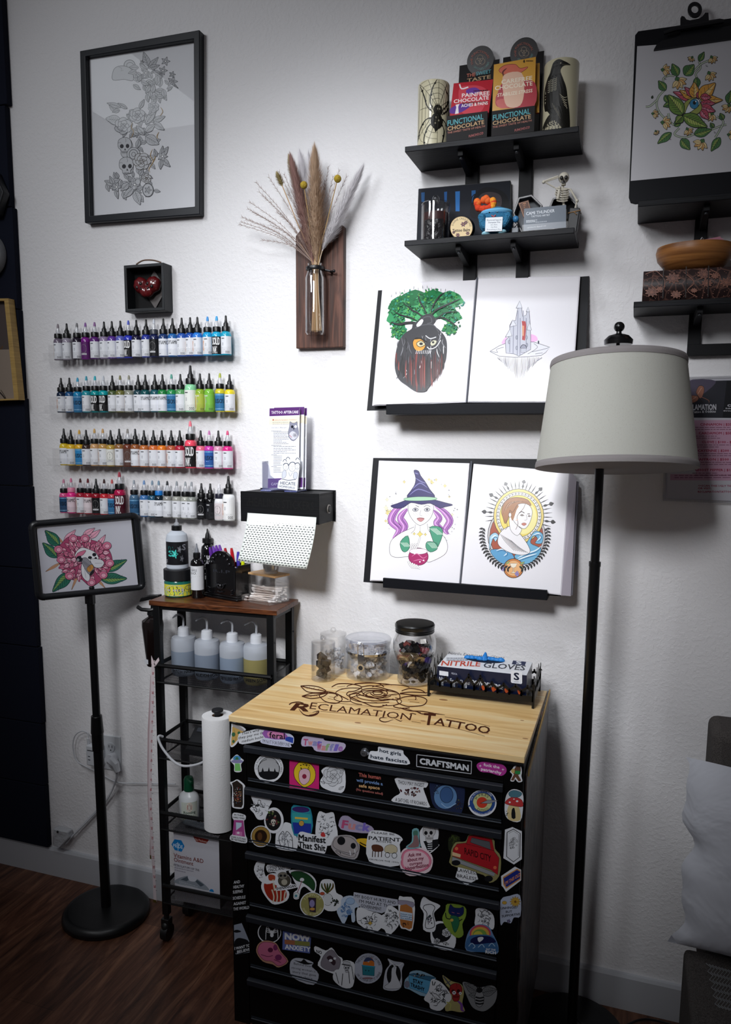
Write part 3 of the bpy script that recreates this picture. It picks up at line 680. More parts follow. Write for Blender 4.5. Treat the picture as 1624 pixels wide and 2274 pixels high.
blackcap=mat('#08090b',.35,spec=.5);clearnoz=clear(refl=.2,body=.35,bodycol='#c8ccd4',name='translucent_nozzle')
BY=-.030
def ink(px,pyb,pyt,spec_,rackname,pos,total,group):
    col,tipc,capc,lab,word,tall=spec_
    x=P(px,pyb,y=BY).x;z=RACKZ
    top=zat(x,BY,pyt);H=top-z;R=.0152 if not tall else .0182
    Hn=round(H/.004)*.004
    me=bottle_meshes(R,Hn)
    t=thing('ink_bottle','','ink bottle',(x,BY,z),group)
    t.rotation_euler[2]=rnd.uniform(-.25,.25)
    child('body',me[0],mat(col,.18,spec=.5),t)
    child('cap',me[1],mat(capc,.35) if capc !='k' else blackcap,t)
    if tipc=='k':child('nozzle',me[2],blackcap,t)
    else:
        child('nozzle',me[3],clearnoz,t);child('nozzle_tip',me[4],mat(tipc,.4),t)
    if lab:
        lo=bpy.data.objects.new('label',label_mesh(lab,R,Hn));COL.objects.link(lo);lo.parent=t
    od=['leftmost','2nd from left','3rd from left','4th from left','5th from left','6th from left','7th from left','8th from left','9th from left','10th from left']
    p=od[pos] if pos < 10 else (['rightmost','2nd from right','3rd from right','4th from right','5th from right','6th from right','7th from right','8th from right','9th from right','10th from right'][total-1-pos])
    cap='black tip' if tipc=='k' else 'clear tip'
    t['label']='%s%s ink bottle with %s, %s on the %s ink rack' % ('tall ' if tall else '',word,cap,p,rackname)
LW=('#dfe1e6','lined');LO=('#dfe1e6','oval');LD=('#e6e8ee','dynamic');LS=('#0d0e10','solid');LF=('#2e6f9e','fusion');LK=('#111216','emblem')
rows_={
 'top':((798.5,789.5,117,517),[
  (145,135,'#6f6475','#8a8087','k',LO,'dusty mauve',0),(212,131,'#9b94a3','k','k',LW,'pale grey mauve',0),(290,127,'#241a2c','#77777a','k',LW,'near-black plum',0),(355,118,'#7a1f86','#8a5aa0','k',('#5b1766','emblem'),'bright magenta violet',0),(425,120,'#5c2774','#8d5f98','k',LW,'violet',0),
  (497,119,'#8f7f9e','k','k',LW,'lilac grey',0),(557,114,'#5a3590','k','k',LW,'purple',0),(622,109,'#5b60b4','k','k',LW,'lavender blue',0),(683,103,'#2c39b5','#4a59c4','k',LS,'strong blue',0),(743,100,'#1b1735','k','k',LW,'midnight indigo',0),
  (818,99,'#283590','k','k',LW,'ultramarine',0),(878,96,'#1c2450','#c3c8d2','#3b3f48',LK,'dark indigo',0),(950,92,'#223b6d','k','k',LD,'navy',0),(1020,90,'#2763a4','k','k',LD,'mid blue',0),(1090,89,'#2b55a8','k','k',LW,'royal blue',0),
  (1155,86,'#1d4aa0','k','k',LO,'cobalt blue',0),(1210,80,'#2f78cf','k','k',LO,'bright blue',0),(1287,76,'#1f97cf','#2d8fd6','k',LO,'sky blue',0),(1357,71,'#28a5cf','#2aa0e0','k',LS,'cyan',0),(1427,71,'#259fbe','k','k',LW,'turquoise blue',0)]),
 'second':((914.5,916.5,119,519),[
  (168,543,'#16263f','k','k',LO,'dark navy',0),(232,542,'#1f4f7e','k','k',LW,'deep blue',0),(295,540,'#1f80ad','#2f9fc6','k',LF,'ocean blue',0),(362,537,'#1f8a98','#2f9fb6','k',LO,'teal blue',0),(428,533,'#128f92','#20b2c0','k',LS,'teal',0),
  (492,530,'#149aa0','#c9ced6','k',LS,'aqua',0),(560,533,'#4a5a35','k','k',LW,'olive green',0),(620,529,'#6d6d3a','#7c7a52','k',LW,'khaki',0),(687,530,'#8a8d80','#8c8a78','k',LO,'stone grey',0),(757,530,'#22404a','k','k',LW,'dark petrol',0),
  (812,526,'#174f52','k','k',LD,'deep teal',0),(885,525,'#1d5560','k','k',LD,'pine teal',0),(943,524,'#1e7a3c','k','k',LD,'grass green',0),(1012,525,'#2a8a4c','#4f9f8c','k',LF,'emerald',0),(1080,522,'#5c9a60','k','k',LO,'leaf green',0),
  (1157,452,'#8fd6a4','k','k',('#e4e6e0','lined'),'mint green',1),(1230,521,'#86a830','k','k',('#a9b848','oval'),'lime green',0),(1300,521,'#77b53c','k','k',('#7cba48','oval'),'apple green',0),(1382,519,'#c9c030','#aab53a','k',LF,'yellow green',0),(1455,520,'#e2cf2e','k','k',LW,'lemon yellow',0)]),
 'third':((1031,1044,126,519),[
  (190,108,'#d9bb30','k','k',LD,'yellow',0),(243,117,'#dfb62c','k','k',LW,'golden yellow',0),(308,118,'#dba92a','#d9a83c','k',('#2f86bf','fusion'),'marigold',0),(360,117,'#3a2a24','k','k',LW,'dark brown',0),(424,113,'#c79a6a','#c9a05a','k',LW,'sand',0),
  (488,113,'#b98f4e','#c99d62','k',LO,'light ochre',0),(547,120,'#b3923f','k','k',('#dfdfd8','emblem'),'ochre',0),(613,114,'#8c6238','k','k',LW,'caramel brown',0),(677,112,'#6a3524','#8f8a84','k',('#5b4038','emblem'),'rust brown',0),(735,116,'#91552e','k','k',LD,'copper',0),
  (802,118,'#b86a35','k','k',LW,'burnt orange',0),(874,118,'#c96a35','k','k',LW,'terracotta',0),(938,120,'#e07a25','k','k',LW,'orange',0),(1010,122,'#b3583a','k','k',LO,'brick',0),(1075,121,'#a81e36','k','k',LW,'crimson',0),
  (1157,52,'#ee4f66','#ee7788','k',LS,'coral pink',1),(1235,126,'#df6a84','k','k',LO,'rose pink',0),(1300,128,'#c63aa5','#c97ab4','k',('#2a5aa0','fusion'),'magenta',0),(1370,130,'#d597b2','k','k',LW,'pale pink',0),(1440,130,'#d62a82','#d84a7c','k',LW,'hot pink',0)]),
 'bottom':((1139.5,1156,128,519),[
  (188,496,'#d8568c','#cf8aa4','k',('#234a70','fusion'),'pink',0),(245,496,'#ee2f8c','#e07fa2','#e88aa8',('#e8d4dc','dynamic'),'neon pink',0),(316,497,'#a31f36','#4a1c22','k',LO,'dark red',0),(374,498,'#a62234','#6b1e26','k',('#e6d8dc','dynamic'),'ruby red',0),(436,501,'#8d1526','k','k',LK,'blood red',0),
  (498,500,'#c02a34','#3a1c1c','k',LW,'scarlet',0),(558,501,'#b33a45','#c45a5a','k',LF,'faded red',0),(616,438,'#aa1747','#a83a4c','k',('#4a1020','solid'),'raspberry red',1),(726,506,'#4a6a86','#9aa2ac','k',('#2d5a80','fusion'),'slate blue',0),(803,506,'#3f6ea6','#7396c4','k',LW,'denim blue',0),
  (865,510,'#1f4f6a','#7f96a8','k',LW,'steel teal',0),(915,512,'#10202c','#6f8ba0','#1e78c8',LD,'blue-capped black',0),(980,514,'#8c8c88','#2b2e33','k',LW,'warm grey',0),(1052,516,'#9b9c94','#8b9298','k',LW,'light grey',0),(1118,520,'#a3a59c','#9aa0a4','k',LW,'silver grey',0),
  (1165,522,'#8a8e88','#9aa0a6','k',LW,'ash grey',0),(1240,525,'#0b0b0d','k','k',LK,'black',0),(1308,528,'#0a0a0c','k','k',('#17181c','lined'),'jet black',0),(1376,530,'#e4e4e6','#e8e8ee','#1a1a2c',('#d9d0d2','emblem'),'white',0),(1447,468,'#eef0f0','k','k',('#f2f2f2','oval'),'milky white',1)]),
}
for rn,((yl,yr,xl,xr),bl) in rows_.items():
    oy=680 if rn in ('top','second') else 920
    zl=P(xl,yl,y=BY-.012).z;zr=P(xr,yr,y=BY-.012).z;RACKZ=(zl+zr)/2
    ex0=P(xl-12,yl,y=-.01).x;ex1=P(xr+15,yr,y=-.01).x
    t=thing('ink_rack','clear acrylic ledge rack of small ink bottles, %s of four' % {'top':'topmost','second':'second from top','third':'third from top','bottom':'lowest'}[rn],'rack',((ex0+ex1)/2,-.001,RACKZ),'clear ink racks')
    m=M(acl);m.box(ex0,ex1,-.0505,-.001,RACKZ-.003,RACKZ-.0002);m.build('base_plate',t,bevel=.0006)
    m=M(acl);m.box(ex0,ex1,-.0035,-.001,RACKZ,RACKZ+.052);m.build('back_plate',t,bevel=.0006)
    m=M(acl);m.box(ex0+.02,ex1-.004,-.0505,-.0485,RACKZ,RACKZ+.022);m.build('front_lip',t,bevel=.0006)
    for i,(zx,zt,col,tipc,capc,lab,word,tall) in enumerate(bl):
        px=90+zx/3.455;f=(px-xl)/(xr-xl);pyb=yl+(yr-yl)*f
        x=P(px,pyb,y=BY).x;yb_=W((x,BY,RACKZ))[1];pyt=oy+zt/3.455
        ink(px,yb_,pyt + (yb_-pyb)*.5,(col,tipc,capc,lab,word,tall),rn,i,len(bl),'ink bottles on the %s rack' % rn)
# ================================================ TOOL CHEST
CX0,CX1,CY0,CY1=-.856,-.177,-.53,-.095;ZT=.900
t=thing('tool_chest','black rolling tool chest covered in stickers with wood top','tool chest',((CX0+CX1)/2,-.31,0));CH=t
chb=mat('#050506',.35,spec=.35,name='black_enamel')
m=M(chb);m.box(CX0,CX1,CY0+.004,CY1,.115,.884);m.build('cabinet_body',t,bevel=.004)
def fr(x0,x1,z0,z1,y0=CY0,y1=CY0+.0038):return (x0,x1,y0,y1,z0,z1)
DX0,DX1=-.812,-.219
for nm,b in (('side_post',fr(CX0,DX0-.002,.115,.884)),('side_post',fr(DX1+.002,CX1,.115,.884)),('header_panel',fr(DX0-.002,DX1+.002,.836,.884))):
    m=M(chb);m.box(*b);o=m.build(nm,t,bevel=.001)
    if nm=='header_panel':HEAD=o
    elif b[0]==CX0:POSTL=o
    else:POSTR=o
grip=mat('#1c2028',.5,bump=(900,.5,.001),name='textured_grip');edgeM=mat('#8d97a4',.25,metal=.7,name='edge_highlight')  # edgeM: pale colour with the drawer edge highlight painted in
DZ=[(.836,.748),(.733,.595),(.573,.434),(.412,.273),(.246,.135)]
DRAW=[]
for i,(z1,z0) in enumerate(DZ):
    m=M(chb);m.box(DX0,DX1,CY0-.002,CY0+.0036,z0,z1-.0165);dr=m.build('drawer',t,bevel=.002,label='%s drawer, black with stickers' % ('top','second','third','fourth','bottom')[i]);DRAW.append(dr)
    m=M(grip);m.prism([(DX0-.002,CY0-.002,z1-.018),(DX0-.002,CY0-.012,z1-.016),(DX0-.002,CY0-.013,z1-.002),(DX0-.002,CY0-.006,z1+.0005),(DX0-.002,CY0-.002,z1)],(DX1-DX0+.004,0,0));m.build('handle',dr,bevel=.001)
    m=M(edgeM);m.box(DX0+.004,DX1,CY0-.0035,CY0-.002,z0+.0006,z0+.0022);m.use(mat('#39404a',.3,metal=.5));m.box(DX0+.004,DX1,CY0-.003,CY0-.002,z0+.005,z0+.008);m.build('highlight_strip',dr,smooth=0)  # bright and dim strips paint the highlight along the bevelled bottom edge
m=M(mat('#0d0e11',.35));m.prism([(CX0+.004,CY0-.001,.8845),(CX0+.05,CY0-.001,.8845),(CX1,CY0-.001,.8845),(CX1,CY0-.001,.8795),(CX0+.05,CY0-.001,.8795),(CX0+.02,CY0-.001,.882)],(0,-.004,0));m.build('lid_edge',t,bevel=.001)
pine=woodmat('pine_board',[(.28,'#d6a763'),(.5,'#efca8c'),(.72,'#f8e2b2')],(1.2,16,16),2.2,1.0,rough=.38,bump=.03)
m=M(pine);m.box(CX0-.001,CX1+.001,CY0-.002,CY1+.004,.8852,ZT);TOP=m.build('wood_top',t,bevel=.0015)
m=M(mat('#a9784a',.5))
for px,py,r in ((985,1554,.007),(1167,1640,.004),(610,1608,.004),(940,1601,.004),(966,1527,.0035),(795,1605,.005),(1160,1600,.003),(1080,1628,.004)):
    p=P(px,py,z=ZT+.00015);
    if p.y < CY0+.01:continue
    m.add([(p.x+r*1.6*math.cos(a),p.y+r*math.sin(a)*.8,p.z) for a in [k*math.pi/6 for k in range(12)]],[tuple(range(12))])
m.build('wood_knots',TOP,smooth=0)
sm_,nt,b=nodemat('crumpled_poster_film',.35,.5);N=nt.nodes;L=nt.links
tc=N.new('ShaderNodeTexCoord');mp=N.new('ShaderNodeMapping');mp.inputs['Scale'].default_value=(1,14,5);L.new(tc.outputs['Object'],mp.inputs[0])
vo=N.new('ShaderNodeTexNoise');vo.inputs['Scale'].default_value=1.6;vo.inputs['Detail'].default_value=5;vo.inputs['Distortion'].default_value=2.2;L.new(mp.outputs[0],vo.inputs['Vector'])
cr=N.new('ShaderNodeValToRGB');e=cr.color_ramp.elements;e.new(.5);e.new(.62)
for i,(p_,c_) in enumerate(((.36,'#0c0a0a'),(.45,'#3a3536'),(.55,'#5c5657'),(.66,'#6e5346'))):e[i].position=p_;e[i].color=hexc(c_)
L.new(vo.outputs['Fac'],cr.inputs[0]);L.new(cr.outputs[0],b.inputs['Base Color'])
m=M(sm_);m.prism([(CX1+.001,CY0+.02,.11),(CX1+.001,CY1+.02,.11),(CX1+.001,CY1+.02,.895),(CX1+.001,CY0+.30,.89),(CX1+.001,CY0+.02,.852)],(.004,0,0));m.build('side_poster',t,smooth=0)
m=M(mat('#b08e4c',.5));m.prism([(CX1+.005,CY0+.03,.845),(CX1+.005,CY0+.035,.86),(CX1+.005,CY1+.02,.899),(CX1+.005,CY1+.02,.885)],(.003,0,0));m.build('side_batten',t,smooth=0)
for x,y in ((CX0+.055,CY0+.05),(CX1-.055,CY0+.05),(CX0+.055,CY1-.05),(CX1-.055,CY1-.05)):
    m=M(mat('#08090a',.4));m.cyl((x-.014,y,.05),(x+.014,y,.05),.05,n=24);m.use(mat('#202226',.3,metal=.6));m.cyl((x-.0155,y,.05),(x+.0155,y,.05),.022,n=16);m.box(x-.03,x+.03,y-.03,y+.03,.105,.115);m.box(x-.022,x-.017,y-.02,y+.02,.05,.108);m.box(x+.017,x+.022,y-.02,y+.02,.05,.108);m.build('caster',t,bevel=.001)
lp=P(810,1671,y=CY0-.002);m=M(mat('#b9bcc2',.2,metal=.9));m.cyl((lp.x,CY0,lp.z),(lp.x,CY0-.006,lp.z),.0095,.0085,n=20);m.cyl((lp.x,CY0-.006,lp.z),(lp.x,CY0-.009,lp.z),.0065,n=16);m.use('#0c0c0c');m.box(lp.x-.0035,lp.x+.0035,CY0-.0096,CY0-.009,lp.z-.0008,lp.z+.0008);m.build('lock',HEAD)
# ================================================ ON THE CHEST
def round_at(xl,xr,yb,z):
    """centre and radius of a round foot standing at height z, seen between xl and xr with its nearest edge at row yb"""
    f=P((xl+xr)/2,yb,z=z);d=(f-CAM);d.z=0;dist=(f-CAM).length;d.normalize()
    r=(xr-xl)/2/FPX*(f-CAM).dot(FW);c=f+d*r;return c.x,c.y,r
def jar(name,label,cat,xl,xr,yb,yt,knob=None):
    x,y,r=round_at(xl,xr,yb,ZT+.0005);top=zat(x,y,yt);t=thing(name,label,cat,(x,y,ZT));return t,x,y,r,top
aj=clear(refl=.11,body=.0,bodycol='#ffffff',name='acrylic_jar')
def walls(t,x,y,r,z0,z1,n=32,th=.0025,m_=None):
    m=M(m_ or aj);m.lathe(x,y,[(.0001,z0+.004),(r-th,z0+.004),(r-th,z1),(r,z1),(r,z0+.001),(r-.001,z0),(.0001,z0)],n,close=None);return m.build('jar_body',t)
t,x,y,r,top=jar('acrylic_jar','small clear jar of black items at the front left corner of the chest top','jar',691,745,1516,1427)
walls(t,x,y,r,ZT+.0005,top)
m=M(aj);m.lathe(x,y,[(.0001,top+.004),(r-.002,top+.004),(r,top+.003),(r,top+.0005),(.0001,top+.0005)],28,close=None);m.ball((x,y,top+.0125),.008);m.build('jar_lid',t)
jl=(x,y,r,top)
for k,(dx,dz,a) in enumerate(((-.004,.008,.4),(.006,.02,-.5),(-.006,.033,1.1),(.007,.042,.2),(-.003,.053,.9))):
    m=M(mat(('#211a15','#2c221c','#0e0f12')[k % 3],.5,spec=.5));m.xf=Matrix.Translation((x+dx,y-.003*(k % 2),ZT+.006+dz)) @ Matrix.Rotation(a,4,'Y') @ Matrix.Rotation(a*.7,4,'Z')
    m.box(-.013,.013,-.009,.009,-.0075,.0075);m.cyl((-.015,0,0),(.015,0,0),.005,n=10)
    tag(m.build('clip_cartridge',bevel=.001),'dark plastic cartridge inside the small clear jar on the chest, %s' % ('at the bottom','second up','middle','second from top','on top')[k],'cartridge','dark cartridges in the small jar')
t,x,y,r,top=jar('acrylic_jar','taller clear jar of white items standing behind the small jar','jar',707,767,1502,1411)
y +=.012;walls(t,x,y,r,ZT+.0005,top)
m=M(aj);m.lathe(x,y,[(.0001,top+.004),(r-.002,top+.004),(r,top+.003),(r,top+.0005),(.0001,top+.0005)],28,close=None);m.ball((x,y,top+.0125),.008);m.build('jar_lid',t)
def pile(name,label,cat,group,x,y,r,z0,z1,n,seed,colr,size):
    rr=random.Random(seed);m=M(colr)
    for i in range(n):
        a=rr.uniform(0,6.28);q=r*math.sqrt(rr.random())*.84;z=z0+(z1-z0)*rr.random();m.xf=Matrix.Translation((x+q*math.cos(a),y+q*math.sin(a),z+size)) @ Matrix.Rotation(rr.uniform(0,3),4,(rr.random(),rr.random(),rr.random()+.1))
        m.lathe(0,0,[(size*.6,-size*.6),(size*.9,size*.6),(size*.8,size*.6),(size*.5,-size*.5)],9,close=None)
    o=m.build(name);tag(o,label,cat,group,'stuff');return o
cups=clear(tint='#eef2f6',refl=.2,body=.7,bodycol='#f2f4fa',name='frosted_cup_plastic')
pile('ink_cups','heap of tiny frosted ink cups in the taller jar','ink cups',None,x,y,r-.004,ZT+.004,ZT+.055,60,5,cups,.006)
t,x,y,r,top=jar('clamp_canister','large clear canister with metal clamp, full of small clear cups','canister',765,868,1517,1440)
y +=.004
rim=zat(x,y,1436);walls(t,x,y,r*.97,ZT+.0005,rim,40)
m=M(clear(refl=.25,body=.10,bodycol='#dfe6ff',name='canister_lid_acrylic'));z=rim;m.lathe(x,y,[(.0001,z+.024),(r*.7,z+.024),(r*.86,z+.028),(r*.98,z+.027),(r*1.03,z+.022),(r*1.0,z+.012),(r*.96,z+.006),(r*.95,z+.001),(r*.85,z+.001),(r*.8,z+.018),(.0001,z+.019)],40,close=None);m.build('lid',t)
chrome=mat('#d7d9de',.12,metal=1.,name='chrome')
m=M(chrome);m.lathe(x,y,[(r*.99,rim-.012),(r*1.005,rim-.012),(r*1.005,rim-.006),(r*.99,rim-.006),(r*.99,rim-.012)],40,close=None);m.build('metal_band',t)
ca=math.atan2(CAM.y-y,CAM.x-x)-.30;ux,uy=math.cos(ca),math.sin(ca);px_,py_=-uy,ux;rr_=r*1.02
def cp(s_,o,z):return (x+ux*(rr_+o)+px_*s_,y+uy*(rr_+o)+py_*s_,z)
m=M(chrome);m.tube([cp(-.008,.003,rim-.006),cp(-.008,.005,rim+.020),cp(-.006,.004,rim+.026),cp(.006,.004,rim+.026),cp(.008,.005,rim+.020),cp(.008,.003,rim-.006)],.0012)
m.prism([cp(-.009,.002,rim-.004),cp(.009,.002,rim-.004),cp(.007,.004,rim-.030),cp(-.007,.004,rim-.030)],(ux*.002,uy*.002,0));m.cyl(cp(0,.001,rim-.040),cp(0,.005,rim-.040),.0105,n=20);m.use(mat('#41444a',.3,metal=.8));m.cyl(cp(0,.005,rim-.040),cp(0,.0058,rim-.040),.006,n=16);m.build('clamp_latch',t,bevel=.0004)
pile('ink_cups','heap of small clear ink cups in the clamp canister','ink cups',None,x,y,r*.97-.006,ZT+.004,ZT+.062,150,6,cups,.009)
t,x,y,r,top=jar('skull_jar','clear skull-shaped glass jar with black screw lid full of coloured pieces','jar',872,966,1531,1398)
y +=.002;zl=zat(x,y,1399);H=zl-ZT
fd=Vector((CAM.x-x-.25,CAM.y-y,0)).normalized();fv=Vector((-fd.y,fd.x,0))
def sk(v):
    a=v.x*fd.x+v.y*fd.y;s=v.x*fv.x+v.y*fv.y;k=1.0
    zz=v.z
    for ex in (-.42,.42):k -=.22*math.exp(-((s-ex)**2+(zz-.05)**2)/.04)*(1 if a > 0 else 0)
    k -=.12*math.exp(-((s)**2/.02+(zz+.22)**2/.03))*(1 if a > 0 else 0)
    if zz < -.3:k *=1-.22*min(1,(-.3-zz)/.4)*(1-max(0,a)*.4)
    return k
def ringprof(nz=26,n=40,grow=0.):
    vs=[];fs=[]
    for j in range(nz+1):
        h=j/nz;z=ZT+.001+H*h
        base=(.62 if h < .02 else .80+.06*math.sin(h*6)) if h < .38 else min(1.04,.84+(h-.38)*.75)
        if h > .80:base=1.04-(h-.80)/.2*.22
        for i in range(n):
            a=2*math.pi*i/n;v=Vector((math.cos(a),math.sin(a),0));f_=v.dot(fd);s=v.dot(fv);k=base
            if f_ > -.1:
                for ex in (-.45,.45):k -=.20*math.exp(-((s-ex)**2/.05+(h-.47)**2/.008))
                for ex in (-.45,.45):k +=.05*math.exp(-((s-ex)**2/.08+(h-.60)**2/.004))
                k -=.13*math.exp(-(s**2/.012+(h-.36)**2/.003));k +=.05*math.exp(-(s**2/.02+(h-.45)**2/.004))
                if .12 < h < .27:k +=.02*math.sin(s*26)
            if h < .42 and abs(s) > .6:k -=.10*math.exp(-((h-.24)**2)/.012)
            vs.append((x+v.x*(r*k+grow),y+v.y*(r*k+grow),z))
    fs=[(j*n+i,j*n+(i+1) % n,(j+1)*n+(i+1) % n,(j+1)*n+i) for j in range(nz) for i in range(n)]+[tuple(range(n))[::-1]]
    return vs,fs
vs,fs=ringprof();m=M(clear(refl=.20,rough=.02,body=.0,name='skull_glass'));m.add(vs,fs);m.build('glass_skull',t,smooth=80)
m=M(mat('#0a0b0c',.3,spec=.5));zz=zl-.004;R2=r*.93;m.lathe(x,y,[(R2,zz),(R2*1.02,zz+.002),(R2,zz+.005),(R2*1.02,zz+.007),(R2,zz+.010),(R2*1.03,zz+.013),(R2*1.03,zz+.020),(R2*.98,zz+.0235),(.0001,zz+.0235)],40,close=None);m.build('screw_lid',t)
wp=W((x,y,zl-.012));lp=Vector((x,y,zl-.017))+fd*r*.7-fv*r*.63
m=M('#e4e4e4');m.xf=Matrix.Translation((x+fd.x*r*.62+.0285,y+fd.y*r*.7,zl-.018)) @ Matrix.Rotation(.25,4,'Z') @ Matrix.Rotation(-.12,4,'Y');m.box(-.0075,.0075,-.0006,0,-.006,.006);m.build('price_tag',t,smooth=0)
rr=random.Random(4)
cc=['#121316','#0e0f12','#1a1b20','#6a2230','#7d3440','#4a3a8c','#15161a','#282420','#0f1013','#8a4a44']
for i in range(110):
    h=i/110;z=ZT+.014+(H-.052)*h;lim=(.52 if h < .35 else .70);a=rr.uniform(0,6.28);q=r*lim*math.sqrt(rr.uniform(.35,1))
    m=M(mat(cc[rr.randrange(8 if h < .45 else 10)] if h > .4 else cc[(0,1,6,7,8)[i % 5]],.3));m.xf=Matrix.Translation((x+q*math.cos(a),y+q*math.sin(a),z)) @ Matrix.Rotation(rr.uniform(0,3),4,(rr.random(),rr.random(),.3))
    s_=.0092;m.prism([(s_*math.cos(b_),s_*math.sin(b_),-s_*.5) for b_ in [k*math.pi/3 for k in range(6)]],(0,0,s_*1.1))
    o=m.build('plastic_piece',smooth=0);tag(o,'small coloured faceted piece among the dark contents of the skull jar','plastic piece','pieces inside the skull jar')
A=P(952,1545,z=ZT);FL=P(952,1546,z=ZT);FR=P(1184,1573,z=ZT)
gx0,gx1=FL.x,FR.x;gy0=(FL.y+FR.y)/2;BRk=P(1202,1535,z=ZT);gy1=min(CY1-.004,BRk.y)
t=thing('metal_tray','black laser-cut gothic fence tray holding the glove box','tray',((gx0+gx1)/2,(gy0+gy1)/2,ZT))
gm=mat('#14120f',.4,metal=.4,name='blackened_metal')
def fence(w_,hh,n,tall=False):
    """outline of a fence panel with pointed arches and spikes, in metres (x, z)"""
    pts=[(0,-.016),(0,hh*.5)]
    for i in range(n):
        a=w_*i/n;b=w_*(i+1)/n;mid=(a+b)/2;k=hh*(1.0 if not tall or i not in (n//2,n//2-1) else 1.25)
        pts +=[(a+(b-a)*.12,hh*.62),(a+(b-a)*.3,k*.82),(mid-.001,k*.92),(mid-.001,k*1.0),(mid+.001,k*1.0),(mid+.001,k*.92),(b-(b-a)*.3,k*.82),(b-(b-a)*.12,hh*.62)]
    pts +=[(w_,hh*.5),(w_,-.016),(w_-.008,-.016),(w_-.012,0),(.012,0),(.008,-.016)];return pts
def fpanel(name,org,dx,w_,hh,n,tall=False):
    dx=Vector(dx).normalized();nrm=Vector((dx.y,-dx.x,0));m=M(gm)
    org=Vector(org)+Vector((0,0,.016));g=lambda x,z,o=0:org+dx*x+Vector((0,0,z))+nrm*o
    def bar(a,b,wd):
        (x0,z0),(x1,z1)=a,b;l=math.hypot(x1-x0,z1-z0) or 1;nx,nz=-(z1-z0)/l*wd/2,(x1-x0)/l*wd/2
        m.prism([g(x0+nx,z0+nz),g(x1+nx,z1+nz),g(x1-nx,z1-nz),g(x0-nx,z0-nz)],nrm*.0018)
    m.prism([g(0,0),g(w_,0),g(w_,hh*.36),g(0,hh*.36)],nrm*.0018)
    for e in (0,w_):bar((e,-.016),(e,hh*1.0),.006);m.prism([g(e-.006,hh*1.0),g(e+.006,hh*1.0),g(e,hh*1.15)],nrm*.0018)
    for i in range(n):
        a=w_*i/n;b=w_*(i+1)/n;mid=(a+b)/2;k=hh*(1.25 if tall and i in (n//2,n//2-1) else .95)
        bar((a,hh*.3),(a,hh*.62),.005);bar((b,hh*.3),(b,hh*.62),.005);bar((a,hh*.6),(mid,k*.92),.0055);bar((b,hh*.6),(mid,k*.92),.0055);bar((mid,k*.85),(mid,k*1.05),.003)
        m.prism([g(mid-.004,k*1.0),g(mid+.004,k*1.0),g(mid,k*1.1)],nrm*.0018)
        ring=[(mid+.006*math.cos(q),hh*.52+.006*math.sin(q)) for q in [j*math.pi/3 for j in range(6)]]
        if i % 2==0:bar((mid,hh*.34),(mid,hh*.55),.0025)
    return m.build(name,t,smooth=0)
gw=gx1-gx0;gd=gy1-gy0
fpanel('front_fence',(gx0,gy0,ZT),(1,0,0),gw,.040,9,True)
fpanel('back_fence',(gx0,gy1,ZT),(1,0,0),gw,.040,9)
fpanel('side_fence',(gx0,gy0,ZT),(0,1,0),gd,.052,4,True)
fpanel('side_fence',(gx1,gy0,ZT),(0,1,0),gd,.052,4,True)
m=M(gm);m.box(gx0,gx1,gy0,gy1,ZT+.016,ZT+.0175);m.build('tray_floor',t,smooth=0)
bz=ZT+.018;by=gy0+.012;TLf=P(972,1475,y=by);TRf=P(1170,1503,y=by);gbx0,gbx1=TLf.x,TRf.x;gbz=(TLf.z+TRf.z)/2
t=thing('glove_box','white and navy carton of nitrile gloves, size S, with a blue glove poking out','glove box',((gbx0+gbx1)/2,by,bz))
gby1=min(gy1-.006,by+.115)
m=M(mat('#e9ecf2',.35));m.box(gbx0,gbx1,by,gby1,bz,gbz);GB=m.build('carton',t,bevel=.0006)
m=M(mat('#0a1634',.35));m.box(gbx0-.0004,gbx1+.0004,by-.0006,by,bz+.001,gbz-.0005);m.build('navy_front',t,smooth=0)
d=D(planey(by-.0008),base=.0002)
d.poly([(976,1489),(996,1492),(996,1502),(976,1499)],'#e6ebf4');d.text('Nitrile Exam Gloves',976,1497+14,1043,1506+15,9,'#e6ebf4');d.text('POWDER FREE',1049,1519,1117,1528+3,9.5,'#eef2fa',.02);d.text('MEDICAL',1003,1497,1016,1499,4,'#cdd6ea')
d.poly([(1135,1491),(1137,1489),(1158,1491.5),(1160,1494),(1160,1517),(1158,1519),(1137,1516.5),(1135,1514)],'#e8ecf4');d.text('S',1142,1509,1153,1510.5,16,'#0a1634',.03);d.rows(1142,1514,1153,1515,1,1,'#5a6a90')
for k,x_ in enumerate((978,1004,1030)):d.poly([(x_,1509+k*3),(x_+7,1510+k*3),(x_+7,1522+k*3),(x_,1521+k*3)],'#dfe4ee')
for k,x_ in enumerate((1070,1092,1121,1150)):d.poly([(x_,1523+k*3),(x_+9,1522+k*3),(x_+11,1528+k*3),(x_+4,1533+k*3),(x_+1,1530+k*3)],'#cf5a2a',3)
d.build('front_print',GB)
pt=(Vector((0,0,gbz)),Vector((0,0,1)));d=D(pt,base=.0004)
zp=lambda x,y:PP(x,y,pt)
d.text('NITRILE',980,1478,1066,1480,11,'#c8472f',.02,up=(3,-11));d.text('GLOVES',1073,1482,1165,1489,11,'#2b2f3a',.01,up=(4,-11))
d.text('Nitrile Examination Gloves',996,1453,1120,1463,6,'#3c4354',up=(2,-6));d.rows(992,1462,1040,1466,2,1.6,'#6a7080');d.poly([(1140,1467),(1169,1470),(1166,1478),(1137,1475)],'#12234e');d.text('S',1147,1474,1158,1475.5,6,'#e8ecf4',.03)
d.ell(1077,1465,44,7,'#0a1020',rot=5);d.build('top_print',GB)
pc=zp(1076,1465);rr=random.Random(3)
m=M(mat('#1c7fd0',.5,bump=(80,.5,.004),name='blue_nitrile'))
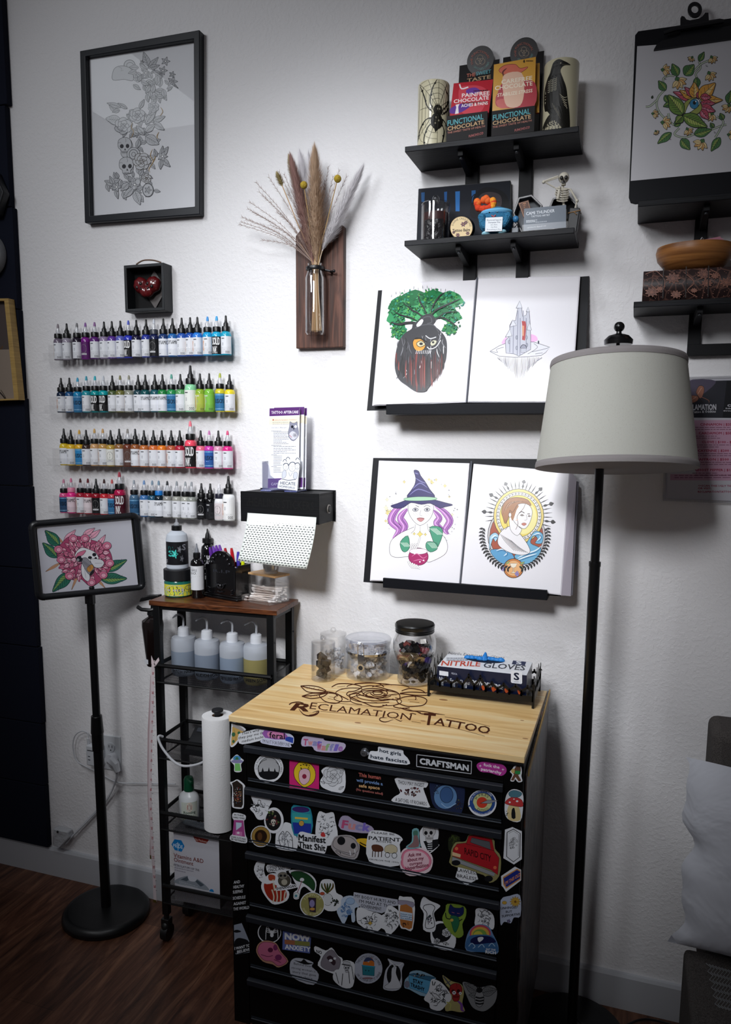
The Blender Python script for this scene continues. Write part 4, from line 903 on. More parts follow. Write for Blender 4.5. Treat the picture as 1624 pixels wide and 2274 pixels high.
for k in range(9):
    a=k/8;m.ball((pc.x+(a-.5)*.085,pc.y+rr.uniform(-.005,.005),gbz+.002),.010,.006,.005+.003*rr.random(),10,6)
m.tube(cr_([(pc.x,pc.y,gbz),(pc.x+.002,pc.y,gbz+.010),(pc.x+.003,pc.y-.002,gbz+.020)],4),[.010]+[.010-.001*k for k in range(1,9)],8)
o=m.build('blue_glove');tag(o,'bright blue nitrile glove poking out of the glove carton','glove')
# ================================================ ROLLING CART
CZ=1.07;YAWC=-.045
cA=P(330.4,1333.3,z=CZ);cB=P(614.7,1356,z=CZ);cX=(cB-cA).normalized();cYv=Vector((-cX.y,cX.x,0));CWID=(cB-cA).length;CDEP=.158
cO=cA.copy();cO.z=0
def cw(u,v,z):return cO+cX*u+cYv*v+Vector((0,0,z))
cmx=Matrix(((cX.x,cYv.x,0,cO.x),(cX.y,cYv.y,0,cO.y),(0,0,1,0),(0,0,0,1)))
t=thing('rolling_cart','slim black mesh rolling cart with rustic wood top and wheels','cart',cw(CWID/2,CDEP/2,0));CART=t
rw=woodmat('rustic_brown_board',[(.3,'#1d0f08'),(.5,'#57301b'),(.7,'#7a4a2c')],(6,30,30),2.0,1.4,rough=.33,bump=.05)
def cm(m_):m=M(m_);m.xf=cmx;return m
ct_z=CZ-.0145
m=cm(rw);m.box(0,CWID,0,CDEP,ct_z,CZ);m.build('wood_top',t,bevel=.001)
px0,px1,pd=.010,CWID-.012,.020
def post(u,v,z0,z1,wd=.021):
    m=cm(BLACK);m.box(u,u+wd,v,v+pd*.9,z0,z1);m.use('#22252b');m.ball((u+wd+.0005,v+.009,z1-.08),.003,nu=8,nv=5);m.ball((u+wd+.0005,v+.009,z1-.32),.003,nu=8,nv=5);return m.build('post',t,bevel=.002)
post(px0,.004,.085,ct_z);post(px1-.021,.004,.085,ct_z);post(px0,CDEP-.022,.085,ct_z);post(px1-.021,CDEP-.022,.085,ct_z)
m=cm(BLACK);m.box(px0,px1,.008,.016,ct_z-.012,ct_z);m.box(px0,px1,CDEP-.016,CDEP-.008,ct_z-.012,ct_z);m.box(px1-.012,px1-.002,.01,CDEP-.01,ct_z-.016,ct_z);m.box(px0,px0+.01,.01,CDEP-.01,ct_z-.016,ct_z);m.build('top_frame',t,bevel=.001)
def meshmat():
    m=bpy.data.materials.new('expanded_metal_mesh');m.use_nodes=True;nt=m.node_tree;N=nt.nodes;L=nt.links;N.clear()
    out=N.new('ShaderNodeOutputMaterial');pb=N.new('ShaderNodeBsdfPrincipled');pb.inputs['Base Color'].default_value=(.006,.006,.008,1);pb.inputs['Roughness'].default_value=.45
    tr=N.new('ShaderNodeBsdfTransparent');mx=N.new('ShaderNodeMixShader');at=N.new('ShaderNodeUVMap');sp=N.new('ShaderNodeSeparateXYZ');L.new(at.outputs[0],sp.inputs[0])
    def M2(op,a,b=None):
        n=N.new('ShaderNodeMath');n.operation=op
        for i,v in enumerate((a,b)):
            if v is None:continue
            if isinstance(v,(int,float)):n.inputs[i].default_value=v
            else:L.new(v,n.inputs[i])
        return n.outputs[0]
    a=M2('ADD',sp.outputs[0],sp.outputs[1]);b=M2('SUBTRACT',sp.outputs[0],sp.outputs[1])
    fa=M2('LESS_THAN',M2('FRACT',a),.30);fb=M2('LESS_THAN',M2('FRACT',b),.30);f=M2('MAXIMUM',fa,fb)
    L.new(f,mx.inputs[0]);L.new(tr.outputs[0],mx.inputs[1]);L.new(pb.outputs[0],mx.inputs[2]);L.new(mx.outputs[0],out.inputs[0]);return m
MESHM=meshmat()
def mesh_panel(par,quads,k=(190,260)):
    me=bpy.data.meshes.new('mesh_basket');vs=[];fs=[];uv=[];org=rootloc(par)
    for q in quads:
        b=len(vs);q=[cmx @ Vector(p) for p in q];vs +=[p-org for p in q];fs.append((b,b+1,b+2,b+3));w=(q[1]-q[0]).length;h=(q[3]-q[0]).length
        uv +=[(0,0),(w*k[0],0),(w*k[0],h*k[1]),(0,h*k[1])]
    me.from_pydata(vs,[],fs);me.materials.append(MESHM);ul=me.uv_layers.new(name='UVMap')
    for i,c in enumerate(uv):ul.data[i].uv=c
    o=bpy.data.objects.new('mesh_basket',me);COL.objects.link(o);o.parent=par;return o
def basket(zt,dp,u0=.022,u1=None,v0=-.004):
    u1=u1 or CWID-.018;zb_=zt-dp;fr_=.006
    m=cm(BLACK);v1=CDEP-.004
    m.tube([(u0,v0,zt),(u1,v0,zt),(u1,v1,zt),(u0,v1,zt),(u0,v0,zt)],.0062,n=8)
    o=m.build('tier_rail',CART)
    m=cm(BLACK);m.tube([(u0,v0,zb_),(u1,v0,zb_),(u1,v1,zb_),(u0,v1,zb_),(u0,v0,zb_)],.003,n=6);m.build('tier_floor_rim',CART)
    mesh_panel(CART,[[(u0,v0,zb_),(u1,v0,zb_),(u1,v0,zt),(u0,v0,zt)],[(u1,v0,zb_),(u1,v1,zb_),(u1,v1,zt),(u1,v0,zt)],[(u0,v1,zb_),(u1,v1,zb_),(u1,v1,zt),(u0,v1,zt)],[(u0,v0,zb_),(u0,v1,zb_),(u0,v1,zt),(u0,v0,zt)],[(u0,v0,zb_),(u1,v0,zb_),(u1,v1,zb_),(u0,v1,zb_)]])
    return zb_
def czat(u,v,py):p=cw(u,v,0);return zat(p.x,p.y,py)
T1=czat(.05,0,1478);T1b=czat(.05,0,1516);T2=czat(.05,0,1643);T2b=czat(.05,0,1685);T3=czat(.05,0,1806);T3b=czat(.05,0,1843);T4=czat(.05,0,1968);T4b=czat(.05,0,2006)
for a,b in ((T1,T1b),(T2,T2b),(T3,T3b),(T4,T4b)):basket(a,a-b)
cmw=mat('#0a0a0b',.45)
for u,v in ((px0+.01,.012),(px1-.01,.012),(px0+.01,CDEP-.012),(px1-.01,CDEP-.012)):
    m=cm(cmw);m.cyl((u-.011,v,.0255),(u+.011,v,.0255),.025,n=20);m.box(u-.013,u+.013,v-.012,v+.012,.045,.072);m.cyl((u,v,.07),(u,v,.088),.008,n=10);m.ball((u,v,.045),.016,.02,.02,12,8);m.build('caster',t,bevel=.001)
hd=clear(tint='#f2f5fa',refl=.12,rough=.2,body=.62,bodycol='#cdd3dd',name='milky_plastic')
def wash(i,px,v,txt,liq,label):
    lo,hi=0,.42
    for _ in range(30):
        u=(lo+hi)/2;lo,hi=(u,hi) if W(cw(u,v,T1b+.05))[0] < px else (lo,u)
    p=cw(u,v,T1b+.004);x,y,z=p;r=.0375;H=.122
    t=thing('wash_bottle',label,'bottle',p,'wash bottles on the cart')
    zl=z+H*.62
    m=M(clear(tint='#ffffff',refl=.1,rough=.2,body=.72,bodycol=liq,name='liquid_in_bottle'));m.lathe(x,y,[(.0001,z),(r*.9,z),(r,z+.008),(r,zl),(.0001,zl)],32);m.build('liquid',t)
    m=M(hd);m.lathe(x,y,[(r,zl),(r,z+H*.86),(r*.92,z+H*.93),(r*.55,z+H*.965),(r*.42,z+H*.97),(r*.40,z+H*1.0)],32,close=None);m.build('bottle_body',t)
    cpm=mat('#dfe3ea',.35);m=M(cpm);z1=z+H
    m.lathe(x,y,[(r*.46,z1-.004),(r*.44,z1),(r*.46,z1+.003),(r*.44,z1+.006),(r*.46,z1+.009),(r*.44,z1+.012),(r*.42,z1+.020),(r*.30,z1+.023),(.0001,z1+.023)],24);m.build('screw_cap',t)
    m=M(clear(tint='#ffffff',refl=.2,body=.5,bodycol='#dde2ea',name='spout_plastic'));q=Vector((x,y,z1+.02));dv=-cX
    path=cr_([tuple(q),tuple(q+Vector((0,0,.028))),tuple(q+dv*.010+Vector((0,0,.038))),tuple(q+dv*.022+Vector((0,0,.036))),tuple(q+dv*.036+Vector((0,0,.026)))],6)
    m.tube(path,[.0032 if k < len(path)-7 else .0040-.0003*(k-len(path)+7)*1.3 for k in range(len(path))],8);m.build('spout',t)
    d=D((Vector((0,0,0)),Vector((0,0,0))));a0=math.atan2(CAM.y-y,CAM.x-x)-.15;d.z=0
    d.fn=lambda X,Y:Vector((x+(r+.0006)*math.cos(a0+X),y+(r+.0006)*math.sin(a0+X),z+.012+Y));d.text(txt,-1.0,0,1.0,0,-.009,'#101216',.02);d.build('lettering',t)
us=[.078,.160,.246,.320]
wash(0,409,.085,'WITCH HAZEL','#9aa7b8','milky wash bottle lettered Witch Hazel, leftmost on the cart')
wash(1,461,.075,'ALCOHOL','#93a0b2','milky wash bottle lettered Alcohol, second from left on the cart')
wash(2,517,.070,'DISTILLED WATER','#98a8bd','milky wash bottle lettered Distilled Water, third from left on the cart')
wash(3,570,.078,'GREEN SOAP','#a79d66','milky wash bottle with yellow liquid lettered Green Soap on the cart')
def on_top(px,py):return P(px,py,z=CZ)
def cround(xl,xr,yb,z=None):
    return round_at(xl,xr,yb,z or CZ)
def bottle(name,label,cat,x,y,z,prof,m_,n=28):
    t=thing(name,label,cat,(x,y,z));m=M(m_);m.lathe(x,y,prof,n,close=None);m.build('bottle_body',t);return t
def wraplabel(t,x,y,r,z0,z1,col,draw=None,span=1.35,name='label',a_off=0.0):
    a0=math.atan2(CAM.y-y,CAM.x-x)+a_off;d=D((Vector((0,0,0)),Vector((0,0,0))),rough=.4);d.z=0
    d.fn=lambda X,Y:Vector((x+(r+.0004+d.z*.6)*math.cos(a0+X*span),y+(r+.0004+d.z*.6)*math.sin(a0+X*span),z1-(z1-z0)*Y))
    n=14;d.put([(-1+2*i/n,Y) for i in range(n+1) for Y in (0,1)],[(2*i,2*i+1,2*i+3,2*i+2) for i in range(n)],col)
    d.sub=.3
    if draw:draw(d)
    d.build(name,t)
x,y,r=cround(366,427,1328);z1=zat(x,y,1286);zt=zat(x,y,1262)
y0_,x0_=y,x
t=thing('ointment_jar','wide teal ointment jar with black lid and yellow label on the wood top','jar',(x,y,CZ))
m=M(mat('#1f6a5c',.2));m.lathe(x,y,[(.0001,CZ+.0004),(r*.93,CZ+.0004),(r,CZ+.004),(r,z1-.006),(r*.93,z1),(.0001,z1)],32);m.build('jar_body',t)
m=M(mat('#101216',.5));m.lathe(x,y,[(r*.97,z1),(r*1.03,z1+.001),(r*1.03,zt-.0015),(r*1.0,zt),(.0001,zt)],40);m.build('lid',t)
def dj(d):
    d.poly([(-1,.58),(-.4,.66),(.2,.6),(1,.7),(1,1),(-1,1)],'#3f9a8c');d.ell(-.25,.52,.52,.46,'#0c0f10',lc='#b9bcc0',lw=.05)
    for k in range(5):d.line([(-.5+.12*k,.66),(-.5+.12*k,.86)],.07,'#d5dc52')
    d.poly([(-.42,.12),(-.1,.08),(0,.34),(-.4,.36)],'#cddf4a');d.poly([(-.9,.36),(.35,.38),(.35,.6),(-.9,.58)],'#16181b');d.text('INK EEZE',-.85,.55,.3,.56,.16,'#c9ccd0',.03);d.ell(.62,.3,.25,.18,'#8a8d92',lc='#33363a',lw=.03);d.ell(.72,.62,.14,.15,'#e0c62c',lc='#222222',lw=.03);d.star(.72,.62,.1,'#222222',n=3,k=.3)
wraplabel(t,x,y,r,CZ+.005,z1-.010,'#d8d244',dj)
zb0=zt;H=zat(x,y,1152)-zb0;rb=r*.80
t=bottle('squeeze_bottle','white squeeze bottle with black and teal label standing on the ointment jar lid','bottle',x,y,zb0,[(.0001,zb0+.0004),(rb*.92,zb0+.0004),(rb,zb0+.004),(rb,zb0+H*.60),(rb*.9,zb0+H*.69),(rb*.6,zb0+H*.745),(rb*.42,zb0+H*.76),(rb*.42,zb0+H*.78)],clear(tint='#ffffff',refl=.15,rough=.15,body=.8,bodycol='#ced6e0',name='white_bottle_plastic'))
m=M(blackcap);m.lathe(x,y,[(rb*.42,zb0+H*.77),(rb*.47,zb0+H*.775),(rb*.46,zb0+H*.865),(rb*.3,zb0+H*.87)],24,close=None);m.build('cap',t)
m=M(clearnoz);m.lathe(x,y,[(rb*.26,zb0+H*.865),(rb*.22,zb0+H*.91),(rb*.12,zb0+H*.93),(rb*.07,zb0+H),(.0001,zb0+H)],14);m.build('nozzle',t)
def dw(d):
    d.poly([(-.8,.15),(-.3,.2),(-.1,.4),(-.5,.5)],'#1f5f5c');d.text('S',-.62,.62,-.25,.62,.26,'#46d0c4',.04);d.flower(-.15,.52,.2,'#46d0c4','#46d0c4',.01,5);d.text('S',.35,.36,.6,.36,.26,'#8b8f98',.02);d.flower(.15,.32,.16,'#6c7078','#6c7078',.01);d.rows(.55,.5,.98,.9,7,.03,'#9a9ea8',3);d.rows(-.95,.80,.2,.93,3,.03,'#b9bdc6',4);d.flower(.3,.72,.16,'#53565e','#53565e',.01);d.rows(-.95,.06,.1,.06,1,.03,'#b9bdc6',5)
wraplabel(t,x,y,rb,zb0+H*.10,zb0+H*.56,'#15171b',dw)
x,y,r=cround(425,454,1330);H=zat(x,y,1207)-CZ
t=bottle('ink_bottle','medium black ink bottle with white label and grey tip, front on the wood top','ink bottle',x,y,CZ,[(.0001,CZ+.0004),(r*.92,CZ+.0004),(r,CZ+.004),(r,CZ+H*.62),(r*.9,CZ+H*.68),(r*.5,CZ+H*.73),(r*.5,CZ+H*.75)],mat('#08080a',.12,coat=.5))
m=M(blackcap);m.lathe(x,y,[(r*.5,CZ+H*.74),(r*.56,CZ+H*.745),(r*.55,CZ+H*.83),(r*.3,CZ+H*.84)],24,close=None);m.build('cap',t)
m=M(mat('#7b7f87',.4));m.lathe(x,y,[(r*.32,CZ+H*.83),(r*.28,CZ+H*.89),(r*.15,CZ+H*.93),(r*.09,CZ+H),(.0001,CZ+H)],14);m.build('nozzle',t)
def dt(d):d.text('TRIPLE',-.85,.22,-.05,.22,.10,'#33353a',.01);d.text('BLACK',-.85,.34,-.1,.34,.10,'#33353a',.01);d.rows(-.85,.08,.6,.1,2,.02,'#666870',3);d.line([(-.8,.46),(0,.42),(.9,.44)],.012,'#777777');d.rows(-.85,.5,.2,.5,1,.02,'#666870',3);d.rows(-.85,.86,-.2,.9,2,.02,'#8a8c94',5);d.rows(.7,.4,.95,.7,4,.03,'#777777',9)
wraplabel(t,x,y,r,CZ+H*.16,CZ+H*.60,'#d9dbdf',dt)
x,y,r=cround(444,474,1318);y +=.012;H=zat(x,y,1174)-CZ
t=bottle('ink_bottle','tall glossy black bottle with vertical white lettering, behind the medium black one','ink bottle',x,y,CZ,[(.0001,CZ+.0004),(r*.92,CZ+.0004),(r,CZ+.004),(r,CZ+H*.66),(r*.9,CZ+H*.72),(r*.5,CZ+H*.765),(r*.5,CZ+H*.78)],mat('#08080a',.12,coat=.5))
m=M(blackcap);m.lathe(x,y,[(r*.6,CZ+H*.77),(r*.78,CZ+H*.78),(r*.76,CZ+H*.85),(r*.3,CZ+H*.86)],24,close=None);m.lathe(x,y,[(r*.38,CZ+H*.85),(r*.3,CZ+H*.91),(r*.15,CZ+H*.95),(r*.09,CZ+H),(.0001,CZ+H)],14);m.build('cap',t)
def dp_(d):d.text('PRIME',-.35,.02,-.35,.80,.0,'#e8e8ea',.03,up=(.55,0));d.text('BLACK',.1,.45,.1,.95,.0,'#c9c9cc',.02,up=(.3,0))
wraplabel(t,x,y,r,CZ+H*.12,CZ+H*.60,'#0b0b0d',dp_)
A=on_top(451,1325);B=on_top(527,1338);hx=(B-A).normalized();hy=Vector((-hx.y,hx.x,0));wdt=(B-A).length;Hh=zat((A.x+B.x)/2,(A.y+B.y)/2,1224)-CZ
t=thing('pen_holder','glossy black tombstone-shaped pen holder with a carved face','pen holder',(A+B)/2+Vector((0,0,0)))
gb=mat('#08080a',.22,spec=.6,coat=.4)
hm=Matrix(((hx.x,hy.x,0,A.x),(hx.y,hy.y,0,A.y),(0,0,1,CZ),(0,0,0,1)))
m=M(gb);m.xf=hm;m.box(0,wdt,0,.075,.0004,.008);m.box(.004,wdt-.004,.003,.072,.008,.014);m.build('plinth',t,bevel=.002)
cxh=wdt/2;arch=[(.008,.006,.014)]
hw=wdt/2-.010
pts=[(cxh-hw,.006,.014),(cxh-hw,.006,Hh*.62),(cxh-hw-.003,.006,Hh*.64),(cxh-hw-.003,.006,Hh*.69),(cxh-hw*.8,.006,Hh*.70)]+[(cxh+hw*.8*math.cos(a),.006,Hh*.70+Hh*.30*math.sin(a)) for a in [math.pi-math.pi*k/14 for k in range(15)]]+[(cxh+hw*.8,.006,Hh*.70),(cxh+hw+.003,.006,Hh*.69),(cxh+hw+.003,.006,Hh*.64),(cxh+hw,.006,Hh*.62),(cxh+hw,.006,.014)]
m=M(gb);m.xf=hm;m.prism(pts,(0,.010,0));m.build('headstone_front',t,bevel=.0015)
m=M(gb);m.xf=hm;m.box(cxh-hw,cxh+hw,.066,.070,.014,Hh*.72);m.box(cxh-hw,cxh-hw+.003,.016,.066,.014,Hh*.72);m.box(cxh+hw-.003,cxh+hw,.016,.066,.014,Hh*.72);m.build('holder_walls',t,bevel=.0006)
m=M(mat('#15161a',.2,spec=.7,coat=.5));m.xf=hm
for k in range(7):
    a=math.pi*(k+.5)/7;m.ball((cxh+hw*.62*math.cos(a),.004,Hh*.70+Hh*.22*math.sin(a)),.0045,.003,.0045,10,6)
for s_ in (-1,1):
    m.ball((cxh+s_*.010,.004,Hh*.30),.005,.003,.003,10,6);m.tube([(cxh+s_*hw*.85,.004,.018+k*.003) if k % 2 else (cxh+s_*hw*.7,.004,.018+k*.003) for k in range(6)],.0018);m.tube([(cxh+s_*.002,.003,Hh*.22),(cxh+s_*.010,.002,Hh*.25),(cxh+s_*.016,.003,Hh*.33)],.0024)
    m.tube([(cxh+s_*(hw-.003),.004,.03),(cxh+s_*(hw-.003),.004,Hh*.6)],.0012)
m.ball((cxh,.003,Hh*.27),.004,.004,.007,10,6);m.tube([(cxh-.010,.003,Hh*.165),(cxh,.001,Hh*.15),(cxh+.010,.003,Hh*.165)],.0022);m.build('carved_face',t)
d=D((A+hy*.006,-hy),base=.0004);d.text('R.I.P',474,1270,511,1274,7,'#2a2c33',.01);d.build('carved_lettering',t)
pc_=[('purple','#5a2a8c',466,1212),('purple','#6a3aa6',473,1210),('violet','#6a34a0',480,1208),('violet','#7440a8',487,1207),('red','#a80f1e',500,1214),('red','#b8101f',514,1214),('blue-violet','#4a3fae',529,1222),('yellow','#d7e21e',536,1215)]
for i,(w_,c_,px,py) in enumerate(pc_):
    u=.012+(wdt-.024)*(i+.3)/8;v=.045+.010*(i % 2)
    b_=hm @ Vector((u,v,.016));tp=P(px,py,y=b_.y);tp.z -=.004
    if w_=='yellow':tp=P(538,1222,y=b_.y)
    sx_=(tp-b_).normalized();L_=(tp-b_).length
    t2=thing('marker_pen','%s capped marker in the black pen holder, %s' % (w_,['leftmost of all','second from left','third from left','fourth, beside the red ones','left of the two reds','right of the two reds','leaning right, behind the sheet corner','furthest right'][i]),'marker',b_,'marker pens')
    m=M(mat('#e2e2e6',.4));m.cyl(b_,b_+sx_*L_*.5,.0045,n=10);m.build('barrel',t2)
    m=M(mat(c_,.3));m.tube([b_+sx_*L_*.5,b_+sx_*L_*.52,b_+sx_*L_*.9,tp],[.0042,.0056,.0052,.0034],10);m.build('cap',t2)
A=on_top(545,1333);B=on_top(608,1345);wx=(B-A).normalized();wy=Vector((-wx.y,wx.x,0));ww=(B-A).length;zt=zat(B.x,B.y,1286)
sm2=Matrix(((wx.x,wy.x,0,A.x),(wx.y,wy.y,0,A.y),(0,0,1,CZ),(0,0,0,1)));bh=zt-CZ;bd=.07
t=thing('swab_box','clear acrylic box with pale wood lid full of cotton swabs','box',(A+B)/2)
m=M(aj);m.xf=sm2;w0,w1=.004,ww-.004
m.box(w0,w1,bd-.002,bd,.001,bh);m.box(w0,w0+.002,.012,bd-.002,.001,bh);m.box(w1-.002,w1,.012,bd-.002,.001,bh);m.box(w0,w1,.010,.012,.024,bh);m.box(w0,w1,-.014,bd,.0004,.0025);m.prism([(w0,-.014,.002),(w0,-.022,.020),(w0,-.020,.020),(w0,-.012,.0025)],(w1-w0,0,0));m.box(w0,w0+.0015,-.018,.012,.001,.020);m.box(w1-.0015,w1,-.018,.012,.001,.020)
m.build('clear_box',t,smooth=0)
m=M(woodmat('bamboo_lid',[(.3,'#c79a66'),(.7,'#d9b283')],(3,20,20),3));m.xf=sm2;m.box(w0-.001,w1+.001,.009,bd+.001,bh,bh+.006);m.build('wood_lid',t,bevel=.001)
rr=random.Random(12);sw=mat('#efe9e6',.9);st=mat('#e8ddd6',.7)
proto=None
for i in range(64):
    lay=i//9;z=.005+lay*.0052+rr.uniform(0,.002);y_=rr.uniform(-.008 if lay < 2 else .018,bd-.01);a=rr.uniform(-.35,.35)
    mid=sm2 @ Vector(((w0+w1)/2+rr.uniform(-.003,.003),y_,z));L2=(w1-w0)*.44*(1-abs(a)*.25);dv=(wx*math.cos(a)+wy*math.sin(a)*.5+Vector((0,0,rr.uniform(-.06,.08)))).normalized()
    t2=thing('cotton_swab','white cotton swab lying in the clear swab box','cotton swab',mid,'cotton swabs in the clear box')
    m=M(st);m.cyl(mid-dv*L2,mid+dv*L2,.0011,n=6);m.build('stick',t2)
    for s_ in (-1,1):
        m=M(sw);e_=mid+dv*L2*s_;m.tube([e_-dv*.006*s_,e_-dv*.002*s_,e_+dv*.003*s_,e_+dv*.006*s_],[.0016,.0027,.0027,.0012],7);m.build('cotton_tip',t2)
cx_,cy_=(sm2 @ Vector((ww*.56,.042,0))).x,(sm2 @ Vector((ww*.56,.042,0))).y;zb_=CZ+bh+.0062
for k in range(5):
    m=M(clear(refl=.2,body=.12,name='clear_cup'));z=zb_+k*.0042;m.lathe(cx_,cy_,[(.0001,z),(.0205,z),(.0235,z+.022),(.0247,z+.0225),(.0247,z+.0235),(.023,z+.0235),(.020,z+.001)],24,close=None)
    tag(m.build('plastic_cup'),'clear plastic cup in the short stack on the swab box lid','cup','clear cups stacked on the swab box')
p=cw(.11,.08,T2b+.004)
t=thing('phone_stand','black wedge-shaped plastic device on the second cart tier','device',p)
m=cm(mat('#15171b',.45));u0_,u1_=.085,.155
m.prism([(u0_,.03,T2b+.006),(u0_,.05,T2b+.004),(u0_,.115,T2b+.062),(u0_,.105,T2b+.070),(u0_,.035,T2b+.022)],(u1_-u0_,0,0));m.build('case',t,bevel=.002)
m=cm(mat('#3b3f47',.35));m.prism([(u0_+.012,.086,T2b+.0575),(u0_+.012,.098,T2b+.066),(u0_+.012,.097,T2b+.068),(u0_+.012,.085,T2b+.0595)],(.04,0,0));m.build('grey_pad',t,bevel=.001)
m=cm(mat('#050506',.3));m.ball((.20,.07,T2b+.035),.035,.03,.030,18,12);m.use(mat('#a7abb2',.25,metal=.8));m.tube([(.168,.04,T2b+.035),(.185,.038,T2b+.058),(.21,.04,T2b+.066)],.001)
tag(m.build('cable_puck'),'round black gadget half hidden behind the paper roll on the second tier','device')
def pump(x,y,z,H,r,col,label,capc,labdraw=None,lc='#c9cfc4',name='spray_bottle',hookz=True,a=0.,ly=(.1,.5)):
    t=thing(name,label,'bottle',(x,y,z));m=M(mat(col,.3));m.lathe(x,y,[(.0001,z+.0004),(r*.9,z+.0004),(r,z+.006),(r,z+H*.52),(r*.85,z+H*.60),(r*.42,z+H*.67),(r*.38,z+H*.70)],28,sy=.75);m.build('bottle_body',t)
    m=M(mat(capc,.35));m.lathe(x,y,[(r*.42,z+H*.68),(r*.48,z+H*.69),(r*.46,z+H*.80),(r*.46,z+H*.93),(r*.36,z+H*.99),(.0001,z+H)],20);m.tube([(x+r*.2,y-.01,z+H*.93),(x+r*.7,y-.02,z+H*.93)],.005);m.build('cap',t)
    if labdraw:wraplabel(t,x,y,r*.98,z+H*ly[0],z+H*ly[1],lc,labdraw,span=.8)
    return t
p=cw(.075,.07,T3b+.004)
def drt(d):d.ell(0,.28,.36,.24,'#b32a2a',lc='#e4d0c0',lw=.05);d.poly([(-.2,.18),(.2,.18),(.04,.3),(.04,.42),(-.04,.42),(-.04,.3)],'#efe9e2');d.text('Rooting',-.7,.66,.7,.66,.16,'#1c3b26',.02);d.poly([(-1,.74),(1,.74),(1,1),(-1,1)],'#5c7a4a')
pump(p.x,p.y,p.z,zat(p.x,p.y,1724)-p.z,.033,'#cfd3d6','white bottle with tall green cap on the third cart tier','#0c4a30',drt)
p=cw(.155,.085,T3b+.004)
pump(p.x,p.y,p.z,zat(p.x,p.y,1708)-p.z,.031,'#0b0c0f','black spray bottle behind the small red one on the third cart tier','#08090b',lambda d:d.rows(-.8,.1,.6,.9,7,.04,'#565b66',3),'#0d0e12')
p=cw(.20,.05,T3b+.004);t=thing('small_bottle','small black bottle with red band beside the paper roll, third tier','bottle',p)
m=M(mat('#0d0e12',.25));m.lathe(p.x,p.y,[(.0001,p.z),(.019,p.z),(.019,p.z+.075),(.010,p.z+.085),(.010,p.z+.105),(.0001,p.z+.105)],20);m.build('bottle_body',t)
m=M(mat('#b3122c',.35));m.lathe(p.x,p.y,[(.0196,p.z+.024),(.0196,p.z+.052)],20);m.lathe(p.x,p.y,[(.0196,p.z+.004),(.0196,p.z+.012)],20);m.build('red_band',t)
m=cm(mat('#7f8791',.4));m.xf=cmx @ Matrix.Translation((.13,.03,T3b+.012)) @ Matrix.Rotation(.12,4,'Y');m.box(-.05,.05,-.012,.012,-.005,.005);tag(m.build('silver_tube',bevel=.004),'silver grey tube lying behind the mesh of the third tier','tube')
bq=[P(374,1843,y=-.2)];u0_,u1_,v0_=.052,.205,.012
zc0=T4b+.004;fl=cw(u0_,v0_,0);zc1=zat(fl.x,fl.y,1841)
t=thing('ointment_carton','white carton of vitamins A and D ointment packets, bottom cart tier','carton',cw((u0_+u1_)/2,.07,zc0))
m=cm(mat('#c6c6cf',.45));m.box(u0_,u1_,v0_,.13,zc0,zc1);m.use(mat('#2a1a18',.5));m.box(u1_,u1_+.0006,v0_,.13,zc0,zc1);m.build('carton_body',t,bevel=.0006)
plq=(cw(u0_,v0_,zc0),-cYv)
d=D(plq,base=.0004)
d.poly([(380,1876),(392,1863),(410,1869),(422,1879),(411,1891),(388,1888)][:0] or [(381,1875),(388,1863.5),(403,1866),(410,1879),(403.5,1891.5),(388.5,1887.5)],'#1279bd');d.text('PRIDE',385,1881,406,1885,8,'#cfe4f2',.01);d.line([(395,1870),(396,1889)],1,'#cfe4f2');d.line([(391,1873),(400,1874.5)],1,'#cfe4f2')
d.poly([(429,1856.5),(464.5,1864.5),(458,1873.5),(436,1869)],'#7a1f16');d.text('5g Packets',434,1865.5,459.5,1871.5,4.5,'#d0b8b0',.01)
d.text('Vitamins A&D',386,1903,452,1917,9.5,'#7a3b34',.01);d.text('Ointment',386.5,1912.5,429.5,1922.5,9,'#7a3b34',.01);d.text('PETROLATUM USP 76%',386.5,1922.5,443,1935,5,'#5a5560',.01);d.rows(388,1926,430,1926,1,2,'#9a98a4',3,.22);d.rows(388,1931.5,418,1931.5,1,2,'#9a98a4',5,.22)
d.poly([(388,1960),(395,1951),(410,1946),(417,1945),(424,1948),(437,1951),(455,1964),(464,1977),(430,1970)],'#8a929c',3);d.poly([(401,1953),(417,1946),(420,1953),(415,1957)],'#4a5560');d.poly([(437,1953),(454,1965),(446,1969),(434,1957)],'#4a5560');d.poly([(418,1945),(437,1950),(434,1957),(425,1957),(420,1954)],'#c9ccd6',3);d.rows(398,1957,440,1970,5,1,'#c9ced6',7,.3)
d.poly([(466,1976),(469,1974),(473,1975),(475,1978),(475,1981),(465,1979)],'#1279bd');d.build('carton_print',t)
m=cm(mat('#0f1115',.5));m.ball((.29,.08,T4b+.045),.055,.05,.042,18,12);m.use('#7f9a2a');m.tube([(.245,.03,T4b+.040),(.265,.02,T4b+.028),(.30,.02,T4b+.024)],.0035)
tag(m.build('dark_pouch'),'dark pouch with yellow-green edging beside the ointment carton, bottom tier','pouch')
p=P(345,1478,y=-.10);x,y,z=p;x=P(341,1440,y=-.1).x;H=zat(x,y,1322)-z;r=.034
t=thing('pump_bottle','dark amber soap pump bottle hanging at the left side of the cart','bottle',(x,y,z));zz=z
m=M(mat('#120b0b',.15,coat=.5));m.lathe(x,y,[(.0001,zz),(r*.62,zz),(r*.66,zz+.004),(r,zz+H*.58),(r*.96,zz+H*.64),(r*.4,zz+H*.70),(r*.36,zz+H*.74)],28,sy=.9);m.build('bottle_body',t)
m=M(mat('#0a0b0d',.35));m.lathe(x,y,[(r*.40,zz+H*.72),(r*.46,zz+H*.73),(r*.44,zz+H*.80),(r*.14,zz+H*.81),(r*.14,zz+H*.92),(.0001,zz+H*.92)],18)
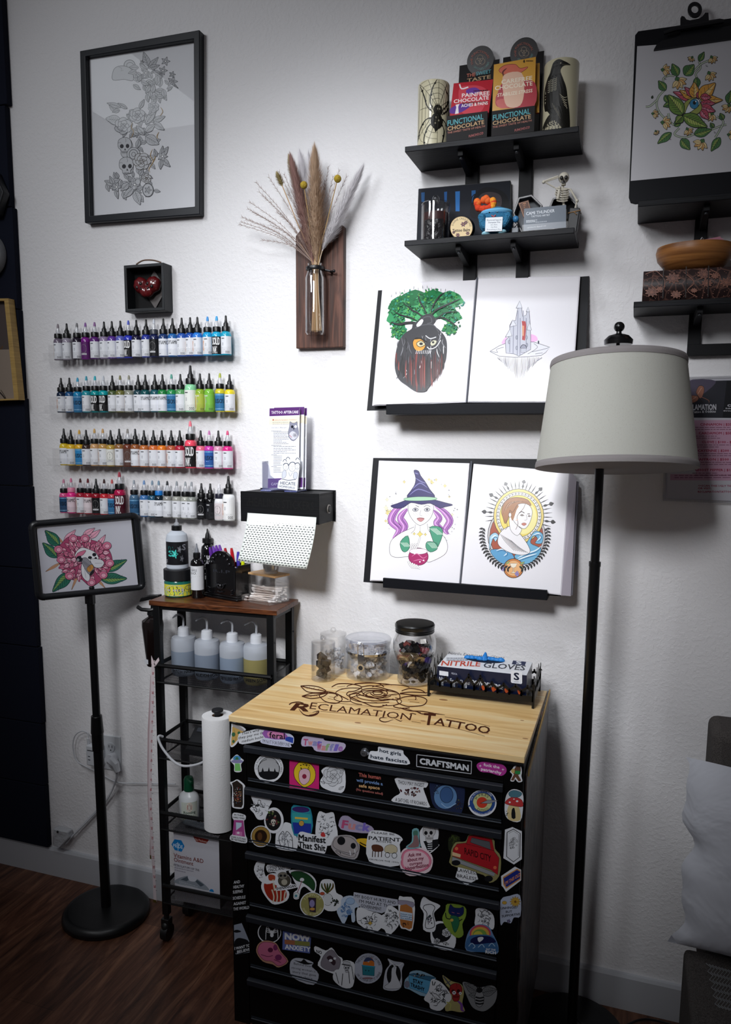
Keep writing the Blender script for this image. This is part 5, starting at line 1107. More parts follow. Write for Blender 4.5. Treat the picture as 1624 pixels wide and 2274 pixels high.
m.tube([(x-.045,y-.01,zz+H*.83),(x-.03,y-.012,zz+H*.80),(x,y-.012,zz+H*.80),(x+.02,y,zz+H*.82)],.006);m.build('pump_collar',t)
m=M(mat('#0a0b0d',.35));m.prism([(x-.048,y,zz+H*.885),(x-.042,y,zz+H*.945),(x-.02,y,zz+H*.985),(x+.022,y,zz+H*1.01),(x+.022,y,zz+H*.965),(x-.01,y,zz+H*.93),(x-.03,y,zz+H*.905)],(0,.022,0));m.build('pump_handle',t,bevel=.003)
m=M(mat('#d5d7dc',.5));m.xf=Matrix.Translation((x-r*.36,y-r*.58,zz+.016)) @ Matrix.Rotation(-.35,4,'Z');m.box(-.010,.008,-.0006,0,-.007,.007);m.build('small_label',t,smooth=0)
d=D((Vector((x,y-r*.95,zz)),Vector((0,-1,0))));
tp_=mat('#cfc3c7',.5,name='tape_fabric')
t=thing('measuring_tape','pale pink fabric measuring tape draped down the cart front post','tape',P(345,1500,y=-.235))
def ribbon(m,pts,w,yy):
    ps=[P(a,b,y=yy+dz) for a,b,dz in pts];vs=[]
    for p_ in ps:vs +=[p_-Vector((w/2,0,0)),p_+Vector((w/2,0,0))]
    m.add(vs,[(2*i,2*i+1,2*i+3,2*i+2) for i in range(len(ps)-1)])
yt=-.232
m=M(tp_);ribbon(m,[(341,1466,0),(339,1500,.0),(338,1560,0),(335,1640,0),(334,1700,0),(333,1760,0),(336,1830,0),(338,1880,0),(342,1935,0),(344,1985,0),(345,2002,0)],.0105,yt);m.build('tape_strand',t,smooth=0,solid=.0005)
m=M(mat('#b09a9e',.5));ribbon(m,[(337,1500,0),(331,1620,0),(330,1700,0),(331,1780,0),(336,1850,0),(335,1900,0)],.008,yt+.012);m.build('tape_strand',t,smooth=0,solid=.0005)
m=M(mat('#d2c2c6',.5));
for q in ([(336,1456),(341,1468),(346,1478),(341,1482),(336,1474)],[(341,1474),(352,1460),(354,1467),(345,1480)]):m.prism([P(a,b,y=yt-.008) for a,b in q],(0,.001,0))
m.build('tape_knot',t,smooth=0)
m=M(mat('#8a7a3a',.3,metal=.8));m.box(*[v for v in (P(333,1904,y=yt).x,P(339,1904,y=yt).x,yt,yt+.001)],P(336,1908,y=yt).z,P(336,1900,y=yt).z);m.box(P(341,2002,y=yt).x,P(348,2002,y=yt).x,yt-.001,yt,P(344,2004,y=yt).z,P(344,1998,y=yt).z);m.build('metal_end',t,smooth=0)
d=D((Vector((0,yt-.0006,0)),Vector((0,-1,0))))
tx=lambda yy:341-(yy-1466)*.02 if yy < 1780 else 334.5+(yy-1780)*.05
for i in range(23):
    yy=1495+i*21.5;xx=tx(yy);d.text(str(i+36 if i < 14 else 50-i),xx-2,yy-3,xx-2,yy+3,0,'#a8303e',0,up=(4.5,0));d.line([(xx+2.5,yy+9),(xx+5,yy+9)],1,'#6a5a5e')
d.build('tape_numbers',t)
x,y=(P(455,1590,y=-.36).x+P(515,1590,y=-.36).x)/2-.002,-.36;z1=zat(x,y,1588);z0=zat(x,y,1834);r=.0405
t=thing('paper_towel_roll','white paper towel roll held upright on the chest side by a black rod','paper towel roll',(x,y,z0))
pt_=mat('#e9e9ea',.95,spec=.1,bump=(260,.35,.002),name='embossed_tissue')
m=M(pt_);m.lathe(x,y,[(.014,z0),(r,z0),(r*1.01,z0+.05),(r,(z0+z1)/2),(r*1.01,z1-.004),(r*.99,z1),(.0145,z1),(.014,z0)],40,close=None);m.build('tissue',t)
m=M(mat('#8a6a4c',.8));m.lathe(x,y,[(.0145,z0),(.0145,z1-.001),(.0135,z1-.001),(.0135,z0)],24,close=None);m.build('cardboard_core',t)
m=M(mat('#0c0d10',.45));m.cyl((x,y,z0-.004),(x,y,z1+.010),.0085,n=18);m.cyl((x,y,z1+.010),(x,y,z1+.016),.015,.015,n=24);m.cyl((x,y,z0-.012),(x,y,z0-.003),.028,n=24);m.box(x,CX0,y-.01,y+.01,z0-.012,z0-.006);m.build('holder_rod',t,bevel=.001)
# ================================================ SIGN STAND
SL=Vector((-1.612,-.303,0));SR=Vector((-1.407,-.056,0));sx=(SR-SL).normalized();sn=Vector((sx.y,-sx.x,0));plS=(SL+Vector((0,0,1.2)),sn)
t=thing('sign_stand','black floor stand with tilted frame showing a pink chrysanthemum bee print','sign stand',(-1.515,-.18,0));STAND=t
co=[PP(63+7,1156+8,plS),PP(310-7,1136.5+8,plS),PP(326.6-8,1313-9,plS),PP(78.6+8,1336-9,plS)]
fm=mat('#14161a',.35,spec=.5,name='black_snap_frame')
def rr_path(c,rad=.016,n=5):
    out=[]
    for i in range(4):
        p0,p1,p2=c[i-1],c[i],c[(i+1) % 4];a=p1+(p0-p1).normalized()*rad;b=p1+(p2-p1).normalized()*rad
        for k in range(n+1):
            s_=k/n;out.append(a*(1-s_)**2+p1*2*s_*(1-s_)+b*s_*s_)
    return out+[out[0]]
def side(i):
    a,b=co[i],co[(i+1) % 4];d_=(b-a).normalized();return [a+d_*.016,b-d_*.016]
for i in range(4):
    m=M(fm);m.tube(side(i),.0098,n=14,caps=True);m.build('frame_rail',t)
rp=rr_path(co)
for i in range(4):
    m=M(fm);m.tube(rp[i*6:i*6+6],.0104,n=14);m.build('frame_corner',t)
m=M(mat('#0b0c0e',.5));m.prism([c_-sn*.004 for c_ in co],-sn*.003);m.build('back_panel',t,smooth=0)
ART_SIGN=(t,(co[0]-sn*.003,sn),[(81,1168),(291,1152.5),(307,1303),(95,1321)])
base=Vector((-1.515,-.172,0));topp=PP(203,1328,plS)-sn*.012
bp_=P(236,2012,z=.03);base=Vector((bp_.x,bp_.y,0))
lo_=base+Vector((0,0,.028));pos=lambda s_:lo_.lerp(topp,s_)
sj=.60
m=M(BLACK);m.cyl(lo_,pos(sj),.0155,.015,n=20);m.build('lower_pole',t)
m=M(BLACK);m.cyl(pos(sj-.01),topp,.0118,n=20);m.build('upper_pole',t)
m=M(mat('#0a0a0c',.3));m.cyl(pos(sj-.075),pos(sj-.02),.0175,.018,n=20);m.cyl(pos(sj-.02),pos(sj+.035),.0195,.0165,n=20);m.build('locking_collar',t,bevel=.001)
m=M(mat('#0a0a0c',.3));m.box(topp.x-.014,topp.x+.014,topp.y-.010,topp.y+.006,topp.z-.02,topp.z+.035);m.build('frame_bracket',t,bevel=.002)
br=.137
m=M(mat('#0c0d0f',.38,spec=.5));m.lathe(base.x,base.y,[(.0001,.0),(br*.97,0),(br,.004),(br*.995,.016),(br*.93,.027),(br*.84,.0305),(.0001,.032)],56);m.build('round_base',t,smooth=50)
# ================================================ FLOOR LAMP
LYc=-.232;lb=P(1266,2262,z=.02);lbx=P(1300,2290,z=.012).x
lx0,ly0=-.073,-.150
foot=Vector((lx0,ly0,.02));
top_=P(1331,1060,y=LYc);dirp=(top_-foot).normalized()
t=thing('floor_lamp','black floor lamp with off-white drum shade in front of the wall','floor lamp',(lx0,ly0,0));LAMP=t
m=M(mat('#050506',.3));m.lathe(lx0,ly0,[(.0001,0),(.137,0),(.139,.006),(.134,.014),(.10,.022),(.03,.026),(.016,.032),(.0001,.034)],56);m.build('round_base',t)
mid=P(1325,1215,y=(foot.y*.15+top_.y*.85))
j=foot.lerp(top_,.86)
m=M(mat('#08080a',.35));m.cyl(foot,j,.0125,n=20);m.build('lower_pole',t)
m=M(mat('#08080a',.35));m.cyl(j-dirp*.004,j+dirp*.006,.0135,n=20);m.cyl(j,top_+dirp*.02,.0100,n=20);m.build('upper_pole',t)
sc0=P(1366,1040,y=LYc);sc1=P(1366,797,y=LYc)
axis=(sc1-sc0).normalized()
r0_=(P(1549,1040,y=LYc)-P(1183,1040,y=LYc)).length/2*.985;r1_=(P(1521,797,y=LYc)-P(1213,797,y=LYc)).length/2*.985
sc0=Vector((sc0.x,LYc-.004,sc0.z));hgt=(sc1.z-sc0.z)
shm=Matrix.Translation(sc0) @ Matrix.Rotation(math.radians(-1.6),4,'Y') @ Matrix.Rotation(math.radians(-7),4,'X')
shd,nt,b=nodemat('linen_shade_fabric',.9,.1);N=nt.nodes;L=nt.links
tc=N.new('ShaderNodeTexCoord');nz=N.new('ShaderNodeTexNoise');nz.inputs['Scale'].default_value=700;nz.inputs['Detail'].default_value=2;mp=N.new('ShaderNodeMapping');mp.inputs['Scale'].default_value=(1,1,.5);L.new(tc.outputs['Object'],mp.inputs[0]);L.new(mp.outputs[0],nz.inputs['Vector'])
cr=N.new('ShaderNodeValToRGB');e=cr.color_ramp.elements;e[0].position=.22;e[0].color=hexc('#c9c4ba');e[1].position=.40;e[1].color=hexc('#dcdcd4');L.new(nz.outputs['Fac'],cr.inputs[0]);L.new(cr.outputs[0],b.inputs['Base Color'])
tl=N.new('ShaderNodeBsdfTranslucent');L.new(cr.outputs[0],tl.inputs[0]);mx_=N.new('ShaderNodeMixShader');mx_.inputs[0].default_value=.35;L.new(b.outputs[0],mx_.inputs[1]);L.new(tl.outputs[0],mx_.inputs[2]);L.new(mx_.outputs[0],N['Material Output'].inputs[0]);sbp=N.new('ShaderNodeBump');sbp.inputs['Strength'].default_value=.25;sbp.inputs['Distance'].default_value=.001;L.new(nz.outputs['Fac'],sbp.inputs['Height']);L.new(sbp.outputs[0],b.inputs['Normal'])
m=M(shd);m.xf=shm;m.lathe(0,0,[(r0_-.0012,0),(r0_,0),(r1_,hgt),(r1_-.0012,hgt),(r0_-.0012,0)],72,close=None);SH=m.build('lamp_shade',t,smooth=50)
tr_=mat('#8f8a8a',.9,spec=.1,bump=(500,.4,.001),name='shade_trim')
for zz,ra,rb_ in ((0,r0_,r0_-(r0_-r1_)*.012/hgt),(hgt-.013,r1_+(r0_-r1_)*.013/hgt,r1_)):
    m=M(tr_);m.xf=shm;m.lathe(0,0,[(ra+.0012,zz-.0005),(ra+.0016,zz+.006),(rb_+.0012,zz+.0135)],72,close=None);m.build('trim_band',SH,solid=.001)
m=M(mat('#c9c4c2',.5));m.xf=shm
for k in range(3):
    a=.4+2*math.pi*k/3;m.tube([(0,0,.004),((r0_-.003)*math.cos(a),(r0_-.003)*math.sin(a),.006)],.0016)
m.tube([((r0_-.004)*math.cos(a),(r0_-.004)*math.sin(a),.008) for a in [2*math.pi*k/48 for k in range(49)]],.0012,caps=False);m.build('wire_spider',SH)
ft=shm @ Vector((0,0,hgt))
m=M(mat('#0b0b0d',.25));zf=zat(ft.x,ft.y,763)+.004;m.cyl(top_,(ft.x,ft.y,zf),.004,n=10)
m.lathe(ft.x,ft.y,[(.0001,zf-.006),(.030,zf-.006),(.031,zf+.004),(.022,zf+.013),(.006,zf+.018),(.005,zf+.024),(.0001,zf+.024)],28);m.ball((ft.x,ft.y,zf+.032),.0115);m.build('finial',t)
m=M(mat('#0b0b0d',.4));m.tube(cr_([tuple(foot+Vector((.012,-.006,.03))),(lx0+.03,ly0-.02,.05),(lx0+.08,ly0+.0,.03),(lx0+.13,ly0+.06,.012),(.12,-.035,.006),(.25,-.04,.005),(.5,-.05,.005)],8),.0028,n=6);m.build('power_cord',t)
# ================================================ SOFA + PILLOW
def fabric(h,name,sc=500):
    m,nt,b=nodemat(name,.95,.1);N=nt.nodes;L=nt.links
    tc=N.new('ShaderNodeTexCoord');n=N.new('ShaderNodeTexNoise');n.inputs['Scale'].default_value=sc;L.new(tc.outputs['Object'],n.inputs['Vector'])
    cr=N.new('ShaderNodeValToRGB');e=cr.color_ramp.elements;c=hexc(h);e[0].position=.35;e[0].color=tuple(v*.55 for v in c[:3])+(1,);e[1].position=.65;e[1].color=tuple(min(1,v*1.25) for v in c[:3])+(1,)
    L.new(n.outputs['Fac'],cr.inputs[0]);L.new(cr.outputs[0],b.inputs['Base Color']);bp=N.new('ShaderNodeBump');bp.inputs['Strength'].default_value=.5;bp.inputs['Distance'].default_value=.001;L.new(n.outputs['Fac'],bp.inputs['Height']);L.new(bp.outputs[0],b.inputs['Normal']);return m
sf=fabric('#504c4a','grey_tweed')
t=thing('sofa','grey tweed sofa at the lower right edge, with loose stitching','sofa',(.5,-.35,0))
bkx=P(1584,1645,y=-.20).x;m=M(sf);m.box(bkx,.9,-.20,-.06,.30,P(1600,1629,y=-.20).z);m.build('backrest',t,bevel=.02,seg=4)
sc_=P(1519,2102,y=-.255);zs_=sc_.z
E1=P(1519,2098,z=zs_);E2=P(1466,2290,z=zs_-.12)
m=M(sf);m.prism([(sc_.x,-.255,.12),(sc_.x,-.85,.12),(sc_.x,-.85,zs_-.02),(sc_.x,-.83,zs_),(sc_.x,-.255,zs_)],(.75,0,0));m.build('seat',t,bevel=.012,seg=3)
m=M(mat('#0d0d0e',.5));
for x_,y_ in ((.19,-.20),(.19,-.80),(.80,-.20),(.80,-.80)):m=M(mat('#0d0d0e',.5));m.cyl((x_,y_,0),(x_,y_,.121),.016,.022,n=14);m.build('leg',t)
d=D((Vector((0,0,zs_)),Vector((0,0,1))),base=.001);rr=random.Random(2)
for i in range(9):
    x_=1580+i*7;d.line([(x_+(6 if k % 2 else -4)+k*2-8,2140+k*9+i*2) for k in range(12)],1.4,'#8f9396')
d.build('stitching',t)
pc=P(1605,1900,y=-.27)
pm_,nt,b=nodemat('white_cotton',.85,.15);b.inputs['Base Color'].default_value=hexc('#c3c5cd');
n_=nt.nodes.new('ShaderNodeTexNoise');n_.inputs['Scale'].default_value=6;n_.inputs['Detail'].default_value=3;n_.inputs['Distortion'].default_value=1.5;bp=nt.nodes.new('ShaderNodeBump');bp.inputs['Strength'].default_value=.6;bp.inputs['Distance'].default_value=.02;tc=nt.nodes.new('ShaderNodeTexCoord');nt.links.new(tc.outputs['Object'],n_.inputs['Vector']);nt.links.new(n_.outputs['Fac'],bp.inputs['Height']);nt.links.new(bp.outputs[0],b.inputs['Normal'])
a_=P(1519,1680,y=-.24);b_=P(1499,2094,y=-.30);hgt_=a_.z-b_.z;wP=.44
def pil(u,v,s_):
    e=(1-abs(2*u-1)**3.2)*(1-abs(2*v-1)**3.2);th=.075*max(0,e)**.6
    cin=.008*math.sin(math.pi*v)*(1-u)*2*(u < .5)
    base_=a_.lerp(b_,v)
    ripple=.010*math.sin(v*17+u*5)*math.exp(-u*6)+.006*math.sin(v*29+1)*math.exp(-u*9)
    x_=base_.x+wP*u+cin+ripple*(1-u);z_=base_.z+(.0 if v < .5 else 0)-.06*u*(1-v)*2+.02*math.sin(math.pi*u)*(v-.5)*-1
    return Vector((x_,base_.y-.005*0+s_*th+.02*u,z_+.012*math.sin(u*3.1)*(1-v)))
vs=[];fs=[];NU=26;NVv=26
for s_ in (-1,1):
    b0=len(vs)
    for jx in range(NVv+1):
        for ix in range(NU+1):vs.append(pil(ix/NU,jx/NVv,s_))
    for jx in range(NVv):
        for ix in range(NU):
            k=b0+jx*(NU+1)+ix;fs.append((k,k+1,k+NU+2,k+NU+1))
m=M(pm_);m.add(vs,fs);o=m.build('pillow',smooth=80);tag(o,'white cotton pillow standing on the grey sofa seat','pillow')
# ================================================ OUTLET AND CORDS
t=thing('outlet_plate','white wall outlet plate low on the wall behind the sign pole','outlet',P(240,1700,y=-.001))
m=M(mat('#c3c6ca',.35));A_,B_,C_,D_=P(206,1629,y=-.006),P(266,1637,y=-.006),P(269,1714,y=-.006),P(210,1704,y=-.006);m.prism([A_,B_,C_,D_],(0,.006,0));m.build('cover_plate',t,bevel=.002)
m=M(mat('#b4b7bc',.3));q=P(246,1660,y=-.008);m.cyl((q.x,-.006,q.z),(q.x,-.0085,q.z),.0155,n=24);m.use('#2a2c30');m.box(q.x-.0075,q.x-.0055,-.009,-.0085,q.z-.001,q.z+.008);m.box(q.x+.0045,q.x+.0065,-.009,-.0085,q.z-.001,q.z+.008);m.cyl((q.x,-.0085,q.z-.009),(q.x,-.009,q.z-.009),.0025,n=10);m.build('socket',t,smooth=30)
t=thing('plug_adapter','white multi-port plug adapter on the left half of the outlet','plug adapter',P(207,1705,y=-.02))
a_=P(190,1655,y=-.035);b_=P(222,1705,y=-.035);m=M(mat('#c6c9ce',.3));m.box(a_.x,b_.x,-.035,-.0062,b_.z,a_.z);m.build('adapter_body',t,bevel=.004)
m=M(mat('#33363b',.5));
for k in (0,1):m.box(a_.x+.008,a_.x+.017,-.0355,-.035,b_.z+.020+k*.012,b_.z+.0225+k*.012)
m.box(a_.x+.006,a_.x+.03,-.0354,-.035,a_.z-.018,a_.z-.015);m.build('slots',t,smooth=0)
wh=mat('#c2c4c9',.4,name='white_cable')
m=M(wh);qq=P(247,1690,y=-.03);m.cyl((qq.x-.008,-.0062,qq.z),(qq.x-.008,-.03,qq.z),.019,n=22);m.tube([(qq.x-.004,-.028,qq.z+.004),(qq.x+.016,-.03,qq.z-.010),(qq.x+.024,-.03,qq.z-.034)],[.017,.014,.009]);
m.tube(cr_([(qq.x+.024,-.03,qq.z-.034),tuple(P(258,1732,y=-.025)),tuple(P(240,1770,y=-.012)),tuple(P(200,1815,y=-.010)),tuple(P(165,1852,y=-.012)),tuple(P(148,1872,y=-.02))],8),.0032)
m.tube(cr_([(qq.x+.020,-.03,qq.z-.034),tuple(P(256,1738,y=-.025)),tuple(P(236,1778,y=-.018)),tuple(P(196,1822,y=-.014)),tuple(P(160,1858,y=-.016)),tuple(P(146,1874,y=-.02))],8),.0028)
tag(m.build('extension_plug'),'white angled plug and double cord running down from the outlet','plug')
m=M(wh);m.tube(cr_([tuple(P(a,b,y=-.02)) for a,b in ((197,1640),(194,1627),(180,1624),(166,1635),(162,1660),(170,1688),(190,1702),(220,1716),(250,1733),(275,1739),(330,1739),(390,1741))],7),.0022);q=P(197,1647,y=-.02);m.cyl((q.x,-.022,q.z-.008),(q.x,-.022,q.z+.012),.005,n=10)
tag(m.build('charging_cable'),'thin white charging cable looping from the adapter to the cart','cable')
m=M(wh);m.tube(cr_([tuple(P(*a[:2],y=a[2])) for a in ((362,1636,-.225),(354,1634,-.235),(352,1641,-.24),(362,1663,-.245),(385,1690,-.25),(408,1701,-.25),(440,1697,-.25),(470,1682,-.25))],7),.0036)
tag(m.build('white_cable'),'thick white cable looping over the second cart tier','cable')
q=[(117,1840),(150,1848),(152,1862),(140,1876),(133,1884),(116,1878)]
m=M(mat('#b4b6ba',.5,bump=(30,.8,.01)));m.prism([P(a,b,y=-.03) for a,b in q],(0,.026,0));m.use('#0c0c0d');k=P(128,1847,y=-.031);m.ball(tuple(k),.004,nu=10,nv=6);tag(m.build('cord_cover',bevel=.004),'crumpled white plastic cover with a black button where the cord ends','cord cover')
# ================================================ ARTWORKS (drawn where they hang)
INK='#2c2c30'
t,pl,qi_=ART_FRAME
d=D(pl,base=.0002,rough=.7);d.STEP=6e-7;d.sheet([(187,123),(433,83),(435,461),(197,482)],'#dfe0e4');d.at(0,0,1/2.9);g='#5a5c60';w_='#c6c8cc';LWd=2.6
d.ell(835,420,36,34,w_,lc=g,lw=4);d.ell(838,422,22,20,None,lc=g,lw=3)
d.poly([(728,515),(726,470),(745,435),(790,424),(840,440),(858,480),(855,520),(800,512)],w_,4,g,3);d.line([(765,430),(785,440),(780,458),(795,452)],1.8,g)
for a in ((958,440,925,335,46),(958,440,1020,368,34),(958,440,1030,420,30),(1010,460,1030,540,30),(1040,590,1075,648,34),(1040,590,1005,620,28),(1030,560,1040,500,28),(1090,520,1150,570,16),(1110,560,1080,590,14),(900,410,940,440,18)):d.leaf(*a,w_,g,LWd,4)
for x,y,r in ((1067,395,30),(1050,455,30),(1112,525,34),(1110,480,22),(940,470,30),(915,400,14)):d.flower(x,y,r,w_,g,2.4)
d.rose(962,548,36,w_,'#4d4e50',2.6);d.rose(890,500,30,w_,g,2.4)
d.ell(1015,520,18,30,w_,lc=g,lw=2);rr=random.Random(9)
for (ax,ay),(bx,by),n_ in (((880,440),(1110,560),16),((1030,560),(1040,640),6),((760,720),(1010,760),20),((820,830),(960,900),20),((840,930),(960,1080),18),((780,1130),(960,1160),18),((720,1180),(960,1250),14),((880,500),(990,640),14)):
    for i in range(n_):
        f_=rr.random();x,y,a=ax+(bx-ax)*f_+rr.uniform(-45,45),ay+(by-ay)*f_+rr.uniform(-30,30),rr.uniform(0,6.28);l=rr.uniform(34,62);d.leaf(x,y,x+l*math.cos(a),y+l*math.sin(a),l*.5,w_,g,2.4,4)
for a in ((780,780,682,765,60),(780,690,690,665,30),(820,700,760,665,24),(900,700,930,640,26),(990,780,1065,750,36),(990,790,1060,838,40),(940,800,1010,700,40),(930,870,880,810,34),(940,880,1025,930,64),(940,850,1000,800,40),(900,900,880,960,30),(960,740,1010,700,30)):d.leaf(*a,w_,g,LWd,5)
d.rose(885,745,50,w_,'#5b5c62',2.6);d.rose(795,812,55,w_,'#55565c',2.8);d.rose(990,690,34,w_,'#7d8086',2.2)
for p_ in ([(855,790),(848,820),(862,850),(846,890)],[(1035,690),(1050,720),(1030,750)],[(1025,850),(1012,880),(1022,895)],[(985,960),(970,1000),(988,1040),(960,1090),(970,1110)],[(995,980),(1000,1020),(978,1060)]):d.line(p_,5,'#a88b5a',4,True)
d.skull(805,945,46,w_,'#3c3d42',2.6,0,dark='#35363b')
d.ell(862,995,42,45,w_,lc=g,lw=3);d.ell(862,995,28,31,None,lc=g,lw=4);d.ell(862,995,12,14,None,lc=g,lw=3)
d.skull(815,1075,48,w_,'#44454a',2.6,1,False,dark='#35363b')
d.rose(915,1040,56,w_,'#4a4034',3,3,.4)
for a in ((1040,1010,1085,945,34),(1040,1010,1050,940,26),(1040,1020,1098,1075,36),(1040,1030,1035,1092,28),(1010,1010,995,960,24)):d.leaf(*a,'#b9bbbf',g,LWd,4)
d.flower(1048,1008,34,w_,g,2.4)
for a in ((735,1190,675,1165,34),(735,1190,708,1135,28),(745,1220,762,1282,26),(830,1180,780,1230,40),(860,1210,795,1280,40),(870,1230,905,1320,50),(930,1150,975,1190,34),(760,1150,750,1110,24),(900,1130,925,1090,26),(950,1130,985,1150,20)):d.leaf(*a,w_,g,LWd,5)
d.flower(752,1205,34,w_,g,2.4);d.flower(870,1190,36,w_,g,2.4);d.rose(945,1150,30,w_,'#4a4034',2.4);d.ell(955,1225,34,42,w_,lc=g,lw=5);d.flower(955,1225,24,w_,g,2.4);d.ell(890,1172,16,18,w_,lc=g,lw=2);d.ell(865,1210,12,13,w_,lc=g,lw=2)
d.build('artwork',t)
def page(pg,i,name='artwork_page'):
    pl,q=pg[i];d=D(pl,base=.0004,rough=.22,spec=.45);cx=sum(a for a,b in q)/4;cy=sum(b for a,b in q)/4
    d.sheet([(cx+(a-cx)*.985,cy+(b-cy)*.985) for a,b in q],'#eceaef');return d
d=page(pages1,0);d.at(790,590,1/3.007);rr=random.Random(5)
GR=['#1f7a46','#2f8f58','#186a3c','#4aa86a','#2f9f86','#0f5a34','#5fae4c','#3f8f6c']
def blob(cx,cy,rx,ry,n,cols,lc,s0,s1):
    for i in range(n):
        a=rr.uniform(0,6.28);q=math.sqrt(rr.random());x,y=cx+math.cos(a)*rx*q,cy+math.sin(a)*ry*q;b=rr.uniform(0,6.28);l=rr.uniform(s0,s1);d.leaf(x,y,x+math.cos(b)*l,y+math.sin(b)*l,l*.5,rr.choice(cols),lc,.8,0)
for c in ((400,240,120,70),(300,270,80,60),(520,230,120,60),(630,230,90,55),(270,350,60,60),(290,430,50,60),(640,340,70,45),(630,420,50,35),(560,300,110,50),(420,320,120,50)):d.poly([(c[0]+c[2]*math.cos(a)*(1+.12*math.sin(5*a)),c[1]+c[3]*math.sin(a)*(1+.15*math.cos(4*a))) for a in [k*.314 for k in range(20)]],rr.choice(GR[:4]))
for c in ((400,230,130,75),(290,300,80,90),(540,225,140,65),(640,240,90,60),(280,420,55,70),(640,370,65,90),(430,310,170,60)):blob(*c,60,GR,'#12301f',12,26)
for p_,w in (([(440,400),(400,385),(340,385),(290,395),(235,380)],16),([(450,350),(420,320),(380,300),(320,250)],12),([(480,340),(460,290),(430,240),(420,200)],10),([(500,345),(540,300),(600,270),(700,225)],12),([(520,360),(580,350),(640,380),(690,420)],10),([(500,340),(520,270),(560,210),(600,180)],9),([(430,380),(370,350),(300,330),(250,300)],9),([(530,370),(600,320),(690,310)],7)):d.line(p_,w,'#2b2a2c',6,True)
d.poly([(385,395),(420,370),(440,345),(480,325),(520,335),(535,370),(520,400),(560,430),(600,480),(610,540),(600,640),(560,700),(540,740),(480,830),(450,845),(400,840),(340,800),(290,760),(265,690),(268,600),(290,510),(330,455),(375,425)],'#3b3b3f',4)
for p_ in ([(440,380),(460,350),(500,345),(510,380),(480,390)],[(400,420),(450,400),(520,400),(560,450)]):d.line(p_,7,'#55555a',5)
for i in range(46):
    x=rr.uniform(285,590);y=rr.uniform(440,560) if i < 26 else rr.uniform(600,700);d.line([(x,y),(x+rr.uniform(-12,12),y+25),(x+rr.uniform(-18,18),y+60)],rr.uniform(3,6),rr.choice(['#e4e4e6','#8b8b90','#1c1c1e','#6b6b70']),3,True)
for i in range(54):
    x=275+i*5.9;y0=590+rr.uniform(-20,60);L_=(1-((x-440)/185)**2)*235;d.line([(x,y0),(x+rr.uniform(-4,4),y0+L_*.5),(x,620+L_*rr.uniform(.75,1.0))],rr.uniform(5,10),rr.choice(['#7a2f2c','#2a2628','#9c4a42','#3a3438','#1e1c1e','#5c2c2c']),3,True)
d.poly([(385,510),(410,485),(450,500),(470,530),(455,565),(415,575),(390,550)],'#d79a3c',4,'#2a2422',5);d.poly([(410,520),(440,505),(468,528),(440,545),(418,540)],'#cfc9a2',3,'#2a2422',4);d.ell(440,525,12,9,'#24242a');d.line([(398,492),(440,490),(480,515)],9,'#1e1e20',3)
d.poly([(500,520),(520,500),(545,505),(535,530),(510,540)],'#c9c7ae',3,'#24242a',4);d.ell(520,515,8,7,'#24242a');d.line([(480,545),(500,560),(540,545),(570,500)],6,'#dcdce0',4);d.line([(470,470),(500,490),(540,480)],6,'#dcdce0',4);d.poly([(410,395),(440,362),(455,370),(440,400),(415,412)],'#e8e6ea',3)
for k in range(9):d.line([(410+k*12,568),(405+k*12,592)],3,'#e8e6ea')
for k in range(16):
    x=240+k*30;y=205-55*math.sin(k/15*3.1)**.5*(1) + rr.uniform(-8,12);d.line([(x,y+12),(x+rr.uniform(-4,4),y-6)],2,'#22322a')
d.build('artwork',b1,'green treetop above a dark face with dripping red roots')
d=page(pages1,1);d.at(790,590,1/3.007);lc='#3a3b4c'
d.poly([(975,520),(990,490),(1010,480),(1015,525)],'#e9b9e2',3);d.poly([(1165,460),(1205,470),(1215,500),(1170,508)],'#f0b8e4',3)
d.poly([(897,573),(960,535),(1000,520),(1080,510),(1190,510),(1298,545),(1270,580),(1240,600),(1160,608),(1060,612),(960,605)],'#e6e6ee',0,lc,3)
for p_ in ([(1150,590),(1200,560),(1215,540),(1190,520)],[(905,573),(950,580),(940,560),(990,545)],[(1180,575),(1250,560),(1290,548)],[(1200,590),(1250,582)]):d.line(p_,2.6,lc,3)
for i in range(30):
    x=950+i*10;L_=180*(1-abs((x-1092)/165)**.9);d.line([(x,610),(x+3,610+L_*.5),(x+(1092-x)*.12,612+L_*rr.uniform(.8,1.02))],rr.uniform(2,5),rr.choice([lc,'#6d6f82','#3d3f50']),3,True)
d.poly([(1000,500),(1030,470),(1030,400),(1045,370),(1070,365),(1075,330),(1085,280),(1110,280),(1115,340),(1140,330),(1145,305),(1160,305),(1165,370),(1170,470),(1170,560),(1090,605),(1060,590),(1005,585)],'#c9cad6',0,lc,3)
for q in ([(1072,285),(1097,235),(1113,283)],[(1140,308),(1152,278),(1163,308)],[(1000,478),(1030,425),(1045,470)],[(1028,410),(1050,362),(1075,400)],[(1145,430),(1160,372),(1175,432)]):d.poly(q,'#dfe0e8',0,lc,3)
for a,b in (((1085,300),(1080,600)),((1055,400),(1052,590)),((1030,480),(1030,580)),((1100,350),(1098,600)),((1140,350),(1140,560)),((1120,300),(1125,480))):d.line([a,b],5,'#8d90a4')
d.poly([(1110,370),(1135,372),(1140,400),(1132,500),(1112,495),(1118,430)],'#b84a4a');d.poly([(1113,400),(1126,402),(1124,470),(1114,468)],'#e0a07c')
for x,y in ((1076,480),(1076,550),(1142,480),(1145,530),(1026,510)):d.ell(x,y,6,13,'#a9acbc',lc=lc,lw=2,n=10)
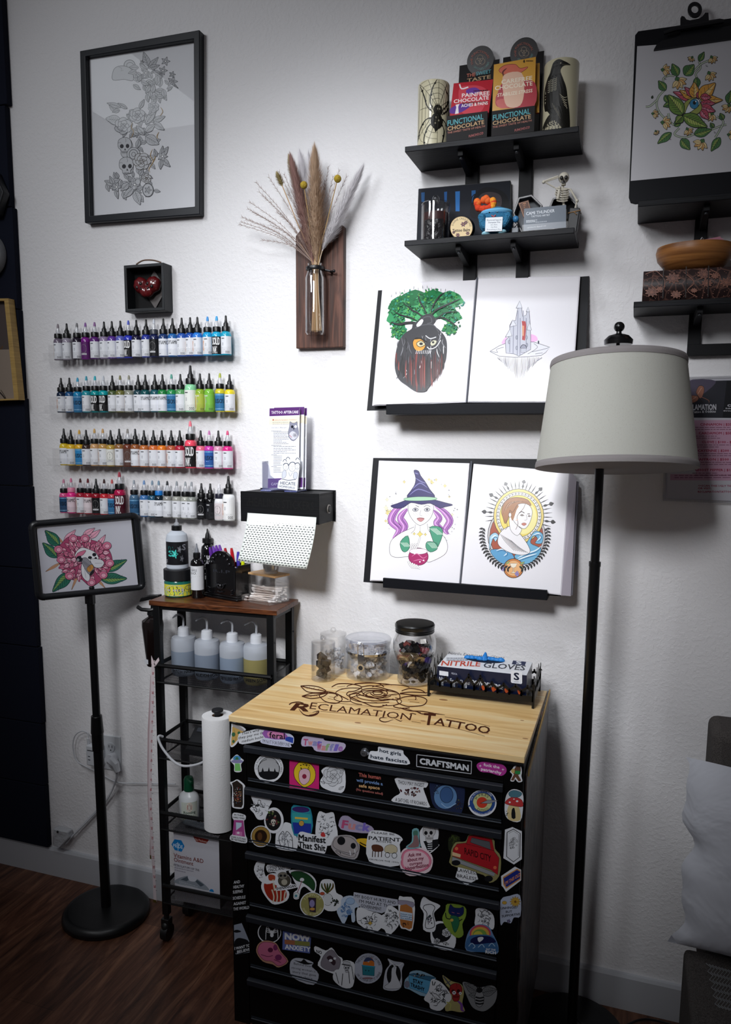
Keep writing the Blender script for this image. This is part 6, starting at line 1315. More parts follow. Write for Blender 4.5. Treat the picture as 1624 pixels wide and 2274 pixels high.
d.ell(1122,552,20,24,'#9a9cae',lc=lc,lw=4,a0=180,a1=360);d.poly([(1104,552),(1140,552),(1140,580),(1104,580)],'#c4c6d2',0,lc,2);d.ell(1222,512,5,12,'#3d3f50')
d.build('artwork',b1,'small castle tower on a floating rock')
d=page(pages2,0);d.at(790,990,1/3.007);sk_='#f3f0f2'
for i in range(60):
    a=rr.uniform(2.2,7.2);r_=rr.uniform(.92,1.12);x,y=440+math.cos(a)*220*r_,450+math.sin(a)*225*r_;k=rr.random()
    if y < 250 and abs(x-430) < 60:continue
    if k < .3:d.star(x,y,rr.uniform(10,17),rr.choice(['#e0cf8c','#f3ecc8']),'#8a8266',1.2,.45)
    elif k < .6:d.ell(x,y,4,4,'#8a8a8e',n=8)
    else:d.star(x,y,9,'#77777c',k=.12)
V1,V2='#b67ac0','#7d4a94'
for p_,w in (([(330,390),(270,430),(240,500),(290,560),(250,620)],52),([(345,420),(300,480),(330,540),(300,600)],50),([(530,400),(590,440),(630,500),(600,560),(620,590)],48),([(520,430),(560,480),(540,520),(590,560)],44)):
    d.line(p_,w,'#3c2548',6,True);d.line(p_,w-5,V1,6,True);d.line([(x-8,y) for x,y in p_],8,'#dba9dd',6,True);d.line([(x+12,y+3) for x,y in p_],6,V2,6,True);d.line([(x+2,y) for x,y in p_],2,'#3c2548',6)
d.poly([(235,640),(290,590),(350,560),(400,540),(430,540),(500,545),(560,580),(600,620),(615,680),(590,730),(500,775),(470,770),(400,745),(350,740),(270,745),(230,720)],sk_,4,'#3a3a3e',2.6)
for q in ([(300,640),(350,600),(360,680),(330,710),(305,690)],[(495,545),(570,545),(580,600),(540,690),(520,640)],[(480,640),(540,650),(545,690),(500,710),(470,680)]):
    d.poly(q,'#4f9a7c',3,'#22362e',3)
    for k in range(5):d.line([(q[0][0]+k*10,q[0][1]+6),(q[2][0]-30+k*9,q[2][1]-6)],2.4,'#dceee4')
d.poly([(395,520),(400,560),(430,590),(470,580),(485,520)],sk_,3);d.line([(398,525),(395,560),(370,585)],2.2,'#3a3a3e',3);d.line([(480,520),(485,560),(505,585)],2.2,'#3a3a3e',3)
d.poly([(350,400),(370,380),(440,370),(510,385),(520,430),(495,490),(440,530),(400,515),(360,460)],sk_,4,'#3a3a3e',2.6)
for s_,ex in ((-1,400),(1,478)):
    d.poly([(ex-20,428),(ex,414),(ex+20,426),(ex,440)],'#c9c9cf',3,'#2a2a2e',3);d.ell(ex,426,7,8,'#55555c');d.line([(ex-24*s_ if s_ < 0 else ex-22,408),(ex,398),(ex+22,408)],3,'#4a4a50',3)
    for k in range(7):d.ell(ex-14+k*6,452+(k % 3)*6,1.6,1.6,'#9a7a70',n=6)
d.line([(437,430),(430,462),(446,468)],2,'#55555c',3);d.poly([(410,486),(432,480),(460,486),(440,506),(424,502)],'#c98a8c',3,'#6a3a40',2);d.line([(410,487),(460,487)],2,'#5a2a30')
HT='#3f3a6a'
d.poly([(235,402),(280,385),(350,360),(430,350),(520,360),(600,380),(650,395),(600,408),(560,415),(500,385),(440,392),(370,380),(320,412),(270,418)],HT,3,'#1c1a30',3)
d.poly([(390,165),(420,168),(435,200),(465,240),(495,290),(530,345),(440,360),(345,345),(370,300),(395,260),(402,215)],HT,3,'#1c1a30',3)
for p_ in ([(400,215),(440,240),(470,250)],[(380,290),(430,250),(480,280)],[(360,330),(420,290),(510,320)],[(395,180),(420,190)]):d.line(p_,7,'#7d7ab0',4,True)
d.poly([(330,350),(420,340),(530,345),(535,360),(430,368),(335,365)],'#a7cfae',3,'#31503c',2.4)
d.star(430,590,22,'#e6d47c','#7a6c38',2,.5);d.star(392,588,12,'#e6d47c','#7a6c38',1.6,.4);d.star(466,592,12,'#e6d47c','#7a6c38',1.6,.4);d.line([(432,530),(432,568)],1.6,'#7a7a7e')
d.ell(420,740,66,58,'#a8326a',lc='#4a1a34',lw=3);d.ell(420,705,60,20,'#efe6ee',lc='#4a1a34',lw=2)
for p_ in ([(375,740),(410,720),(450,750),(478,735)],[(385,770),(430,760),(465,775)]):d.line(p_,6,'#d77aa6',4,True)
for x,y in ((430,775),(455,765),(395,720)):d.ell(x,y,5,5,'#f6eef4')
for k in range(4):d.line([(365+k*12,690),(372+k*14,665),(385+k*16,655-6*(k==3)*8)],10,'#3a3a3e',3);d.line([(365+k*12,690),(372+k*14,665),(385+k*16,655-6*(k==3)*8)],7,sk_,3)
for k in range(5):d.line([(350+k*14,770+k*6),(366+k*14,800+k*4),(384+k*12,818)],11,'#3a3a3e',3);d.line([(350+k*14,770+k*6),(366+k*14,800+k*4),(384+k*12,818)],8,sk_,3)
d.build('artwork',b2,'witch with violet hair holding a red potion bowl')
d=page(pages2,1);d.at(790,990,1/3.007);K='#2b2a2c'
for i in range(29):
    a=math.radians(172+i*7.6);x0,y0=1090+150*math.cos(a),470+172*math.sin(a);big=i % 4==2;L_=1.0
    x1,y1=1090+(250 if big else 225)*math.cos(a),470+(245 if big else 238)*math.sin(a)
    d.line([(x0,y0),((x0+x1)/2,(y0+y1)/2),(x1,y1)],7,K,0,True)
    if big:d.leaf((x0+x1*2)/3,(y0+y1*2)/3,x1,y1,26,K,K,1,0);d.leaf(x0+(x1-x0)*.25,y0+(y1-y0)*.25,x0+(x1-x0)*.6,y0+(y1-y0)*.6,14,K,K,1,0)
d.ell(1075,600,192,200,'#c9c4c6',lc=K,lw=4);d.ell(1075,600,178,188,'#a8513a',lc=K,lw=3)
d.ell(1090,470,168,182,'#e6cf7a',lc=K,lw=4);d.ell(1090,470,150,162,'#f2efec',lc=K,lw=3)
for i in range(40):
    a=math.radians(i*9);d.line([(1090+(132)*math.cos(a),470+143*math.sin(a)),(1090+147*math.cos(a),470+158*math.sin(a))],4,K);d.line([(1090+140*math.cos(a),470+151*math.sin(a)),(1090+140*math.cos(a+.1),470+151*math.sin(a+.1))],3,K)
d.ell(1090,470,128,140,'#ecd76a',lc=K,lw=3);d.ell(1120,480,90,110,'#f3e9a0')
for q,c in (([(895,610),(930,580),(955,600),(935,640),(920,620),(905,660),(895,700)],'#a9cfe4'),([(900,700),(960,690),(1020,700),(1060,750),(1000,790),(940,760)],'#5fa0cc'),([(1160,620),(1200,570),(1250,590),(1245,650),(1200,650),(1215,620),(1190,600),(1170,650),(1240,690),(1200,760),(1130,790),(1060,740),(1110,700)],'#6fb0d4')):d.poly(q,c,4,K,3)
for p_ in ([(905,620),(930,600),(945,615)],[(940,700),(980,690),(1010,715),(990,735)],[(1080,750),(1140,720),(1200,700),(1240,670)],[(1180,600),(1220,585),(1235,610),(1210,635)],[(1075,765),(1140,740),(1210,720)]):d.line(p_,9,'#e6f2f8',5,True);d.line([(x+6,y+8) for x,y in p_],6,'#2a6a98',5,True)
d.poly([(960,590),(1000,550),(1045,540),(1100,590),(1150,660),(1165,710),(1120,730),(1050,720),(985,690),(950,650)],'#efecef',4,K,3)
for k in range(8):d.line([(968+k*10,590+k*6),(1000+k*14,640+k*6),(1060+k*13,700+k*2)],2.6,'#5a585c',4)
d.poly([(1030,470),(1035,560),(1080,600),(1110,560),(1090,540)],sk_,3,K,2.4)
d.poly([(1040,430),(1070,385),(1130,378),(1170,410),(1180,450),(1165,510),(1135,552),(1100,545),(1055,500)],sk_,4,K,2.6)
d.poly([(1020,440),(1030,390),(1060,385),(1090,400),(1075,430),(1050,500),(1035,470)],'#a9744c',3)
d.poly([(975,440),(990,385),(1030,352),(1090,345),(1150,362),(1172,400),(1130,385),(1085,392),(1060,430),(1045,445),(1030,430),(1022,480),(1000,520),(985,480)],'#a9744c',4,'#4a3020',3)
for k in range(7):d.line([(985+k*6,460-k*10),(1020+k*10,385-k*2),(1100+k*10,368+k*2)],3,('#5c3c26','#d2a57c')[k % 2],4,True)
d.line([(1135,385),(1120,420),(1080,470),(1085,520),(1070,560)],3,'#5c3c26',4);d.line([(1005,500),(1015,540),(1000,560)],3,'#5c3c26',3)
d.ell(1032,462,9,15,sk_,lc=K,lw=2);d.line([(1092,450),(1110,440),(1128,450)],5,'#4a3a34',3);d.line([(1148,455),(1165,455)],5,'#4a3a34');d.poly([(1098,464),(1112,456),(1128,466),(1112,470)],'#8a7a74',0,K,1.5);d.poly([(1150,470),(1160,464),(1172,470),(1160,475)],'#8a7a74',0,K,1.5);d.line([(1140,460),(1144,492),(1128,498)],2,'#7a6a64',3);d.poly([(1108,522),(1125,514),(1142,522),(1125,534)],'#c47a6a',3,'#6a3a30',1.5);d.line([(1085,490),(1070,500)],5,'#eec9b8')
d.ell(1055,818,66,64,'#d2854a',lc=K,lw=4);d.ell(1055,818,54,52,'#e8b27c',lc='#8a4a22',lw=2);d.poly([(1030,785),(1080,785),(1070,810),(1056,815),(1056,840),(1075,850),(1035,850),(1052,840),(1052,815),(1040,810)],'#f0e6d4',0,'#6a3a22',2)
for x,y in ((985,805),(975,815),(990,820),(1080,845),(1072,855),(1085,858),(983,828),(1080,865)):d.ell(x,y,8,8,'#9d8fc4',lc='#55457a',lw=1.4,n=10)
for a in ((1005,790,1030,770,14),(1100,790,1130,775,14),(1100,800,1120,830,14)):d.leaf(*a,'#a9bd7c','#4a5a30',1.5,2)
for s_ in (-1,1):
    for k in range(17):
        a=math.radians(95+s_*(8+k*5.6)) if s_ > 0 else math.radians(85-(8+k*5.6));x,y=1065+218*math.cos(a),600+225*math.sin(a)
        for e in (-1,1):d.leaf(x,y,x+26*math.cos(a+e*1.0-s_*1.4),y+26*math.sin(a+e*1.0-s_*1.4),12,K,K,1,0)
    d.line([(1065+218*math.cos(math.radians(90+s_*(10+k*10))),600+225*math.sin(math.radians(90+s_*(10+k*10)))) for k in range(10)],3,K)
d.build('artwork',b2,'haloed woman above blue waves')
t,pl=ART_CLIP
d=D(pl,base=.0012,rough=.6);d.sheet([(1415.5,103.5),(1640,87),(1640,380),(1401,402.5)],'#c9c8cc');d.at(1340,0,1/2.775);G1,G2,O1,R1='#4f7a4a','#8fa45a','#dba04a','#c2566a';K='#26282a'
for p_ in ([(375,560),(340,600),(330,650),(350,700),(390,740)],[(440,470),(400,470),(370,490),(375,540)],[(590,380),(600,420),(570,460),(590,500)],[(470,790),(440,830),(500,850),(560,830),(640,810),(720,780),(760,770)],[(700,720),(740,750),(720,800),(690,850)],[(560,440),(600,400),(640,380),(680,370)],[(400,700),(420,760),(460,780)],[(330,620),(290,655),(262,660)]):d.line(p_,13,K,5);d.line(p_,8,'#b9c4b0',5)
for a in ((385,560,340,500,50),(380,590,410,640,40),(460,470,425,395,56),(500,465,560,400,70),(575,480,580,550,44),(590,380,622,322,36),(440,780,480,740,40),(420,820,335,888,48),(480,860,535,925,60),(560,830,670,800,60),(720,850,665,935,50),(740,740,720,700,36),(770,640,788,560,50),(420,640,370,660,34),(300,610,305,592,12),(680,790,660,760,30)):d.leaf(*a,G1,K,3,4,G2)
for x,y,r_ in ((375,435,42),(460,500,56),(545,360,26),(670,362,36),(655,462,44),(312,705,32),(375,760,46),(325,815,22),(520,805,36),(605,880,52),(665,710,44),(770,660,42),(780,835,36)):
    for k in range(5):a=-1.2+k*.6+(x % 3);d.leaf(x,y,x+r_*math.cos(a),y+r_*math.sin(a),r_*.55,('#e8cf9a','#e0b070')[k % 2],K,2.4,0)
    d.leaf(x,y,x-r_*.5*math.cos(.2+(x % 3)),y-r_*.5*math.sin(.2+(x % 3)),r_*.5,G1,K,2,0)
for a,c in (((560,620,430,570,50),R1),((550,610,470,560,44),O1),((560,600,500,540,40),R1),((560,610,560,510,60),O1),((580,610,610,560,40),R1),((590,610,690,515,80),O1),((600,620,735,620,56),O1),((600,640,690,640,44),R1),((600,660,690,690,54),R1),((600,680,650,740,50),R1),((600,600,665,605,44),R1)):d.leaf(*a,c,K,3.4,3,'#f0cf8a' if c==O1 else '#e08aa0')
d.poly([(500,640),(560,605),(600,640),(605,680),(570,710),(500,700)],'#9da45a',4,K,3);d.poly([(505,700),(530,640),(560,612),(590,620),(592,650),(560,680),(520,705)],'#dfe4ea',3,K,3.4);d.ell(560,645,27,30,'#3f86b0',lc=K,lw=3);d.ell(562,638,10,12,K);d.ell(570,630,4,4,'#ffffff')
for a in ((490,710,400,590,90),(490,715,640,785,80),(490,720,445,765,50)):d.leaf(*a,'#6a8a42',K,4,6,'#aebf68')
for x,y in ((440,610),(415,860),(690,820),(640,410),(385,490)):d.line([(x+2.2*k*math.cos(k),y+2.2*k*math.sin(k)) for k in [j*.5 for j in range(9)]],2,K)
d.build('artwork',t,'print of an eye inside an orange flower with trailing leaves')
t,pl=ART_POST
d=D(pl,base=.0001,rough=.4);d.sheet([(1486,843),(1675,838),(1675,1114),(1479,1107)],'#b5b4bc');d.at(1180,700,1/3.658)
d.poly([(1266,538),(1790,525),(1790,836),(1290,832)],'#25262e');d.poly([(1266,538),(1500,533),(1400,640),(1300,700)],'#4a4456',4);d.poly([(1590,533),(1790,528),(1790,836),(1555,832)],'#0f1016')
for s_,q in ((0,[(1350,650),(1340,620),(1365,575),(1400,580),(1405,620),(1385,670),(1360,672)]),(1,[(1345,655),(1300,655),(1282,690),(1310,712),(1350,695),(1360,670)])):d.poly(q,'#8a5a48',4,'#2a1a16',3)
d.line([(1350,650),(1395,712)],5,'#2a1a16');d.line([(1375,660),(1440,690),(1445,710)],4,'#8a5a48',3);d.line([(1355,640),(1385,590)],3,'#c9a08a');d.line([(1300,690),(1340,665)],3,'#c9a08a')
d.text('CLAMATION',1285,770,1503,768,46,'#c3c3c9',.03);d.text('Tattoo & Oddities',1310,795,1500,790,20,'#c3c3c9',.02);d.text('CL',1597,742,1640,742,18,'#c9c9d0',.04);d.text('Subm',1580,762,1640,762,11,'#c9c9d0',.02);d.text('throug',1562,781,1640,781,11,'#c9c9d0',.02)
d.poly([(1297,853),(1790,850),(1790,1345),(1130,1340),(1130,1290),(1340,1290)],'#b48ea4')
cR='#8c1f40'
for s_,x,y in (('CINNAMON | $20',1375,896),('CARDAMOM | $50',1363,967),('CLOVE | $100 - $',1387,1038),('CAYENNE | $200 -',1354,1109),('SAFFRON | $500 -',1349,1180),('GHOST PEPPER | $1,',1332,1266)):
    d.text(s_,x,y,1628,y+(2 if x > 1380 else 0),19,cR,.03);d.rows(1310,y+16,1640,y+16,1,5,'#6d4058',int(y));d.rows(1330,y+32,1640,y+32,1,5,'#6d4058',int(y)+1)
d.rows(1165,1302,1640,1318,2,5,'#6d4058',4);d.text('<<SCAN THIS UGLY THI',1358,1392,1630,1394,15,cR,.03);d.text('OR VISIT:',1357,1413,1462,1414,15,cR,.03);d.text('RECLAMATIONTATTOO',1355,1441,1634,1441,15,cR,.03)
d.build('artwork',t,'dark banner over a pink price list')
t,pl,q=ART_SIGN
d=D(pl,base=.0006,rough=.25,spec=.5);d.sheet(q,'#c8c9d3');d.at(40,1110,1/4.92);K='#20222a';PK,PK2,PD='#cf7392','#e8a9bf','#a8486c'
for a in ((500,480,370,350,26),(460,690,300,785,30),(660,800,585,985,26),(860,860,955,965,26)):d.leaf(*a,'#c99a78','#6a4a3a',3,0)
for a in ((450,500,295,335,120),(425,630,268,470,110),(580,790,378,1005,130),(940,770,1190,655,110),(900,860,1190,858,120),(560,740,460,730,60)):d.leaf(*a,'#2f6f5c','#16303a',6,6,'#7fa25c')
for a in ((500,470,630,325,70),(710,390,840,308,60),(780,420,900,325,60),(880,500,955,380,50)):d.leaf(*a,PK2,K,4,1)
rr=random.Random(8)
d.poly([(420,560),(480,470),(560,400),(680,400),(780,430),(900,470),(990,540),(1030,650),(1010,760),(940,840),(860,920),(780,940),(680,860),(560,850),(470,740)],PD,4,K,4)
for L_ in range(5,0,-1):
    n_=8+L_*4
    for i in range(n_):
        a=6.283*(i+.5*(L_ % 2))/n_+rr.uniform(-.12,.12);q_=.16+.165*L_;x,y=720+300*q_*math.cos(a),650+250*q_*math.sin(a);b_=a+rr.uniform(-.4,.4)+math.pi;w=rr.uniform(34,48)
        x2,y2=x+75*math.cos(b_),y+75*math.sin(b_);d.leaf(x2,y2,x,y,w+4,rr.choice([PK,PK,PK2]),K,4,0,'#f0c4d2' if rr.random() < .5 else None)
        if rr.random() < .4:d.line([(x,y),(x+14*math.cos(b_+1.3),y+14*math.sin(b_+1.3)),(x+22*math.cos(b_),y+22*math.sin(b_))],9,PD,4,True)
for cx_q,cy_q in ((440,540),(600,420),(730,420),(470,650),(970,500),(1000,690),(800,900),(930,820),(560,830)):
    d.ell(cx_q,cy_q,48,42,PK,lc=K,lw=4);d.ell(cx_q+4,cy_q+4,26,22,PK2,lc=K,lw=3)
d.poly([(625,620),(640,560),(700,520),(790,545),(850,580),(880,640),(830,680),(700,680)],'#dfdfe4',4,K,5);d.ell(832,598,22,20,K);d.ell(848,640,14,16,K);d.ell(785,630,22,16,K)
d.poly([(630,640),(650,580),(740,550),(710,600),(660,620)],PK,3,K,4)
d.poly([(790,650),(900,650),(940,690),(900,740),(830,730)],'#d6d6dc',4,K,4);d.poly([(700,690),(690,780),(710,850),(760,890),(785,850),(760,760)],'#dcdce2',4,K,4)
d.poly([(690,660),(740,630),(800,690),(830,740),(815,800),(780,815),(740,770)],'#8d8d96',4,K,4);d.poly([(750,750),(800,705),(825,740),(780,790)],'#c08a48',3,K,3);d.poly([(785,800),(825,760),(822,800),(790,830)],'#25252a',3)
d.ell(670,645,36,34,K);d.ell(655,655,12,13,'#dcdce2');d.ell(655,655,7,8,K);d.ell(700,625,10,10,'#dcdce2')
for p_ in ([(720,720),(740,850)],[(840,690),(920,690)]):d.line(p_,3,'#77777e')
for k in range(14):d.line([(700+k*7,650+k*5),(690+k*8,680+k*6)],2,'#3a3a42')
d.build('artwork',t,'pink chrysanthemum with bee and skull')
y0_,y1_,zd_=HOLD
def brochure(i,q,y,label):
    d=D(planey(y),base=.0001,rough=.35)
    tt=thing('brochure',label,'brochure',P(*q[3],y=y),'aftercare brochures');d.sheet(q,'#eceef4',.0015)
    (x0,yt_),(x1,yt2),(x2,yb2),(x3,yb_)=q;f=lambda u,v:(x0+(x1-x0)*u+(x3-x0)*v,yt_+(yt2-yt_)*u+(yb_-yt_)*v)
    d.poly([f(0,0),f(1,0),f(1,.095),f(0,.098)],'#5b2f72');d.poly([f(0,.112),f(1,.105),f(1,.2),f(0,.205)],'#f1e9d2');d.poly([f(0,.88),f(1,.88),f(1,1),f(0,1)],'#6a3f85')
    if i==0:
        d.at(520,880,1/5.685);d.text('TATTOO AFTERCARE',472,222,812,215,36,'#f2eef6',.02);d.text('Safety & Sanitation Guidelines',512,308,790,302,16,'#b5503a');d.poly([(482,306),(494,284),(508,306)],'#b5503a')
        d.rows(485,328,690,348,2,4,'#55505c',3);d.text('Old School Aftercare',470,406,662,402,18,'#6d6a78')
        for a,b in ((438,600),(620,720),(740,870),(888,960)):d.rows(470,a,540+60*(a < 700),a,1,5,'#3d3a48',a);d.rows(498,a+14,690 if a < 500 else (780 if a < 700 else 605),b,int((b-a)/17),5.4,'#5c6078',a+1)
        d.poly([(705,320),(735,335),(770,335),(797,320),(800,370),(815,430),(812,500),(750,565),(695,520),(685,450),(700,380)],'#8d8fa0',3,'#2a2c3a',3);d.ell(735,385,16,18,'#1c1e2a');d.ell(778,382,16,18,'#e4e6f0');d.poly([(745,400),(765,400),(755,430)],'#1c1e2a');d.poly([(700,470),(740,440),(790,470),(800,510),(750,550),(705,515)],'#d3d4de',3);d.line([(700,490),(730,520)],6,'#b34a5a');d.rose(770,490,26,'#d3d4de','#2a2c3a',2.4)
        d.text('CAMI',470,1125,560,1122,34,'#e6dcf0',.01)
    d.build('sheet',tt)
for i,(ox,oy,y,lb_) in enumerate(((0,0,-.078,'front aftercare brochure with purple header and small print'),(10,-1.5,-.066,'second aftercare brochure peeking right of the front one'),(16,1,-.054,'rearmost aftercare brochure, its purple corner showing at far right'))):
    brochure(i,[(599+ox,907+oy),(666+ox,905+oy),(663.5+ox,1086),(595+ox,1084)],y,lb_)
d=D(planey(y0_-.0015),base=.0004,rough=.35);t=thing('caricature_card','cut-out card of three drawn heads lettered Hecate Homegirls, leaning on the brochure stand','card',P(640,1090,y=y0_-.002));d.at(520,880,1/5.685)
d.sheet([(650,760),(690,750),(760,770),(830,780),(835,850),(810,1050),(800,1190),(560,1165),(548,1150),(565,1065),(600,1045),(605,960),(620,800)],'#e9ebf1',.001);K='#3a4456'
for x,y,r_ in ((655,890,34),(735,890,44),(800,880,30)):
    d.ell(x,y,r_,r_*1.35,'#eef0f6',lc=K,lw=3);d.line([(x-r_,y-20),(x-r_*.4,y-r_*1.2),(x+r_*.6,y-r_*1.2),(x+r_,y-10)],9,K,4);d.line([(x-14,y-4),(x-5,y-6)],3,K);d.line([(x+6,y-6),(x+16,y-4)],3,K);d.line([(x-8,y+26),(x+8,y+26)],3,K);d.line([(x,y),(x+4,y+12)],2,K)
for x,y in ((680,790),(800,800),(640,820)):d.line([(x-22,y+6),(x-8,y-18),(x+10,y-20),(x+26,y+4)],7,K,4)
for q_ in ([(612,960),(640,930),(660,960),(650,1020),(610,1030)],[(760,960),(800,970),(790,1040),(750,1030)]):d.poly(q_,'#d3d7e2',3,K,3)
d.line([(600,1040),(680,1060),(780,1050)],7,K,3);d.line([(690,960),(710,1010),(740,960)],3,K,3)
d.text('HECATE',585,1112,775,1126,40,'#3a4456',.01);d.text('HOMEGIRLS',568,1146,765,1170,26,'#3a4456',.01);d.build('card_print',t)
pt=(Vector((0,0,ZT)),Vector((0,0,1)));d=D(pt,base=.0002,rough=.8,spec=.1);B='#4a2412';d.at(660,1340,1/2.8)
d.text('R',-40,664,66,672,0,B,.03,.2,up=(12,-48));d.line([(-50,630),(-30,618),(10,614),(40,622)],7,B,4);d.line([(10,655),(40,690),(80,700),(120,690),(135,670),(95,678)],9,B,4,True);d.line([(75,695),(110,688),(128,672)],4,B,4)
d.text('ECLAMATION',76,655,705,727,0,B,.0,up=(12,-40));
d.line([(560,712),(520,712),(516,728),(550,738),(600,722)],7,B,4,True);d.line([(600,712),(640,732),(655,728)],5,B,4,True);d.line([(700,690),(715,684),(740,690)],5,B,3);d.line([(660,650),(720,668),(770,680)],4,B,3)
d.text('T',782,752,850,758,0,B,.03,up=(12,-72));d.line([(740,672),(780,688),(840,684),(920,694)],7,B,4,True)
d.text('ATTOO',850,752,1192,812,0,B,.015,up=(14,-44))
for p_ in ([(90,616),(200,616),(330,628),(500,646),(640,662)],[(145,672),(300,684),(510,700)],[(712,734),(770,744)],[(918,706),(1060,730),(1200,766)],[(826,752),(980,776),(1168,826)],[(70,640),(100,640)]):d.line(p_,2.2,'#6a3a1c',4)
bl=B;W5=6.0
for p_ in ([(22,514),(80,512),(140,522),(180,548),(120,556),(60,548),(22,514)],[(30,578),(90,560),(150,560),(190,556),(160,580),(90,592),(30,578)],[(22,514),(90,530),(180,548)],[(30,578),(110,572),(180,560)],
           [(180,548),(240,560),(290,585),(320,600)],[(150,590),(140,570),(200,558),(260,570),(280,600),(240,622),(180,612),(150,590)],
           [(215,520),(260,500),(340,502),(400,520),(360,545),(320,550)],[(360,500),(440,494),(510,500),(540,520)],[(400,520),(460,512),(530,526),(570,545)],
           [(320,550),(310,570),(370,600),(420,620),(470,640),(520,642),(560,630)],[(320,570),(370,560),(410,575),(460,580),(520,600),(560,596),(620,600),(640,585),(630,560),(600,545),(540,530)],
           [(410,560),(400,540),(450,530),(520,534),(560,552),(550,575),(510,588),(450,582),(410,560)],[(470,548),(500,544),(530,552),(520,566),(480,566),(470,548)],[(455,560),(480,576),(520,578),(545,566)],
           [(620,600),(680,580),(760,580),(806,600),(790,630),(740,640),(680,640),(630,620),(620,600)],[(640,560),(700,552),(790,556),(830,560),(800,572),(720,570),(640,560)],[(630,625),(600,640),(640,652),(700,650)],[(650,545),(700,530),(770,540),(800,560)],[(640,650),(700,668),(780,672),(850,684)]):d.line(p_,W5,bl,6)
for cx_q,cy_q,rx_,ry_,a0_,a1_ in ((490,566,60,14,150,400),(500,566,90,24,20,300),(500,572,130,34,40,220),(490,580,165,40,60,330),(420,600,90,30,100,260),(570,610,80,26,-60,120),(350,560,110,34,150,300),(640,590,100,26,200,380),(460,520,150,24,180,330),(580,528,120,22,200,350),(300,590,70,22,60,230)):d.ell(cx_q,cy_q,rx_,ry_,None,lc=bl,lw=W5*.8,a0=a0_,a1=a1_)
for p_ in ([(60,530),(80,520)],[(90,536),(110,524)],[(120,540),(140,530)],[(70,572),(90,582)],[(110,568),(130,580)],[(200,580),(250,590)],[(190,590),(240,602)],[(690,600),(750,600)],[(700,612),(760,616)],[(340,580),(380,590)],[(580,570),(620,575)],[(250,520),(300,515)],[(270,530),(310,530)],[(460,610),(500,618)]):d.line(p_,2,'#6a3a1c')
d.build('burned_lettering',TOP)
# ================================================ UPPER SHELF ITEMS
def standing(xl,xr,y,z,yt):
    p=P((xl+xr)/2,300,y=y);x=xat((xl+xr)/2,y,z+.05);r=(xr-xl)/2/FPX*(Vector((x,y,z+.05))-CAM).dot(FW);return x,r,zat(x,y,yt)
def candle(label,xl,xr,yt,yb,draw,flip=0):
    y=-.078;x,r,zt=standing(xl,xr,y,ZS1,yt+8)
    t=thing('pillar_candle',label,'candle',(x,y,ZS1));m=M(mat('#c9c2a4',.35,spec=.5,coat=.3,name='ivory_wax'));m.lathe(x,y,[(.0001,ZS1+.0004),(r,ZS1+.0004),(r,zt-.003),(r*.96,zt),(r*.86,zt-.001),(r*.80,zt-.010),(.0001,zt-.010)],40);m.build('wax_body',t,smooth=60)
    d=D((Vector((0,0,0)),Vector((0,0,0))),rough=.4);d.z=0;cpx,cx0=(xl+xr)/2,math.atan2(CAM.y-y,CAM.x-x);hw=(xr-xl)/2
    def fn(px,py):
        u=max(-.985,min(.985,(px-cpx)/hw));a=cx0+math.asin(u);f=1;
        z=ZS1+.001+(zt-ZS1-.003)*max(0,min(1,((yb+4*math.cos(math.asin(u)))-py)/(yb-yt-4)))
        rr_=r+.0004+d.z*.4;return Vector((x+rr_*math.cos(a),y+rr_*math.sin(a),z))
    d.fn=fn;d.sub=7;draw(d);d.build('print',t);return t
K='#15140f'
def spider(d):
    d.at(860,60,1/3.383);g='#4a463a'
    for p_ in ([(380,415),(382,600),(375,900)],[(380,640),(240,440)],[(380,640),(232,620)],[(380,640),(300,430)],[(380,640),(440,450)],[(380,640),(455,560)],[(380,640),(235,820)],[(380,640),(450,800)],[(370,700),(300,890)]):d.line(p_,2.6,g)
    for k in range(1,7):
        s_=k*.16;d.line([(380+(x-380)*s_*1.02,640+(y-640)*s_) for x,y in ((240,440),(300,430),(381,415),(440,450),(458,560),(455,680))],2,g,3)
        d.line([(380+(x-380)*s_,640+(y-640)*s_) for x,y in ((240,440),(234,620),(238,820),(300,890),(375,900))],2,g,3)
    for p_ in ([(350,660),(320,590),(335,500),(372,432)],[(345,670),(300,620),(275,540),(245,455)],[(400,660),(440,600),(455,540),(425,480)],[(405,680),(440,640),(455,600)],[(350,700),(290,710),(250,760),(232,830)],[(360,730),(310,760),(280,830),(285,905)],[(400,700),(430,720),(450,760)],[(395,720),(425,780),(415,860),(408,890)]):
        d.line(p_,8,K,5,True)
        for i in range(1,len(p_)):d.ell(p_[i][0]*.5+p_[i-1][0]*.5,p_[i][1]*.5+p_[i-1][1]*.5,7,7,K,n=8)
    d.ell(378,650,34,40,K,n=16);d.ell(370,725,44,58,K,n=20);d.poly([(350,770),(392,770),(362,805)],K)
    for x,y in ((375,640),(390,640),(365,700),(385,720),(360,740)):d.ell(x,y,5,7,'#8a8470',n=8)
